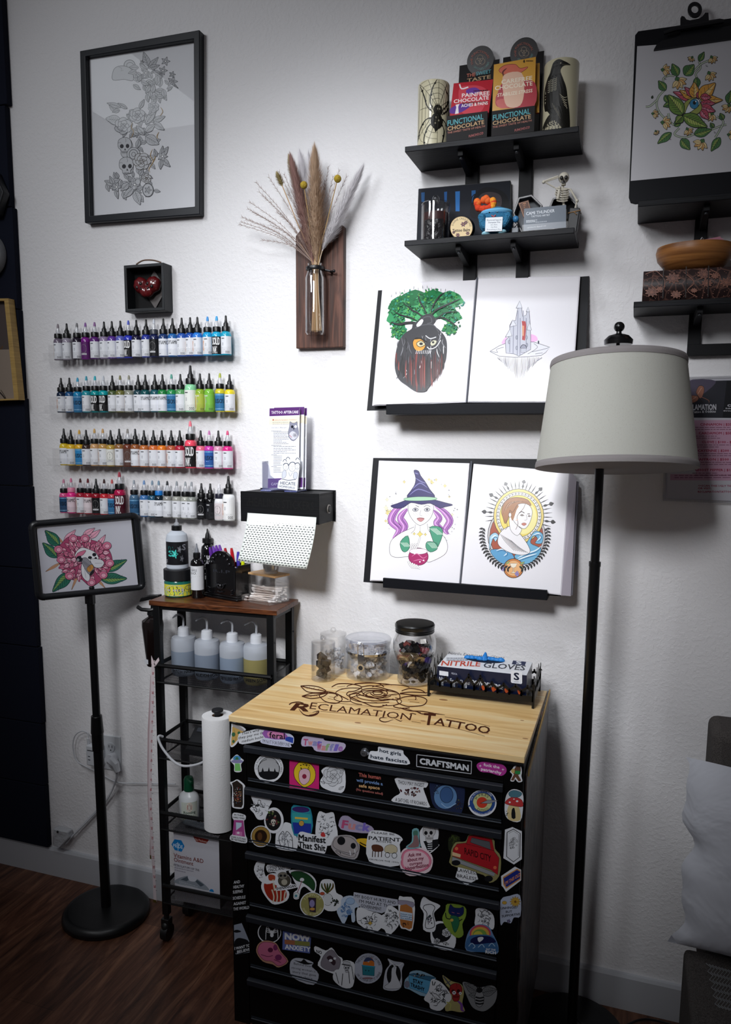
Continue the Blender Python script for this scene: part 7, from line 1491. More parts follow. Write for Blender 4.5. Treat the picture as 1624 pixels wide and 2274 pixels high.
def raven(d):
    d.at(860,60,1/3.383)
    d.poly([(1225,330),(1240,300),(1275,290),(1310,305),(1340,318),(1358,330),(1320,335),(1300,345),(1290,370),(1310,420),(1335,480),(1350,560),(1365,640),(1372,755),(1340,755),(1300,720),(1260,690),(1225,640),(1205,610),(1190,600),(1180,540),(1180,460),(1195,400),(1215,365)],K,4)
    d.poly([(1165,755),(1170,710),(1200,660),(1240,640),(1300,690),(1330,755)],'#25231e',3);d.poly([(1190,755),(1210,700),(1260,690),(1300,730),(1310,757)],'#a9a28a',3)
    for i in range(7):
        for j in range(3):d.line([(1205+j*22,410+i*12),(1214+j*22,418+i*12),(1222+j*22,408+i*12)],2.4,'#b9b29a',3)
    for k in range(5):d.line([(1290+k*8,520+k*18),(1320+k*6,545+k*16),(1345,540+k*20)],4,'#b9b29a',4,True)
    d.ell(1290,318,4,4,'#b9b29a',n=8);d.line([(1300,330),(1350,330)],2,'#77715f')
    for k in range(4):d.line([(1240+k*14,570+k*20),(1260+k*14,620+k*22)],2.4,'#6d6858')
candle('ivory pillar candle printed with a black spider and web',927.4,996.9,182,327,spider)
candle('ivory pillar candle printed with a perched black raven',1206,1281.5,136,287,raven)
def choc(label,fx,hd,disc,packs,top_txt):
    """open-front counter display carton; fx: front panel pixels TL TR BR BL"""
    yf=-.112;w=[P(*a,y=yf) for a in fx];x0,x1=(w[0].x+w[3].x)/2,(w[1].x+w[2].x)/2;z1=(w[0].z+w[1].z)/2;z0=ZS1+.0005
    t=thing('display_box',label,'display box',((x0+x1)/2,-.06,ZS1));cb=mat('#0c080a',.5,spec=.15,name='black_brown_card');yb_=-.018;zh=z1+.055
    m=M(cb);m.box(x0,x1,yf,yf+.0012,z0,z1);m.build('front_panel',t,smooth=0)
    m=M(cb)
    for xx in (x0,x1-.0012):m.prism([(xx,yf+.0012,z0),(xx,yf+.0012,z1-.004),(xx,yb_,z1+.045),(xx,yb_,z0)],(.0012,0,0))
    m.box(x0,x1,yf+.0012,yb_,z0,z0+.001);m.build('side_walls',t,smooth=0)
    h=[P(*a,y=yb_) for a in hd];m=M(cb);m.prism([(x0,yb_,z0),(x1,yb_,z0),(h[1].x,yb_,h[1].z),(h[0].x,yb_,h[0].z)],(0,.0012,0));dc=P(disc[0],disc[1],y=yb_-.0008);R_=.0335
    m.use(mat('#171417',.4));m.prism([(dc.x+R_*math.cos(a),yb_-.0008,dc.z+R_*math.sin(a)) for a in [k*math.pi/20 for k in range(40)]],(0,.0016,0));m.build('header_card',t,smooth=0)
    d=D(planey(yb_-.0012),base=.0004,rough=.4);cx_,cy_=disc
    for k in range(3):d.ell(cx_+4.6*math.cos(k*2.09-1.57),cy_+4.6*math.sin(k*2.09-1.57),6.2,6.6,None,lc='#b5a08c',lw=.7)
    d.ell(cx_,cy_,12,12.6,None,lc='#8a7a6c',lw=.6);d.arctext('THE FUNCTIONAL',cx_,cy_,17,150,350,5,'#b86a5a',.01);d.arctext('CHOCOLATE COMPANY',cx_,cy_,21.5,135,10,5,'#7aa5a0',.01,inside=True)
    if top_txt:d.text('THE',1037,172,1056,169,8,'#c9674f',.02);d.text('SWEET',1058,168,1091,162,8,'#4a9aa5',.02);d.text('TASTE',1038,183,1090,174,8,'#b9946a',.02)
    d.build('header_print',t)
    d=D(planey(yf-.0001),base=.0003,rough=.4);(a0,b0),(a1,b1),(a2,b2),(a3,b3)=fx;f=lambda u,v:(a0+(a1-a0)*u+(a3-a0)*v,b0+(b1-b0)*u+(b3-b0)*v+((b2-b1)-(b3-b0))*u*v)
    d.text('FUNCTIONAL',*f(.03,.35),*f(.90,.28),12,'#3fa0aa',.015);d.text('CHOCOLATE',*f(.03,.53),*f(.92,.46),9,'#c09a68',.015);d.text('THE SWEET TASTE OF HEALTH',*f(.03,.64),*f(.94,.58),4.5,'#b06a55',.01);d.text('FUNCHO.CO',*f(.55,.88),*f(.90,.83),5.5,'#b0524f',.01);d.build('front_print',t)
    for i,(nm,q,yy,fn_,lb) in enumerate(packs):
        pl=plane3(P(*q[0],y=yy+.028),P(*q[1],y=yy+.028),P(*q[3],y=yy));tt=thing(nm,lb,'chocolate bar',PP(*q[3],pl),'chocolate packets in the display boxes');d=D(pl,base=.0004,rough=.25,spec=.5);d.sheet(q,'#a03030',.004);fn_(d,q);d.build('wrapper',tt)
def red_pack(d,q):
    d.poly(q,'#b3202f');d.at(860,60,1/3.383);d.poly([(545,460),(620,440),(700,445),(750,480),(745,560),(700,640),(620,655),(560,640),(540,560)],'#c9414f',4);d.poly([(480,610),(560,575),(640,580),(560,640),(478,650)],'#5c2f8c',4);d.poly([(600,470),(660,455),(700,480),(660,500),(600,500)],'#6a3a96',4)
    d.line([(545,430),(560,465),(610,452)],10,'#e8dfe2',3);d.poly([(515,585),(545,578),(535,600),(538,650),(510,655),(520,605)],'#e8dfe2')
    d.text('PAINFREE',563,530,770,510,30,'#f0e6e4',.02);d.text('CHOCOLATE',502,574,765,543,28,'#f0e6e4',.02);d.rows(565,575,755,575,1,12,'#6a2a2a',3,-.06);d.text('ACHES & PAINS',558,604,757,582,24,'#f0e6e4',.02)
    d.rows(650,482,760,478,1,8,'#3a1a1c',4,-.06)
def yellow_pack(d,q):
    d.poly(q,'#d09a3c');d.at(860,60,1/3.383);d.poly([(870,420),(990,400),(1112,420),(1108,590),(960,610),(830,600),(815,540),(830,500)],'#b03a44',4);d.poly([(840,330),(880,290),(960,280),(1000,310),(1060,300),(1000,345),(900,360)],'#cf6a55',4,'#5c2320',3);d.poly([(820,560),(870,540),(960,560),(930,600),(850,610)],'#c9605a',4)
    d.line([(880,380),(870,340),(900,310)],12,'#6a2a24',4,True);d.poly([(880,360),(1010,345),(1030,480),(1000,590),(900,595),(870,470)],'#e2b9a0',4)
    d.text('CAREFREE',860,430,1090,398,32,'#efe2cc',.02);d.text('CHOCOLATE',812,476,1092,438,32,'#efe2cc',.02);d.text('STABILIZE STRESS',830,526,1092,490,26,'#efe2cc',.02);d.rows(1045,258,1098,254,2,5,'#4a3018',3);d.leaf(1030,270,1030,245,14,'#4a3a18','#3a2a10',1,0)
choc('left chocolate display box on the top shelf, red packet in front',[(992,258.6),(1083,246),(1082,307),(991.5,320)],[(1021,146),(1110,131)],(1067,134),
     [('chocolate_packet',[(1008,185.5),(1095.5,176.5),(1084.6,262),(998,272)],-.106,red_pack,'red and violet chocolate packet in the left display box')],True)
def plain(c):return lambda d,q:d.poly(q,c)
choc('right chocolate display box on the top shelf, yellow packet in front',[(1093,246.8),(1188,234.4),(1186.6,293.5),(1091,307)],[(1118,128),(1209,112.6)],(1164,116),
     [('chocolate_packet',[(1106,150),(1199,140),(1198,250),(1100,262)],-.088,plain('#b98a3a'),'second yellow packet, behind the front one in the right box'),('chocolate_packet',[(1097.4,143.7),(1190.5,126.5),(1187,250),(1093,262)],-.106,yellow_pack,'yellow and red chocolate packet, frontmost in the right display box')],False)
# ================================================ LOWER SHELF ITEMS
zs=ZS2
pl=plane3(P(929.5,419,y=-.024),P(1134,400.5,y=-.024),P(924.4,536,y=-.042))
t=thing('canvas_print','dark canvas print with blue stripes leaning at the back of the lower shelf','picture',PP(1028,540,pl))
q=[(929.5,419),(1134,400.5),(1133,527),(925,540)]
w=[PP(*a,pl) for a in q];zlow=zs+.0005
w[2].z=w[3].z=zlow;m=M(mat('#0c0e14',.5));m.prism(w,(0,.016,0));m.build('canvas_block',t,bevel=.001)
d=D(pl,base=.0006,rough=.55,spec=.15);d.at(860,360,1/3.383)
d.poly([(236,205),(925,142),(925,560),(222,590)],'#11151f')
for x,y0,y1,w_,c in ((270,230,300,26,'#1f4a78'),(440,225,300,22,'#1f5088'),(530,222,370,34,'#2a68a8'),(650,215,400,30,'#24598f')):d.poly([(x-w_/2,y0),(x+w_/2,y0-3),(x+w_/2-2,y1),(x-w_/2+2,y1)],c)
d.poly([(640,420),(640,300),(670,230),(740,190),(820,200),(890,240),(920,320),(900,430)],'#090a10',4);d.poly([(680,290),(710,240),(780,225),(850,250),(860,320),(820,350),(720,350),(690,340)],'#3a3336',4);d.line([(740,300),(780,292),(850,300)],4,'#1c181a',4)
d.line([(690,230),(640,260),(636,340),(655,390)],7,'#07080c',4);d.build('canvas_print_face',t)
y=-.085;x,r,zt=standing(936,999,y,zs,458)
t=thing('lidded_jar','clear lidded jar of black and dark red tea-like contents on the lower shelf','jar',(x,y,zs))
walls(t,x,y,r,zs+.0005,zt,32)
m=M(aj);m.lathe(x,y,[(.0001,zt+.007),(r*.95,zt+.007),(r*1.02,zt+.004),(r*1.02,zt),(.0001,zt)],32,close=None);zk=zat(x,y,443);m.cyl((x,y,zt+.006),(x,y,zk-.004),.004,n=10);m.ball((x,y,zk),.010);m.build('jar_lid',t)
m=M(mat('#17161a',.35,bump=(60,1,.01)));hh=zt-zs;m.lathe(x,y,[(.0001,zs+.005),(r-.004,zs+.005),(r-.004,zs+hh*.62),(r*.6,zs+hh*.70),(.0001,zs+hh*.72)],28);m.use(mat('#3c1a1a',.5));m.lathe(x,y,[(r-.0038,zs+hh*.60),(r-.0039,zs+hh*.80),(r*.5,zs+hh*.84),(.0001,zs+hh*.84)],28);o=m.build('jar_contents');tag(o,'dark contents filling the lidded jar on the lower shelf','jar contents',None,'stuff')
y=-.112;c=P(1025.5,492,y=y);R_=25.6/FPX*(c-CAM).dot(FW);fdir=(CAM-c);fdir.z=0;fdir.normalize();fdir=(fdir+Vector((-.35,0,0))).normalized();c.z=zs+R_+.001
t=thing('balm_tin','round tattoo balm tin with cream floral lid standing on edge','tin',(c.x,c.y,zs))
m=M(mat('#0c0d10',.3,metal=.3));m.cyl(c-fdir*.020,c,R_,n=44);m.build('tin_body',t,bevel=.001)
pl=(c+fdir*.0003,fdir);d=D(pl,base=.0003,rough=.4);cc_=W(c);d.ell(cc_[0],cc_[1],24.6,25.2,'#d6bf92',lc='#8a6a3a',lw=.7,n=40);ox,oy=cc_[0]-1025.5,cc_[1]-492
d.arctext('DIVINE CREATIONS',cc_[0],cc_[1],18.5,195,352,4.6,'#3a2a20',.01);d.text('Tattoo Balm',cc_[0]-20,cc_[1]+9,cc_[0]+19,cc_[1]+7,6.5,'#2c2018',.03)
for a,b,r_ in ((4,-8,6),(10,-12,4.5),(-8,16,5),(14,12,4.5),(-17,10,3.5)):d.flower(cc_[0]+a,cc_[1]+b,r_,'#7a4a5c','#3a2430',.5,6,cc='#d9b95a')
d.build('lid_print',t)
y=-.088;x=xat(1102,y,zs+.03);sc_=(Vector((x,y,zs))-CAM).dot(FW)/FPX;rx=38*sc_;rz=31*sc_
yarn,nt,b=nodemat('blue_yarn',.9,.1);b.inputs['Base Color'].default_value=hexc('#4f9fd0');wv=nt.nodes.new('ShaderNodeTexWave');wv.inputs['Scale'].default_value=110;wv.inputs['Distortion'].default_value=3;wv.bands_direction='Z';wv.inputs['Detail Scale'].default_value=4;bp=nt.nodes.new('ShaderNodeBump');bp.inputs['Strength'].default_value=1;bp.inputs['Distance'].default_value=.004;tc=nt.nodes.new('ShaderNodeTexCoord');nt.links.new(tc.outputs['Object'],wv.inputs['Vector']);nt.links.new(wv.outputs['Fac'],bp.inputs['Height']);nt.links.new(bp.outputs[0],b.inputs['Normal'])
t=thing('crochet_bin','light blue crocheted bin with an orange yarn flame holding a white card','plush toy',(x,y,zs));cz=zs+.007+rz
m=M(yarn);m.ball((x,y,cz),rx,rx*.8,rz,28,18,lambda v:1+.05*(v.z > .5)+.012*math.sin(v.z*40));m.build('body',t)
m=M(mat('#6db2da',.9));m.tube([(x+rx*.80*math.cos(a),y+rx*.66*math.sin(a),cz+rz*.62) for a in [k*2*math.pi/28 for k in range(29)]],.0058,caps=False);m.build('rim',t)
for i,(c_,pts_) in enumerate((('#d2401c',[(1060,452),(1063,462),(1075,464),(1090,460),(1096,450)]),('#e8702a',[(1060,448),(1062,452)]),('#ef9a2c',[(1094,459),(1096,452),(1095,446)]),('#e4662a',[(1075,444),(1080,441),(1084,446)]))):
    m=M(mat(c_,.9));m.tube([P(a,b,y=y-.012) for a,b in (cr_(pts_,3) if len(pts_) > 2 else pts_)],.0075)
    for a,b in pts_:m.ball(P(a,b,y=y-.012),.0085,nu=10,nv=8)
    m.build('yarn_flame',t)
fy=y-rx*.8
m=M(mat('#0b0b0d',.15));
for px_ in (1088,1105):m.ball(P(px_,471,y=fy+.006),.0032,nu=10,nv=8)
m.build('bead_eyes',t);m=M(mat('#c0504f',.8));m.tube(cr_([tuple(P(a,b,y=fy-.001)) for a,b in ((1092,478),(1097,481),(1101,477))],4),.0012,n=6);m.build('stitched_smile',t)
for s_,q in ((0,[(1070,482),(1074,497),(1082,502)]),(1,[(1128,480),(1122,494),(1111,499)])):m=M(yarn);m.tube([P(a,b,y=fy-.001) for a,b in cr_(q,4)],.0085,10);m.ball(P(*q[0],y=fy+.004),.009);m.ball(P(*q[-1],y=fy-.001),.0085);m.build('arm',t)
m=M(mat('#8fc0cf',.9));m.ball(P(1080,519,y=fy+.002),.011,.011,.006);m.ball(P(1115,515,y=fy+.002),.011,.011,.006);m.build('feet',t)
cy_=fy-.0105;d=D(planey(cy_),base=.0003,rough=.5);tt=thing('message_card','small white card held by the blue crocheted toy','card',P(1097,513,y=cy_));d.sheet([(1079,483.5),(1117,481.5),(1115,513),(1077.5,514.5)],'#e4e8ec',.0012)
for i,s_ in enumerate(('Emotional Support','Dumpster Fire',"It's fine.","I'm fine.",'Everything is fine.')):wdd=(32,26,15,14,32)[i];d.text(s_,1098-wdd/2,490.5+i*5.2,1098+wdd/2,489.6+i*5.2,3.2,'#3a4a66',.015 if i < 2 else 0)
d.build('card_face',tt)
p=P(1145,512,y=-.10);t=thing('bead_charm','tiny grey charm with a blue bead between the toy and the coffin box','charm',(p.x,p.y,zs))
m=M(mat('#7d8288',.5));m.box(p.x-.008,p.x+.008,p.y-.006,p.y+.006,zs+.0005,zs+.022);m.build('charm_base',t,bevel=.002)
m=M(mat('#3f7fb0',.4));m.ball((p.x,p.y,zs+.042),.008,nu=12,nv=8);m.use('#15161a');m.tube([(p.x,p.y,zs+.034),(p.x+.004,p.y-.003,zs+.028),(p.x-.003,p.y-.003,zs+.022)],.0012);m.build('blue_bead',t)
def coffin(name,label,outer,y,depth,rim=.12,back='#060608'):
    o_=[P(*a,y=y) for a in outer];c=sum(o_,Vector())/len(o_);i_=[p.lerp(c,rim) for p in o_]
    t=thing(name,label,'box',Vector((c.x,y+depth/2,min(p.z for p in o_))));m=M(mat('#26272b',.35,spec=.5));m.ring(o_,i_,(0,depth,0));m.build('coffin_walls',t,bevel=.0008)
    m=M(mat(back,.6));m.prism([p+Vector((0,depth-.003,0)) for p in i_],(0,.002,0));m.build('coffin_back',t,smooth=0);return t
bz_=W((xat(1165,-.09,zs),-.09,zs+.001))[1]
ct=coffin('coffin_box','open black coffin-shaped box with a carved wooden card inside',[(1152,438),(1181,431.5),(1205,455),(1188,502),(1161,bz_-2),(1139,473)],-.075,.03,.13,'#5c6066')
d=D(planey(-.078),base=.001,rough=.5);tt=thing('carved_card','small carved wooden card with a skull and diamond inside the coffin box','card',P(1165,490,y=-.078));d.sheet([(1151.5,451),(1174,444.5),(1182,474),(1163,484)],'#5a3a2c',.003);d.line([(1153.5,452.5),(1173,447),(1180,473),(1164,481),(1153.5,452.5)],.9,'#b98a68');d.skull(1165,455,4.6,'#9a6a4c','#2a1810',.6);d.poly([(1168,464),(1174,470),(1169,477),(1163,470)],None or '#9a6a4c',0,'#2a1810',.6);d.build('card_face',tt)
yc_=-.128
q=[(1164.5,463.5),(1257.6,455),(1257.6,505.5),(1163,513)]
pl=plane3(P(*q[0],y=yc_+.012),P(*q[1],y=yc_+.012),P(*q[3],y=yc_))
t=thing('card_holder','clear acrylic holder for business cards at the front of the lower shelf','card holder',P(1210,509,y=yc_))
gx=[P(1162,510,y=yc_).x,P(1260,505,y=yc_).x]
m=M(clear(refl=.01,rough=.2));m.box(gx[0]-.002,gx[1]+.002,yc_-.004,yc_+.034,zs+.0005,zs+.003);m.box(gx[0]-.002,gx[1]+.002,yc_-.004,yc_-.0025,zs+.003,zs+.020);m.prism([(gx[0]-.002,yc_+.020,zs+.003),(gx[1]+.002,yc_+.020,zs+.003),(gx[1]+.002,yc_+.032,zs+.05),(gx[0]-.002,yc_+.032,zs+.05)],(0,.0015,0));m.build('holder',t,smooth=0)
for k in range(4,-1,-1):
    off=Vector((0,.0028*k,.0012*k));pk=(pl[0]+off,pl[1]);nm='business card in the acrylic holder, grey with tattoo artist lettering, %s' % ('frontmost','second','third','fourth','rearmost')[k]
    tt=thing('business_card',nm,'business card',PP(*q[3],pk),'business cards in the holder');d=D(pk,base=.0002,rough=.35);qq=[(a,b) for a,b in q];d.sheet(qq,'#6b737d' if k==0 else '#8d959e',.0005)
    if k==0:
        d.text('CAMI THUNDER',1169,478,1232,471,7,'#cfd4da',.02);d.text('TATTOO ARTIST',1180,483,1222,479,4.2,'#cfd4da',.015);d.rows(1169,494,1195,490,3,1.4,'#c3c8ce',3,-.06);d.text('camithunder@gmail.com',1171,507,1213,502.5,3,'#c3c8ce')
        d.rows(1190,494,1215,492,1,2.4,'#a0a6ae',9,-.1)
    d.build('card',tt)
coffin('coffin_box','upright black coffin-shaped box behind the small skeleton',[(1228,440),(1262,432),(1283,455),(1279,500),(1240,508),(1216,470)],-.055,.03,.12)
y=-.085;bone=mat('#c9c3b4',.5,name='plastic_bone');c=P(1252.6,395,y=y);s_=(c-CAM).dot(FW)/FPX
t=thing('skeleton_figure','little white skeleton figure with one arm bent to its head','figurine',P(1255,500,y=y));Q=lambda a,b,o=0:P(a,b,y=y+o)
m=M(bone);m.ball(c,11.5*s_,10*s_,12*s_,18,14);m.box(c.x-5*s_,c.x+5*s_,c.y-8*s_,c.y+2*s_,c.z-17*s_,c.z-9*s_);m.build('skull',t,bevel=.0015)
m=M(mat('#1a1512',.5));m.ball(Q(1247.5,395,-.0135),.0042,.003,.0048,10,6);m.ball(Q(1257.5,394,-.0135),.0042,.003,.0048,10,6);m.ball(Q(1252.5,401,-.0155),.0018,.002,.003,8,5);m.box(*(Q(1248,407).x,Q(1257,407).x,y-.0125,y-.011,Q(1252,409.5).z,Q(1252,405).z));m.build('eye_sockets',t)
m=M(bone);m.tube([Q(1252,408),Q(1249,420),Q(1250,445),Q(1256,468),Q(1256,490)],.0028)
for k in range(6):
    yy=420+k*5;w_=14-abs(k-2)*1.2
    m.tube([Q(1249+math.sin(a)*w_*1.1,yy+math.cos(a)*2.2,-.010*math.cos(a)) for a in [j*2*math.pi/16 for j in range(17)]],.0016,n=6,caps=False)
m.tube([Q(1243,420,-.011),Q(1241,432,-.013),Q(1239,442,-.011)],.0034);m.ball(Q(1243,417,-.012),.004);m.ball(Q(1256,492),.011,.008,.007,12,8);m.tube([Q(1234,418),Q(1266,420)],.0022);m.build('ribcage',t)
m=M(bone);m.tube([Q(1233,417),Q(1208,403,-.006)],.0016);m.tube([Q(1208,403,-.006),Q(1240,391,-.01)],.0022);m.tube([Q(1209,405,-.005),Q(1241,394,-.01)],.0014)
m.ball(Q(1208,404,-.006),.0042,nu=10,nv=8);m.build('arm',t);m=M(bone);m.tube([Q(1267,420),Q(1282,446)],.0024);m.tube([Q(1282,446),Q(1276,470)],.002);m.ball(Q(1282,446),.004,nu=10,nv=8);m.build('arm',t)
p=P(1268,500,y=-.11);t=thing('string_tied_box','small dark box tied with twine at the right end of the lower shelf','box',(p.x,p.y,zs))
m=M(mat('#232426',.5));m.xf=Matrix.Translation((p.x,p.y+.015,zs+.0005)) @ Matrix.Rotation(.12,4,'Y');m.box(-.011,.013,-.012,.012,0,.055);m.build('box_body',t,bevel=.002)
m=M(mat('#8a6a44',.8));m.xf=Matrix.Translation((p.x,p.y+.015,zs)) @ Matrix.Rotation(.12,4,'Y');m.tube([(-.012,-.013,.043),(.014,-.013,.050),(.014,.013,.050),(-.012,.013,.043),(-.012,-.013,.043)],.0012);m.tube([(-.0,-.013,.046),(.008,-.016,.040)],.001);m.build('twine',t)
# ================================================ RIGHT SHELF ITEMS
bkx0=P(1428,636,y=-.14).x;bz1=P(1428,601,y=-.14).z;bz0=ZR2
lea,nt,b=nodemat('embossed_brown_leather',.35,.5);N=nt.nodes;L=nt.links;tc=N.new('ShaderNodeTexCoord');vo=N.new('ShaderNodeTexVoronoi');vo.inputs['Scale'].default_value=55;vo.feature='DISTANCE_TO_EDGE';L.new(tc.outputs['Object'],vo.inputs['Vector'])
cr=N.new('ShaderNodeValToRGB');e=cr.color_ramp.elements;e[0].position=.02;e[0].color=hexc('#5c4038');e[1].position=.10;e[1].color=hexc('#2a1c1c');L.new(vo.outputs['Distance'],cr.inputs[0]);L.new(cr.outputs[0],b.inputs['Base Color'])
t=thing('leather_book','thick dark brown leather book with copper flower embossing lying on the right shelf','book',(bkx0+.2,-.075,bz0))
m=M(lea);n_=10;pr=[(-.132-.011*math.sin(math.pi*k/n_),bz0+.0006+(bz1-bz0-.0012)*k/n_) for k in range(n_+1)];pts=[(bkx0,a,b_) for a,b_ in pr]+[(bkx0,-.012,bz1-.0006),(bkx0,-.012,bz0+.0006)]
m.prism(pts,(.34,0,0));m.build('cover_and_spine',t)
d=D(planey(-.1437),base=.0004,rough=.3,spec=.6);cpc='#8a5a48';rr=random.Random(6);d.at(1340,0,1/2.775)
for x,y_,r_ in ((430,1715,46),(300,1800,42),(625,1690,46),(450,1815,34),(640,1745,34),(760,1740,40),(350,1780,20),(560,1790,20),(690,1700,26)):
    for k in range(9):a=k*.7;d.leaf(x,y_,x+r_*math.cos(a),y_+r_*.72*math.sin(a),r_*.36,'#4a2e2a',cpc,2.6,0)
    d.ell(x,y_,r_*.22,r_*.18,None,lc=cpc,lw=2.6)
for p_ in ([(340,1680),(380,1730),(360,1800),(300,1760)],[(500,1680),(560,1740),(520,1790),(580,1830)],[(660,1660),(720,1700),(700,1780)],[(260,1690),(320,1670),(350,1690)]):d.line(p_,4,cpc,6)
for i in range(150):d.ell(rr.uniform(255,790),rr.uniform(1668,1840),2.4,2.2,cpc,n=6)
for x in (372,512,650):d.line([(x,1664-x*.04),(x-4,1850-x*.03)],6,'#1c1212')
d.build('embossing',t)
y=-.08;x=P(1543,560,y=y).x;zb=bz1;zr=zat(x,y,549);R_=84/FPX*(Vector((x,y,zr))-CAM).dot(FW)*.97
R_=min(R_,.074)*1.0
bw2=woodmat('turned_acacia',[(.3,'#6d4120'),(.6,'#a8703c'),(.8,'#bb8650')],(1.5,1.5,26),3,rough=.4)
t=thing('wooden_bowl','round turned wooden bowl on the leather book holding pink cards','bowl',(x,y,zb))
m=M(bw2);hz=zr-zb;m.lathe(x,y,[(.0001,zb+.0005),(R_*.55,zb+.0005),(R_*.75,zb+hz*.15),(R_*.95,zb+hz*.5),(R_*1.0,zb+hz*.8),(R_*.97,zb+hz),(R_*.93,zb+hz),(R_*.9,zb+hz*.6),(R_*.6,zb+hz*.25),(.0001,zb+hz*.2)],48,sx=1.12);m.build('turned_body',t)
for k,(q,c_) in enumerate((([(1497,545),(1600,525),(1610,541),(1520,556)],'#c98a9c'),([(1505,547),(1606,529),(1612,546),(1525,560)],'#d8a2b0'),([(1500,551),(1598,536),(1608,550),(1520,562)],'#bb7f92'))):
    pl=plane3(P(*q[0],y=y-.035+k*.004),P(*q[1],y=y-.03+k*.004),P(*q[2],y=y+.0));m=M(mat(c_,.5));ww_=[P(*q[0],y=y-.040+k*.006),P(*q[1],y=y-.034+k*.006),P(*q[2],y=y-.028+k*.006),P(*q[3],y=y-.034+k*.006)]
    m.prism([v+Vector((0,0,.0)) for v in ww_],(.004,.028,-.004));tag(m.build('pink_card',smooth=0),'pink card in the wooden bowl, %s of three' % ('top','middle','bottom')[k],'card','pink cards in the bowl')
m=M(mat('#c4c4c8',.2,metal=.9));m.tube([P(1554,542,y=y-.048),P(1556,533,y=y-.05),P(1560,527,y=y-.05),P(1563,530,y=y-.05),P(1558,540,y=y-.048)],.0012);tag(m.build('metal_clip'),'tiny silver clip on the pink cards in the bowl','clip')
# ================================================ STICKERS ON THE CHEST
ZM={1:(500,1580,1/4.511),2:(840,1620,1/4.274),3:(500,1880,1/4.511),4:(840,1940,1/4.274)}
WH,BK,GY='#dfe2e8','#17181c','#8c8f96';order=[0]
def stk(par,z,label,out,fn,col=WH,sm=3):
    order[0] +=1;y=CY0-(.002 if par in DRAW else 0)
    d=D(planey(y),base=.0002+.00005*(order[0] % 9),rough=.5,spec=.2);d.at(*ZM[z])
    if out:
        if len(out)==4 and isinstance(out[0],(int,float)):cx,cy,rx,ry=out;d.ell(cx,cy,rx,ry,col)
        else:d.poly(out,col,sm)
    fn(d);d.build('sticker',par,label)
def R4(x0,y0,x1,y1,s=0):return [(x0,y0),(x1,y0+s),(x1,y1+s),(x0,y1)]
def lines(*ts):
    def f(d):
        for t in ts:d.text(t[0],*t[1:6],t[6] if len(t) > 6 else BK,t[7] if len(t) > 7 else .01)
    return f
def both(*fs):
    def f(d):
        for g in fs:g(d)
    return f
def scrib(cx,cy,rx,ry,n,cols,lc=BK,seed=1,kind='leaf',lw=2.5,s=.5):
    def f(d):
        r=random.Random(seed)
        for i in range(n):
            a=r.uniform(0,6.28);q=r.random()**.5;x,y=cx+rx*q*math.cos(a)*.75,cy+ry*q*math.sin(a)*.75;l=s*min(rx,ry)*r.uniform(.6,1.2);b=r.uniform(0,6.28)
            if kind=='leaf':d.leaf(x,y,x+l*math.cos(b),y+l*math.sin(b),l*.5,r.choice(cols),lc,lw,1)
            elif kind=='line':d.line([(x,y),(x+l*.5*math.cos(b),y+l*.5*math.sin(b)),(x+l*math.cos(b+.6),y+l*math.sin(b+.6))],lw*2.6,r.choice(cols),4,True)
            else:d.ell(x,y,l*.4,l*.4,r.choice(cols),lc=lc,lw=lw,n=12)
    return f
PO=lambda *a:(lambda d:[d.poly(*x) for x in a]);LN=lambda *a:(lambda d:[d.line(*x) for x in a]);EL=lambda *a:(lambda d:[d.ell(*x) for x in a])
stk(POSTL,1,'pizza slice sticker with green alien heads',[(75,105),(160,140),(210,185),(150,215),(125,310),(70,358),(48,320),(60,200)],both(PO(([(80,150),(150,165),(185,200),(120,290),(68,340),(62,310),(72,200)],'#c9a45c',3),([(80,118),(150,150),(195,188),(180,200),(130,175),(80,150)],'#a9a2a0',3)),EL((85,230,18,22,'#3c6a48'),(85,300,13,16,'#3c6a48'),(140,215,15,16,'#3c6a48')),LN(([(90,180),(110,260),(90,320)],3,'#8a6a34',3))))
stk(POSTL,1,'flying saucer sticker with green beam',[(120,430),(165,470),(188,490),(160,530),(165,600),(95,602),(92,540),(55,495),(75,465)],both(EL((120,470,38,30,'#4a90c4'),(120,475,16,20,'#3f7a4a'),(122,500,60,18,'#8a86b0')),PO(([(100,520),(148,520),(160,595),(98,595)],'#7ac06a'),)))
stk(POSTL,1,'ornate bookcase sticker',[(120,680),(160,700),(202,745),(190,780),(190,930),(170,972),(85,965),(68,920),(72,760),(48,712),(80,700)],both(PO(([(70,715),(120,690),(175,735),(180,760),(180,930),(165,962),(90,955),(80,760)],'#2c2420',0),),scrib(128,840,50,110,60,['#b98a5a','#8a5a48','#a9a4a0','#6a7a8a','#a8403c'],seed=3,kind='dot',lw=1,s=.28),LN(([(80,790),(180,800)],6,BK),([(80,850),(180,860)],6,BK),([(80,905),(180,915)],6,BK))))
stk(POSTL,1,'pink guillotine sticker, some cuts may be necessary',[(90,1012),(200,1035),(205,1080),(190,1100),(205,1230),(222,1275),(205,1320),(60,1290),(55,1245),(75,1225),(90,1100),(72,1060)],both(PO(([(90,1085),(185,1090),(200,1255),(75,1235)],'#a84a8c'),([(110,1110),(168,1115),(165,1150),(112,1190)],'#bcd0e4'),([(106,1200),(172,1205),(172,1245),(104,1240)],'#c97ab0')),EL((133,1215,13,12,'#e8dce8'),),lines(('IN THESE',92,1040,188,1052,16,BK,.03),('HARD TIMES',80,1066,196,1080,16,BK,.03),('SOME CUTS MAY',62,1262,212,1290,17,BK,.03),('BE NECESSARY',64,1284,208,1312,17,BK,.03))))
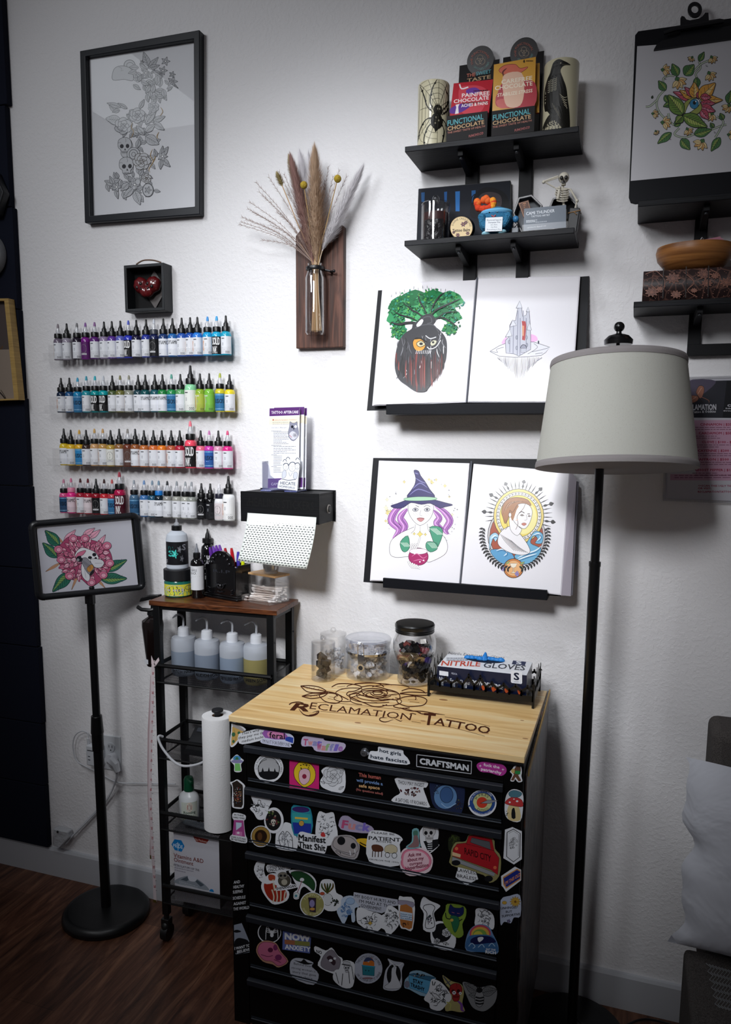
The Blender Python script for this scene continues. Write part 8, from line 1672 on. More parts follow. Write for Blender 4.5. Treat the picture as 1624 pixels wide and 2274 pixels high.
stk(POSTL,3,'black text sticker ending against the world',None,lines(*[(s_,x0,y0,x1,y0-(x1-x0)*.12,30,'#c9ccd2',.02) for s_,x0,y0,x1 in (('AND',88,372,150),('HEALTHY',84,420,192),('SLEEPING',80,470,176),('SCHEDULE',80,532,204),('AGAINST',86,588,210),('THE WORLD',84,640,242))]))
stk(POSTL,3,'grey sticker with saucer over trees, I want to believe',[(90,785),(168,765),(262,990),(245,1060),(108,1078),(95,1030)],both(PO(([(95,950),(130,915),(180,920),(230,940),(258,1000),(240,1055),(110,1070),(98,1020)],BK,2),([(92,840),(125,832),(165,850),(120,862),(92,856)],BK,2)),lines(('I WANT TO',98,1035,250,1000,28,WH,.03),('BELIEVE',122,1068,252,1040,28,WH,.03))),'#8f97a6',0)
stk(HEAD,1,"white text sticker, that's why they pay me the medium bucks",[(160,215),(350,168),(410,185),(408,270),(175,328),(130,280),(135,240)],lines(("That's why",165,235,345,195,26),('they pay me the',135,278,405,218,26),('medium bucks',170,312,385,262,26)))
stk(HEAD,1,"purple and pink feral sticker, I'm not for everyone",[(385,170),(440,190),(600,205),(655,225),(690,260),(685,322),(655,325),(648,360),(372,318),(376,270),(400,260)],both(PO(([(395,185),(600,215),(610,280),(400,262)],'#9a5fae',2),([(440,200),(590,220),(580,270),(440,255)],'#d98ab8',3),([(605,262),(640,250),(685,262),(682,318),(605,290)],'#2f49a8',0)),lines(('feral',445,262,598,278,60,BK,.02),("I'M NOT FOR EVERYONE",378,314,648,352,38,'#2a2a30',.0))),'#cfd3ea')
TW=['#b5507a','#c98a8c','#8aa87c','#8a8ab8','#7a6ac0','#a070b0']
def rainbow(t,x0,y0,x1,y1,h):
    def f(d):
        n=len(t)
        for i,c in enumerate(t):
            a,b=i/n,(i+.92)/n;d.text(c,x0+(x1-x0)*a,y0+(y1-y0)*a,x0+(x1-x0)*b,y0+(y1-y0)*b,h,TW[int(i/n*6)],.05,.15)
    return f
stk(HEAD,1,'holographic script lettering sticker in pink, green and violet',[(775,260),(840,245),(985,250),(1000,290),(1190,315),(1200,370),(1130,410),(920,400),(870,350),(770,345)],both(rainbow('Twat',790,335,970,345,62),rainbow('Waffle',925,385,1180,395,66)),'#bdb4cf')
stk(HEAD,2,'white gothic lettering sticker, hot girls hate fascists',[(5,160),(80,165),(225,190),(245,235),(290,285),(272,335),(-60,290),(-90,250),(-70,205),(-5,205)],lines(('hot girls',15,212,218,250,34,'#1c2a3a',.03),('hate fascists',-70,270,275,322,34,'#1c2a3a',.03)))
def badge(d):
    for a,b in (((368,238),(888,300)),((888,300),(884,420)),((884,420),(366,350)),((366,350),(368,238))):d.line([a,b],7,'#b9bdc4')
    d.text('CRAFTSMAN',398,325,858,392,56,'#c3c7cd',.05)
d=D(planey(CY0),base=.0004);d.at(*ZM[2]);badge(d);d.build('badge',HEAD,'silver outlined maker badge on black')
stk(HEAD,2,'magenta cloud sticker with white lettering',[(935,345),(975,308),(1100,308),(1195,340),(1220,395),(1170,440),(1060,410),(975,400)],both(lines(('fuck the',1003,345,1152,372,28,'#f0e2ee',.03),('patriarchy',978,386,1170,424,28,'#f0e2ee',.03)),lambda d:(d.star(970,345,16,'#f0e2ee'),d.star(1186,380,16,'#f0e2ee'))),'#b03a94')
stk(POSTR,2,'hairy brown creature with rucksack sticker',[(1270,380),(1300,340),(1350,330),(1365,400),(1360,440),(1370,490),(1330,500),(1300,470),(1290,492),(1255,485),(1275,430),(1252,400)],both(PO(([(1290,380),(1315,345),(1345,340),(1355,390),(1335,430),(1290,425),(1275,400)],'#6a4a38',3),([(1290,425),(1330,430),(1360,485),(1335,492),(1305,450),(1285,485),(1260,480)],'#6a4a38',0),([(1302,390),(1350,392),(1350,425),(1300,420)],'#2f8a4a'),([(1268,378),(1295,375),(1292,415),(1265,405)],'#c9b070',3))))
stk(POSTR,2,'red mushroom house sticker',[(1290,565),(1370,600),(1378,720),(1350,870),(1250,860),(1205,800),(1205,680),(1230,600)],both(PO(([(1240,720),(1330,720),(1350,860),(1235,850)],'#d9c590',3),([(1205,700),(1240,655),(1300,640),(1365,670),(1375,730),(1290,725)],'#c03a3c',3,BK,3),([(1270,760),(1295,745),(1305,840),(1268,838)],BK,2),([(1240,600),(1290,575),(1365,600),(1340,640),(1260,640)],'#4f7a8a',3,BK,2)),EL((1250,690,10,8,WH),(1320,680,12,9,WH),(1290,660,8,6,WH)),scrib(1220,790,20,40,8,['#6a9a6a','#5a8aa8'],seed=4)))
stk(POSTR,2,'white line drawing of round plants in a hexagonal frame',[(1275,925),(1365,965),(1365,1230),(1290,1280),(1190,1220),(1205,950)],both(LN(([(1225,975),(1285,945),(1350,985),(1345,1210),(1285,1255),(1220,1205),(1225,975)],7,BK),([(1240,985),(1285,962),(1335,995),(1332,1200)],3,BK)),scrib(1285,1080,52,80,34,[WH],seed=2,kind='dot',s=.36)),WH,0)
stk(POSTR,2,"navy ticket sticker with orange lettering, I'm this old",[(1168,1390),(1300,1300),(1358,1330),(1358,1430),(1215,1540),(1190,1500),(1172,1480)],both(PO(([(1185,1400),(1320,1320),(1352,1340),(1352,1420),(1215,1510),(1190,1470)],'#c98a4a'),([(1192,1412),(1318,1332),(1350,1350),(1348,1410),(1220,1494),(1200,1462)],'#1f2f86')),lines(("I'M THIS OLD",1208,1478,1350,1388,34,'#e0914a',.03))),WH,0)
stk(POSTR,4,'blue-grey sticker with sunflower, unhinged but supportive',[(1165,250),(1250,210),(1348,205),(1352,400),(1290,415),(1260,470),(1200,455),(1170,490),(1160,440)],both(lambda d:(d.flower(1303,265,52,'#d9b04a','#6a4a1c',2,12,cc='#7a5230',w=.4),d.ell(1200,275,22,16,'#c9a040',lc=BK,lw=2),d.flower(1240,450,20,'#6a5a9a',BK,2)),lines(('UNHINGED',1165,338,1322,326,22,BK,.02),('BUT',1213,372,1272,368,22,BK,.02),('SUPPORTIVE',1175,414,1348,392,22,BK,.02))),'#b4bdd2')
A1,A2,A3,A4=DRAW[:4]
stk(A1,1,'round grey sticker of three witches, lettering around the rim',(440,565,146,146),both(EL((440,570,104,112,'#aeb0b4',0,BK,5),),PO(([(335,620),(380,600),(500,600),(545,620),(500,675),(390,675)],BK,3),([(350,655),(378,560),(408,655)],BK),([(415,660),(440,555),(468,660)],BK),([(478,655),(498,565),(528,650)],BK)),LN(([(345,640),(330,560),(370,500),(420,480)],5,BK,4),([(535,640),(550,560),(510,500)],5,BK,4)),lambda d:d.arctext('GOD FORBID WOMEN HAVE HOBBIES',440,567,118,172,385,20,BK,.01)))
stk(A1,1,'pink square sticker with generic yellow bloom',R4(645,476,942,770,24),both(PO(([(700,560),(760,500),(850,520),(905,600),(890,700),(800,760),(720,700),(690,630)],'#e0c02c',3,BK,5),([(745,600),(800,570),(850,600),(845,690),(790,735),(745,690)],'#dcb4c0',3,BK,4)),EL((795,650,22,24,'#8a2440'),),scrib(800,560,110,50,7,[BK,'#e0c02c'],seed=6)),'#c92a74',0)
stk(A1,1,'white outline peony sticker',[(1040,545),(1140,560),(1200,590),(1205,760),(1150,820),(1040,790),(965,750),(955,690),(985,640),(965,590)],lambda d:(d.rose(1080,650,100,'#cdd0d6',BK,3.4,3),d.leaf(1150,620,1200,580,24,WH,BK,3),d.leaf(1000,720,960,700,22,WH,BK,3),d.leaf(1140,780,1190,750,24,WH,BK,3)))
stk(A1,1,'multicoloured lettering sticker, this human will provide a safe space',None,lines(('This human',1340,650,1560,680,38,'#b8645a',.03),('will provide a',1318,700,1580,740,32,'#6f8fc0',.03),('safe space',1342,755,1550,782,32,'#c9a070',.03),('(No questions asked)',1315,790,1582,835,24,'#b06a64',.02)))
stk(A1,2,'floral sticker, thou may ingest a satchel of richards',[(180,455),(455,490),(458,550),(430,560),(475,690),(468,742),(150,690),(152,640),(210,600),(175,520)],both(scrib(310,585,120,60,26,['#5c1c24','#b08a84','#a03a3c','#cfc0c0','#3c1418'],seed=8),lines(('THOU MAY INGEST',190,515,440,545,36,BK,0),('A SATCHEL OF RICHARDS',165,680,462,722,36,BK,0))))
stk(A1,2,'blue dreamy round figure sticker with small plants',[(500,480),(620,480),(780,510),(825,590),(790,800),(700,790),(540,740),(495,600)],both(EL((640,640,110,115,'#5f86b4',0,BK,4),(650,620,62,76,'#3c5c8c',0,BK,4)),scrib(550,560,40,70,10,['#7aa0cc'],seed=9),scrib(770,720,36,60,12,['#7a8a5a','#a9925c','#6a3a2c'],seed=10),LN(([(600,700),(660,740),(740,700)],9,'#8fb0d4',4))),'#232c4a')
stk(A1,2,'round blue and cream badge sticker with red centre and rocket',(990,698,135,127),both(EL((990,692,122,114,'#2a4a8c'),(992,690,92,88,'#c3c890',0,BK,3),(988,692,52,52,'#c9402c')),PO(([(970,700),(1040,668),(1140,672),(1060,702)],GY,0,BK,3),([(850,730),(900,690),(920,735)],'#2a4a8c',0)),lambda d:(d.arctext('X-FILES',992,690,62,200,320,24,BK,.03),d.arctext('EXPRESS',992,690,86,128,45,22,BK,.03,inside=True),d.arctext('THE TRUTH IS OUT THERE',990,692,100,190,325,14,WH),d.arctext('I WANT TO BELIEVE',990,692,117,135,45,14,WH,0,inside=True))))
for lab_,o_,f_ in (('white long-legged insect sticker',[(260,840),(340,845),(430,860),(470,900),(440,960),(400,1070),(330,1080),(290,1020),(250,970),(290,930)],scrib(350,950,80,90,26,[BK,GY],seed=12,kind='line',s=.7)),
    ('oval sticker of plants growing round a skull',(490,1090,98,130),both(EL((485,1090,76,100,'#1b1a1a',0,BK,4),),scrib(480,1070,70,90,16,['#5f7a3c','#7a3a3a','#a9a08a'],seed=13),lambda d:d.skull(485,1110,26,'#c9c4b8',BK,2))),
    ('round brown sticker with ornate gold rim',(360,1250,102,108),EL((360,1250,92,98,'#9a7a3c',0,BK,4),(360,1250,62,66,'#2a1a10'),(350,1250,24,40,'#5a3a20'))),
    ('grey winged archway sticker',[(600,1110),(668,1130),(690,1200),(728,1290),(715,1390),(640,1396),(520,1370),(505,1290),(520,1190),(570,1160)],both(LN(([(560,1360),(540,1260),(580,1200),(600,1240),(620,1200),(670,1260),(680,1380)],6,BK,4),([(590,1370),(600,1290),(625,1290),(640,1380)],9,GY,3)),scrib(600,1260,80,80,22,[GY,'#5a5d66'],seed=14,kind='line',s=.5))),
    ('teal and blue tin can sticker, generic',[(665,960),(760,945),(858,975),(868,1215),(690,1240)],both(PO(([(672,1010),(860,1030),(862,1120),(676,1105)],'#3aa0a4'),([(676,1110),(862,1125),(864,1215),(695,1225)],'#27389a')),EL((760,982,92,34,'#3c2a6a',4,'#2fa3b0',7),(766,1120,26,28,'#c49a4a',0,BK,3)),LN(([(700,1065),(830,1075)],20,'#d9b84a'),))),
    ('grey wolf line drawing sticker with red heart',[(945,1000),(1010,1020),(1085,1010),(1105,1100),(1130,1240),(1080,1330),(980,1340),(910,1260),(915,1100)],both(scrib(1020,1140,95,140,44,[BK,GY,'#4a4c54'],seed=15,kind='line',s=.35),PO(([(960,1225),(985,1205),(1005,1235),(1000,1255),(965,1250)],'#c03a3c',3),([(1000,1060),(1040,1080),(1020,1110)],WH))))):
    stk(A2,1,lab_,o_,f_,*(['#2a86a0'] if 'can' in lab_ else []))
stk(A2,1,'holographic pastel swear word sticker',[(1160,1060),(1230,1045),(1300,1090),(1470,1150),(1460,1220),(1160,1180)],rainbow('Fuck',1170,1165,1450,1200,80),'#a9a0bc')
stk(A2,1,'white lettering sticker, manifest that shit',[(750,1205),(860,1225),(1015,1265),(1010,1400),(960,1425),(770,1370),(725,1300)],lines(('Manifest',738,1290,1008,1318,62,BK,.04),('That Shit',735,1360,1005,1400,62,BK,.04)))
stk(A2,1,'grey carnivore skull sticker',[(1120,1245),(1260,1240),(1340,1310),(1345,1400),(1300,1480),(1150,1450),(1065,1360),(1080,1290)],both(PO(([(1120,1260),(1250,1255),(1325,1320),(1330,1400),(1250,1420),(1120,1380),(1080,1330)],'#a59fa0',3,BK,4),([(1110,1390),(1250,1440),(1310,1410),(1290,1465),(1160,1440)],'#a59fa0',3,BK,4)),EL((1165,1295,40,42,BK),(1285,1345,26,30,BK)),LN(([(1150,1400),(1160,1425)],6,BK),([(1250,1395),(1260,1440)],7,WH),([(1300,1380),(1305,1420)],7,WH)),),'#a9a4a8')
stk(A2,1,'yellow fruit-like curved sticker',[(1320,1280),(1400,1270),(1520,1295),(1525,1350),(1440,1370),(1340,1320)],LN(([(1350,1310),(1430,1345),(1510,1330)],12,'#3a2c12',4),),'#d9b02c')
stk(A2,2,'white sticker of horse and covered wagon, please be patient with me',[(-30,955),(160,985),(235,1040),(205,1090),(200,1290),(-85,1250),(-100,1010)],both(lines(('PLEASE BE',-60,985,158,1005,20),('PATIENT',-88,1045,212,1065,36,BK,.02),('WITH ME',-20,1068,130,1080,18),("I'M FROM THE 1900s",-80,1238,200,1270,16)),PO(([(70,1110),(130,1090),(180,1120),(170,1170),(70,1165)],'#c9bfa0',3,BK,3),([(-60,1100),(-10,1090),(40,1110),(50,1150),(0,1160),(-50,1150)],'#5a3626',3)),LN(*[([(x,1150),(x-3,1210)],8,'#3a2218') for x in (-50,-25,5,35)]),EL((90,1190,22,24,None,0,BK,5),(155,1195,24,26,None,0,BK,5))))
stk(A2,2,'teal-haired mermaid sticker',[(325,950),(385,945),(390,1060),(400,1115),(300,1135),(265,1110),(320,1060)],both(PO(([(335,965),(375,960),(375,1010),(340,1010)],'#4f7a6c',3),([(340,1010),(375,1010),(385,1110),(280,1115),(330,1070)],'#8a6a6c',3))),'#7ab0b8')
stk(A2,2,'skeleton bust sticker',[(400,960),(460,900),(560,920),(575,1000),(560,1080),(580,1100),(480,1180),(410,1110),(395,1010)],lambda d:(d.poly([(430,1060),(570,1040),(575,1105),(480,1175)],BK),d.skull(485,985,62,'#c9c9cc',BK,3,-1),[d.line([(470,1070+k*20),(515,1066+k*20)],7,WH) for k in range(5)]))
stk(A2,2,'pink cloud sticker, ask me about my current hyperfixation',[(250,1130),(340,1110),(460,1140),(520,1220),(500,1330),(430,1370),(300,1390),(215,1320),(205,1200)],both(PO(([(255,1150),(350,1130),(450,1160),(505,1240),(470,1320),(350,1355),(235,1310),(220,1220)],'#e0829e',3,'#b8506e',5),([(265,1165),(350,1148),(435,1172),(485,1240),(455,1305),(350,1335),(250,1300),(240,1225)],'#e9c4d0',3)),lines(('Ask me',285,1210,408,1195,34,'#7a2040',.03),('about my',280,1255,432,1235,34,'#7a2040',.03),('current',300,1290,420,1278,30,'#7a2040',.03),('Hyperfixation',262,1335,478,1300,34,'#7a2040',.03))),'#e6d3da')
stk(A2,2,'green leafy fringe sticker behind the truck',[(680,1020),(740,1000),(780,1040),(760,1100),(680,1160),(665,1060)],scrib(720,1050,50,60,20,['#4a5a2a','#39461f'],seed=18,kind='line',s=.8),'#22281a')
stk(A2,2,'red pickup truck sticker lettered Rapid City',[(700,1130),(740,1070),(830,1060),(860,1000),(920,985),(1090,1030),(1110,1130),(1165,1210),(1150,1390),(1060,1455),(1000,1380),(700,1290),(690,1200)],both(PO(([(715,1130),(750,1085),(840,1075),(1100,1150),(1150,1220),(1135,1380),(1070,1330),(705,1200)],'#a81f28',0,BK,3),([(835,1085),(860,1010),(915,998),(1080,1040),(1105,1150)],'#a81f28',0,BK,3),([(875,1070),(890,1025),(1060,1065),(1070,1140)],'#5a5c62',0,BK,3),([(705,1205),(1110,1360),(1100,1395),(700,1245)],'#8f9298',0,BK,3),([(705,1160),(785,1185),(780,1215),(705,1195)],'#d9b890')),lines(('RAPID CITY',820,1180,1072,1255,62,'#3a0c10',.02),),EL((740,1265,42,26,BK),(1050,1415,40,30,BK),(745,1130,16,16,'#d96a4a'),(1110,1310,16,16,'#d96a4a'))),'#8f8a5c')
stk(A2,2,'white diamond sticker, lawless + braless',[(760,1305),(930,1350),(950,1420),(890,1450),(840,1480),(790,1440),(735,1400)],lines(('LAWLESS',752,1345,942,1380,32,BK,.01),('+',835,1382,850,1385,16),('BRALESS',750,1400,935,1434,32,BK,.01)),WH,0)
stk(A3,3,'red heart squeezed by a skeleton hand sticker',[(380,340),(450,270),(530,280),(540,380),(640,450),(620,540),(500,580),(430,530),(365,420)],both(PO(([(390,380),(440,330),(500,380),(600,430),(615,500),(560,550),(470,540),(410,470)],'#9c2c1c',4),([(440,280),(500,290),(495,340),(440,330)],'#a8452c',3)),LN(*[([(470+k*45,430+k*6),(490+k*35,500),(480+k*38,560-k*6)],13,'#cfc9b4',4) for k in range(4)]),LN(([(480,330),(500,440)],18,'#cfc9b4'),)))
stk(A3,3,'crescent moon sticker filled with flowers',[(330,140),(400,150),(390,240),(430,330),(500,350),(420,375),(340,330),(290,230)],scrib(350,250,50,90,26,[GY,WH],seed=20,kind='dot',s=.3,lw=2))
stk(A3,3,'raccoon sticker with the word shenanigan',[(425,180),(600,190),(660,200),(650,235),(610,250),(660,320),(665,370),(715,380),(718,410),(515,442),(525,380),(510,260),(430,255)],both(EL((595,340,62,60,'#4a463c',0,BK,4),(580,290,50,36,'#7a766c',0,BK,3),(560,290,14,12,BK),(600,290,14,12,BK),(595,355,30,30,'#a9a494')),lines(('I SHENNANIGAN',432,218,650,198,28,BK,.02),('ONCE, AND I\'LL',432,252,655,218,28,BK,.02),('SHENANIGAN',515,434,712,404,26,BK,.03))))
stk(A3,3,'green hand sticker dangling an eyeball',[(640,240),(740,230),(850,270),(915,350),(900,460),(860,450),(800,400),(760,430),(740,520),(690,520),(690,460),(730,420),(690,340),(670,290)],both(PO(([(660,260),(740,245),(840,285),(900,360),(890,440),(840,400),(780,360),(720,340),(680,300)],'#244a2c',4,BK,4),),EL((718,488,30,30,'#cfd6d8',0,BK,3),(712,492,13,13,'#4a8a9a'),(772,330,22,18,WH)),LN(([(770,340),(750,400),(725,460)],7,'#8a4a5a',4),)))
stk(A3,3,'plant pot sticker with face and mushrooms',[(960,350),(1020,325),(1090,350),(1115,460),(1180,500),(1160,600),(1100,645),(1000,630),(975,520),(945,460)],both(LN(*[([(1025,470),(975+k*26,410-18*(k % 2)),(970+k*28,365)],18,('#3a4a20','#5a4a20','#2c3a18')[k % 3],4,True) for k in range(5)]),EL((1030,530,50,60,'#d0d3d8',0,BK,3),),scrib(1100,550,50,45,18,['#3a4a24','#2a381c','#8f97a0'],seed=21),EL((975,470,24,16,'#b05038',0,BK,2),)))
stk(A3,3,'round olive sticker, I support small businesses',(875,580,126,125),both(EL((875,580,116,116,'#98945a'),),PO(([(835,510),(912,515),(908,660),(850,650)],'#3a2c3c',0,'#1c1420',3),),EL((872,570,26,38,'#8f86b4'),(875,625,26,14,'#c9944a')),lambda d:(d.arctext('I SUPPORT',875,580,84,215,330,24,'#dcd6a8',.01),d.arctext('SMALL BUSINESSES',875,580,108,160,20,22,'#dcd6a8',.01,inside=True))))
stk(A3,3,'pale blue patterned figure sticker',[(1170,520),(1240,490),(1310,510),(1345,600),(1300,620),(1305,740),(1270,750),(1255,640),(1195,775),(1150,720),(1120,640),(1160,590)],both(scrib(1210,640,70,80,26,['#6d94c4','#a9c0dc'],'#4a6a9a',22),EL((1255,545,44,34,'#9db8d8',0,'#4a6a9a',3),)),'#b9c9de')
stk(A3,3,"white speech sticker, my body hurts and I'm mad at the government",[(1290,455),(1730,530),(1735,590),(1640,600),(1610,650),(1570,668),(1370,620),(1325,570),(1285,520)],lines(('MY BODY HURTS AND',1302,508,1715,578,32),("I'M MAD AT THE",1345,560,1665,612,32),('GOVERNMENT',1362,605,1568,642,32)),'#b9bdcb',0)
stk(A3,3,'white moth and leaf wreath sticker',[(1330,610),(1440,640),(1560,680),(1590,760),(1540,840),(1460,850),(1360,790),(1320,740)],both(scrib(1450,740,110,90,40,[BK,'#55585f',GY],seed=23,kind='line',s=.45),lambda d:d.star(1455,765,26,'#c9a84a',BK,2,.5)))
stk(A3,4,'white sticker of a spiky-feathered bird',[(100,300),(180,340),(210,400),(190,500),(95,590),(60,530),(-20,490),(0,410),(60,380)],scrib(120,420,85,110,44,[BK,'#2c2e34',GY],seed=24,kind='line',s=.45))
stk(A3,4,'orange pill bottle sticker with lettered label',[(195,235),(240,220),(345,250),(330,525),(260,525),(205,490)],both(PO(([(200,250),(335,270),(330,320),(200,290)],'#9a94a8',2,BK,2),([(212,300),(325,325),(322,515),(262,515),(214,485)],'#b0703c',2),([(208,355),(326,375),(324,450),(210,430)],'#c9d8e8')),lines(*[(s_,214,385+k*20,322,400+k*20,14,'#2a5a8a',.02) for k,s_ in enumerate(('because even','baddies get','the saddies'))]),scrib(268,480,50,26,10,['#8a4a20'],seed=25)))
for lab_,o_,f_,c_ in (('white keyhole sticker with moon and flowers',[(430,220),(490,255),(590,300),(560,340),(530,380),(550,470),(530,550),(430,530),(435,380),(400,310)],both(LN(([(440,300),(500,290),(540,320),(520,380),(535,500),(450,510),(465,380),(430,330),(440,300)],6,BK,4),),scrib(490,440,40,70,18,['#8a6a8a','#6a8a8a',GY],seed=26)),WH),
    ('green sticker of a dark blue cat with potions',[(660,285),(820,310),(835,400),(800,480),(810,580),(740,605),(640,500),(610,420),(640,350)],both(PO(([(675,320),(690,290),(720,320),(780,325),(810,315),(810,380),(760,410),(690,390),(670,360)],'#1c2558',3,BK,3),([(690,400),(760,410),(770,480),(730,560),(700,480)],'#2a6a4a',3,BK,3)),LN(([(700,365),(725,372)],4,'#c06a7a'),([(750,375),(775,378)],4,'#c06a7a'),([(640,370),(650,420),(690,430)],9,BK,3),([(800,430),(770,450)],9,BK)),EL((700,440,16,14,'#c9a84a'),)),'#7f9a3c'),
    ('white angel with folded wings sticker',[(930,335),(1010,330),(1085,380),(1105,450),(1090,530),(1000,500),(920,490),(925,400)],scrib(1010,420,80,85,40,[BK,GY,'#44464e'],seed=27,kind='line',s=.45),WH),
    ('blue orca and rainbow sticker lettered eat the rich',[(880,520),(960,480),(1050,500),(1095,580),(1140,680),(1130,760),(1000,745),(840,730),(835,620)],both(EL((970,570,100,84,'#c04a5c'),(970,575,86,70,'#d9a84a'),(965,580,66,54,'#7aa04a'),(950,585,44,40,'#c9c04a')),PO(([(850,610),(920,580),(1080,590),(1130,680),(1120,745),(850,725)],'#3f6a9a',3),([(880,625),(960,590),(1070,600),(1120,650),(1040,660),(900,670)],'#181c4a',3),([(945,610),(990,600),(1000,620),(960,650)],WH,3)),LN(([(860,690),(890,660),(920,690),(900,710)],7,'#a9c4dc',4),([(950,700),(985,670),(1010,700)],7,'#a9c4dc',4),([(1050,690),(1080,660),(1110,690)],7,'#a9c4dc',4)),lines(('EAT THE',1026,725,1115,733,18,WH,.03),('RICH',1020,755,1118,766,28,WH,.04))),'#6a8ab4'),
    ('white rounded sticker of a face among lotus flowers',[(540,460),(620,455),(700,520),(740,620),(710,720),(600,720),(510,660),(500,530)],both(EL((605,560,92,90,BK,20),),lambda d:(d.rose(650,560,44,'#c9ccd2',BK,3),d.rose(560,640,30,'#c9ccd2',BK,3)),scrib(620,660,80,30,12,[WH],seed=28)),WH)):
    stk(A3,4,lab_,o_,f_,c_)
stk(A4,3,'black round sticker with white spider',(445,860,118,108),both(EL((447,858,110,100,BK),),EL((470,885,18,22,WH),(468,850,12,12,WH)),LN(*[([(470,870),(470+k*50,830+abs(k)*6-18*j),(470+k*62,880+30*j-10)],6,WH,4) for k in (-1,1) for j in (-1,0,1,2)])))
stk(A4,3,'rainbow striped sticker, now anxiety',[(580,842),(865,880),(850,1070),(575,1030)],both(PO(([(598,930),(850,955),(850,1000),(598,975)],'#8a8a4a'),([(598,930),(700,940),(700,985),(598,975)],'#a86a4a')),lines(('NOW',602,925,850,950,62,WH,.06),('ANXIETY',602,1024,855,1052,46,WH,.04))),'#5c6aa8',0)
stk(A4,3,'pink skull sticker in profile',[(400,940),(510,965),(560,1050),(635,1150),(540,1210),(480,1180),(380,1150),(315,1060),(330,980)],both(PO(([(345,985),(400,955),(500,975),(545,1050),(620,1145),(540,1195),(470,1150),(390,1135),(330,1060)],'#c46a8c',4,'#5c2040',4),),EL((455,1035,26,24,'#5c2040'),(505,1010,22,30,'#7a3060'),(535,1110,34,30,'#7a3060')),LN(([(360,1080),(430,1100),(480,1090)],6,'#5c2040',4),([(490,1130),(560,1160)],6,'#5c2040'))),'#b98a72')
stk(A4,3,'script sticker with crow, behind every strong woman',[(690,1120),(780,1120),(885,1160),(870,1200),(940,1280),(885,1385),(680,1310),(650,1180)],both(PO(([(690,1135),(760,1150),(790,1125),(830,1160),(885,1170),(800,1180)],BK,3),),lines(*[(s_,a,b,c,b+(c-a)*.17,24,BK,0) for s_,a,b,c in (('Behind every',690,1180,885),('strong woman is a',665,1220,935),('story that gave',675,1260,912),('her no choice',680,1300,875))])),'#b9bdc9')
stk(A4,3,'grey raccoon sticker saying no',[(905,995),(1010,1040),(1070,1010),(1130,1090),(1180,1130),(1150,1270),(1050,1260),(930,1190),(960,1100),(900,1050)],both(PO(([(990,1090),(1070,1030),(1130,1100),(1160,1140),(1130,1240),(1040,1240),(960,1190)],'#86808a',3,BK,3),([(1020,1110),(1060,1090),(1110,1150),(1090,1190),(1040,1140)],'#3c2c34',3)),EL((1060,1140,18,14,WH),(1100,1120,14,12,WH)),lines(('NO',915,1062,970,1078,32,BK,.03),)))
stk(A4,3,'white sticker of a dapper skeleton in a hat',[(1190,1140),(1290,1160),(1300,1250),(1280,1400),(1180,1410),(1085,1330),(1100,1240),(1160,1220)],both(LN(([(1110,1260),(1140,1370)],6,BK),([(1180,1270),(1170,1390)],7,BK),([(1240,1250),(1250,1370)],7,BK),([(1270,1200),(1290,1330)],6,BK)),lambda d:(d.skull(1220,1215,30,'#c3c5cc',BK,3),d.poly([(1180,1175),(1195,1145),(1250,1155),(1262,1185)],'#c3c5cc',0,BK,4),d.line([(1170,1178),(1270,1196)],7,BK))))
stk(A4,3,'white round sticker, flaming teal bin, this little light of mine',(1435,1220,142,152),both(PO(([(1375,1185),(1500,1200),(1495,1295),(1380,1285)],'#2a7a8a',0,BK,4),([(1385,1190),(1400,1130),(1440,1160),(1470,1110),(1495,1200)],'#c9702c',3),([(1390,1150),(1420,1110),(1470,1120),(1500,1160),(1470,1140),(1430,1150)],'#3a4468',3)),LN(([(1370,1190),(1505,1205)],12,'#2f8fb0'),),EL((1410,1240,5,6,BK),(1440,1244,5,6,BK),(1430,1318,55,10,'#8a6a72')),lambda d:(d.arctext('THIS LITTLE LIGHT OF MINE',1435,1220,108,205,345,26,BK,.03),d.arctext("I'M GONNA LET IT SHINE",1435,1215,138,150,20,26,BK,.03,inside=True))),'#b4b9c9')
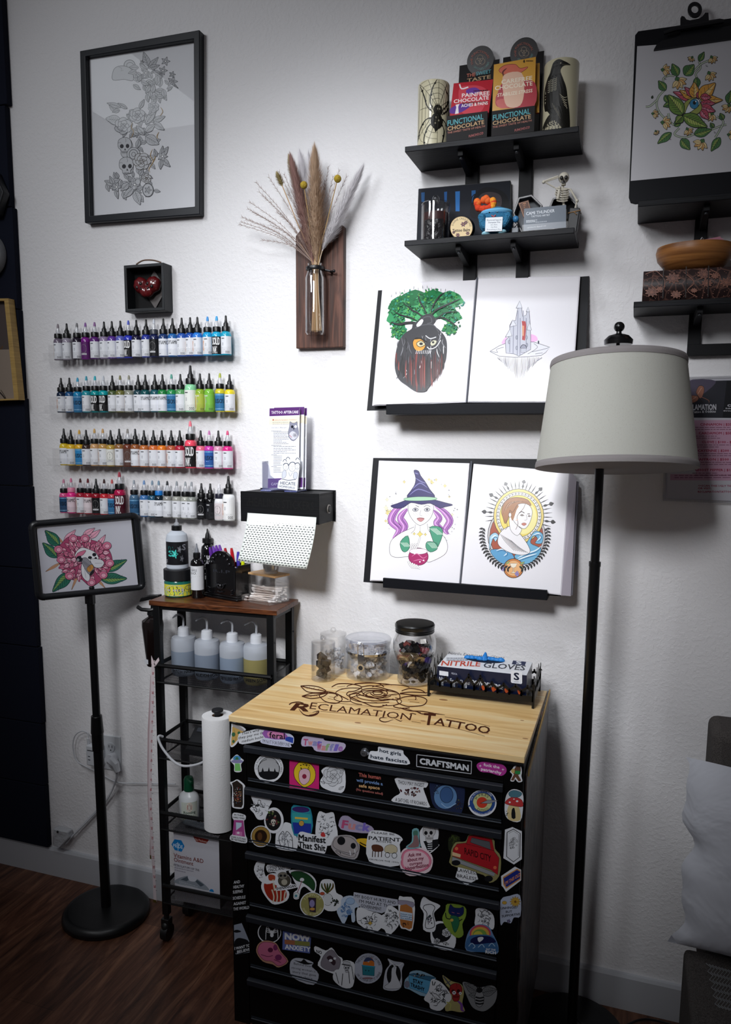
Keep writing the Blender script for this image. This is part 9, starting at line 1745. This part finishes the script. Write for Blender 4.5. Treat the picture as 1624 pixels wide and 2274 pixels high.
for lab_,o_,f_,c_ in (('white kneeling antlered figure in an oval frame',[(90,805),(150,830),(245,850),(225,920),(225,1060),(170,1110),(60,1100),(50,1050),(70,920),(110,860)],both(EL((150,965,68,105,BK),),PO(([(130,900),(175,880),(170,940),(190,1000),(220,1080),(100,1095),(60,1070),(120,1020)],'#c9ccd4',3,BK,3),([(140,860),(165,865),(158,905)],'#c9ccd4',0,BK,3)),LN(([(145,865),(120,840),(100,815)],7,WH,3),([(165,868),(200,870),(235,845)],7,WH,3))),'#b9bdc9'),
    ('light blue skip sticker with raccoons, stay trashy',[(310,930),(400,920),(545,985),(520,1020),(450,1165),(300,1100),(250,1080),(255,1010),(290,970)],both(PO(([(290,960),(500,1020),(470,1145),(300,1085)],'#5aa0c9',0,BK,3),([(290,955),(340,945),(545,985),(500,1020)],'#3a6a8a',0,BK,3)),scrib(390,965,60,24,10,[GY,BK,'#c9c9c9'],seed=30,kind='dot',s=.9),lines(('STAY',332,1030,425,1060,36,BK,.04),('TRASHY',308,1068,440,1118,36,BK,.04)),EL((275,1050,26,34,'#77798a'),)),'#8fb4cc'),
    ('red skull sticker with dagger and violet tongue',[(610,965),(650,985),(700,1020),(790,1050),(815,1130),(800,1230),(825,1300),(780,1315),(700,1300),(640,1300),(640,1200),(680,1100),(640,1050)],both(LN(([(622,975),(700,1080)],13,'#55585f'),([(640,1050),(690,1015)],9,'#55585f'),([(745,1200),(790,1240),(795,1290),(820,1305)],26,'#7a4a9a',5,True)),lambda d:(d.skull(738,1120,62,'#9c2c2c','#3a0c0c',4,0,dark='#3a0c0c'),d.ell(722,1130,17,17,WH),d.ell(780,1135,13,14,WH),d.ell(722,1130,6,6,BK),d.ell(780,1135,5,5,BK)),LN(([(650,1220),(690,1240),(680,1290)],12,'#b8b86a',4),)),'#a9a06a'),
    ('white sticker of a horned goat creature with raised hands',[(505,1005),(560,1010),(620,1050),(680,1130),(695,1190),(650,1240),(590,1300),(500,1280),(485,1230),(435,1190),(480,1110)],both(scrib(570,1160,95,110,44,[BK,'#2c2e34'],seed=31,kind='line',s=.42),LN(([(545,1100),(570,1060),(605,1070),(590,1095)],10,'#7d8088',5),([(600,1130),(640,1105),(660,1130)],10,'#7d8088',5),([(520,1060),(515,1020)],8,BK),([(530,1060),(545,1025)],8,BK))),WH),
    ('grey bee sticker with wide wings',[(815,1025),(900,1050),(960,1080),(1080,1060),(1130,1110),(1110,1220),(1040,1290),(980,1305),(900,1270),(850,1180),(805,1060)],both(lambda d:(d.leaf(950,1130,820,1040,80,'#77797c',BK,4,5),d.leaf(980,1130,1125,1100,90,'#77797c',BK,4,5),d.leaf(950,1160,860,1150,50,'#77797c',BK,3,3),d.ell(962,1185,44,80,'#8f9194',lc=BK,lw=4),d.ell(962,1105,30,26,BK)),LN(*[([(925,1170+k*28),(965,1180+k*28),(1003,1172+k*28)],14,BK,4) for k in range(3)]),LN(([(950,1090),(935,1065),(905,1062)],6,BK,4),([(975,1090),(990,1070),(1020,1070)],6,BK,4))),'#85878a')):
    stk(A4,4,lab_,o_,f_,c_)
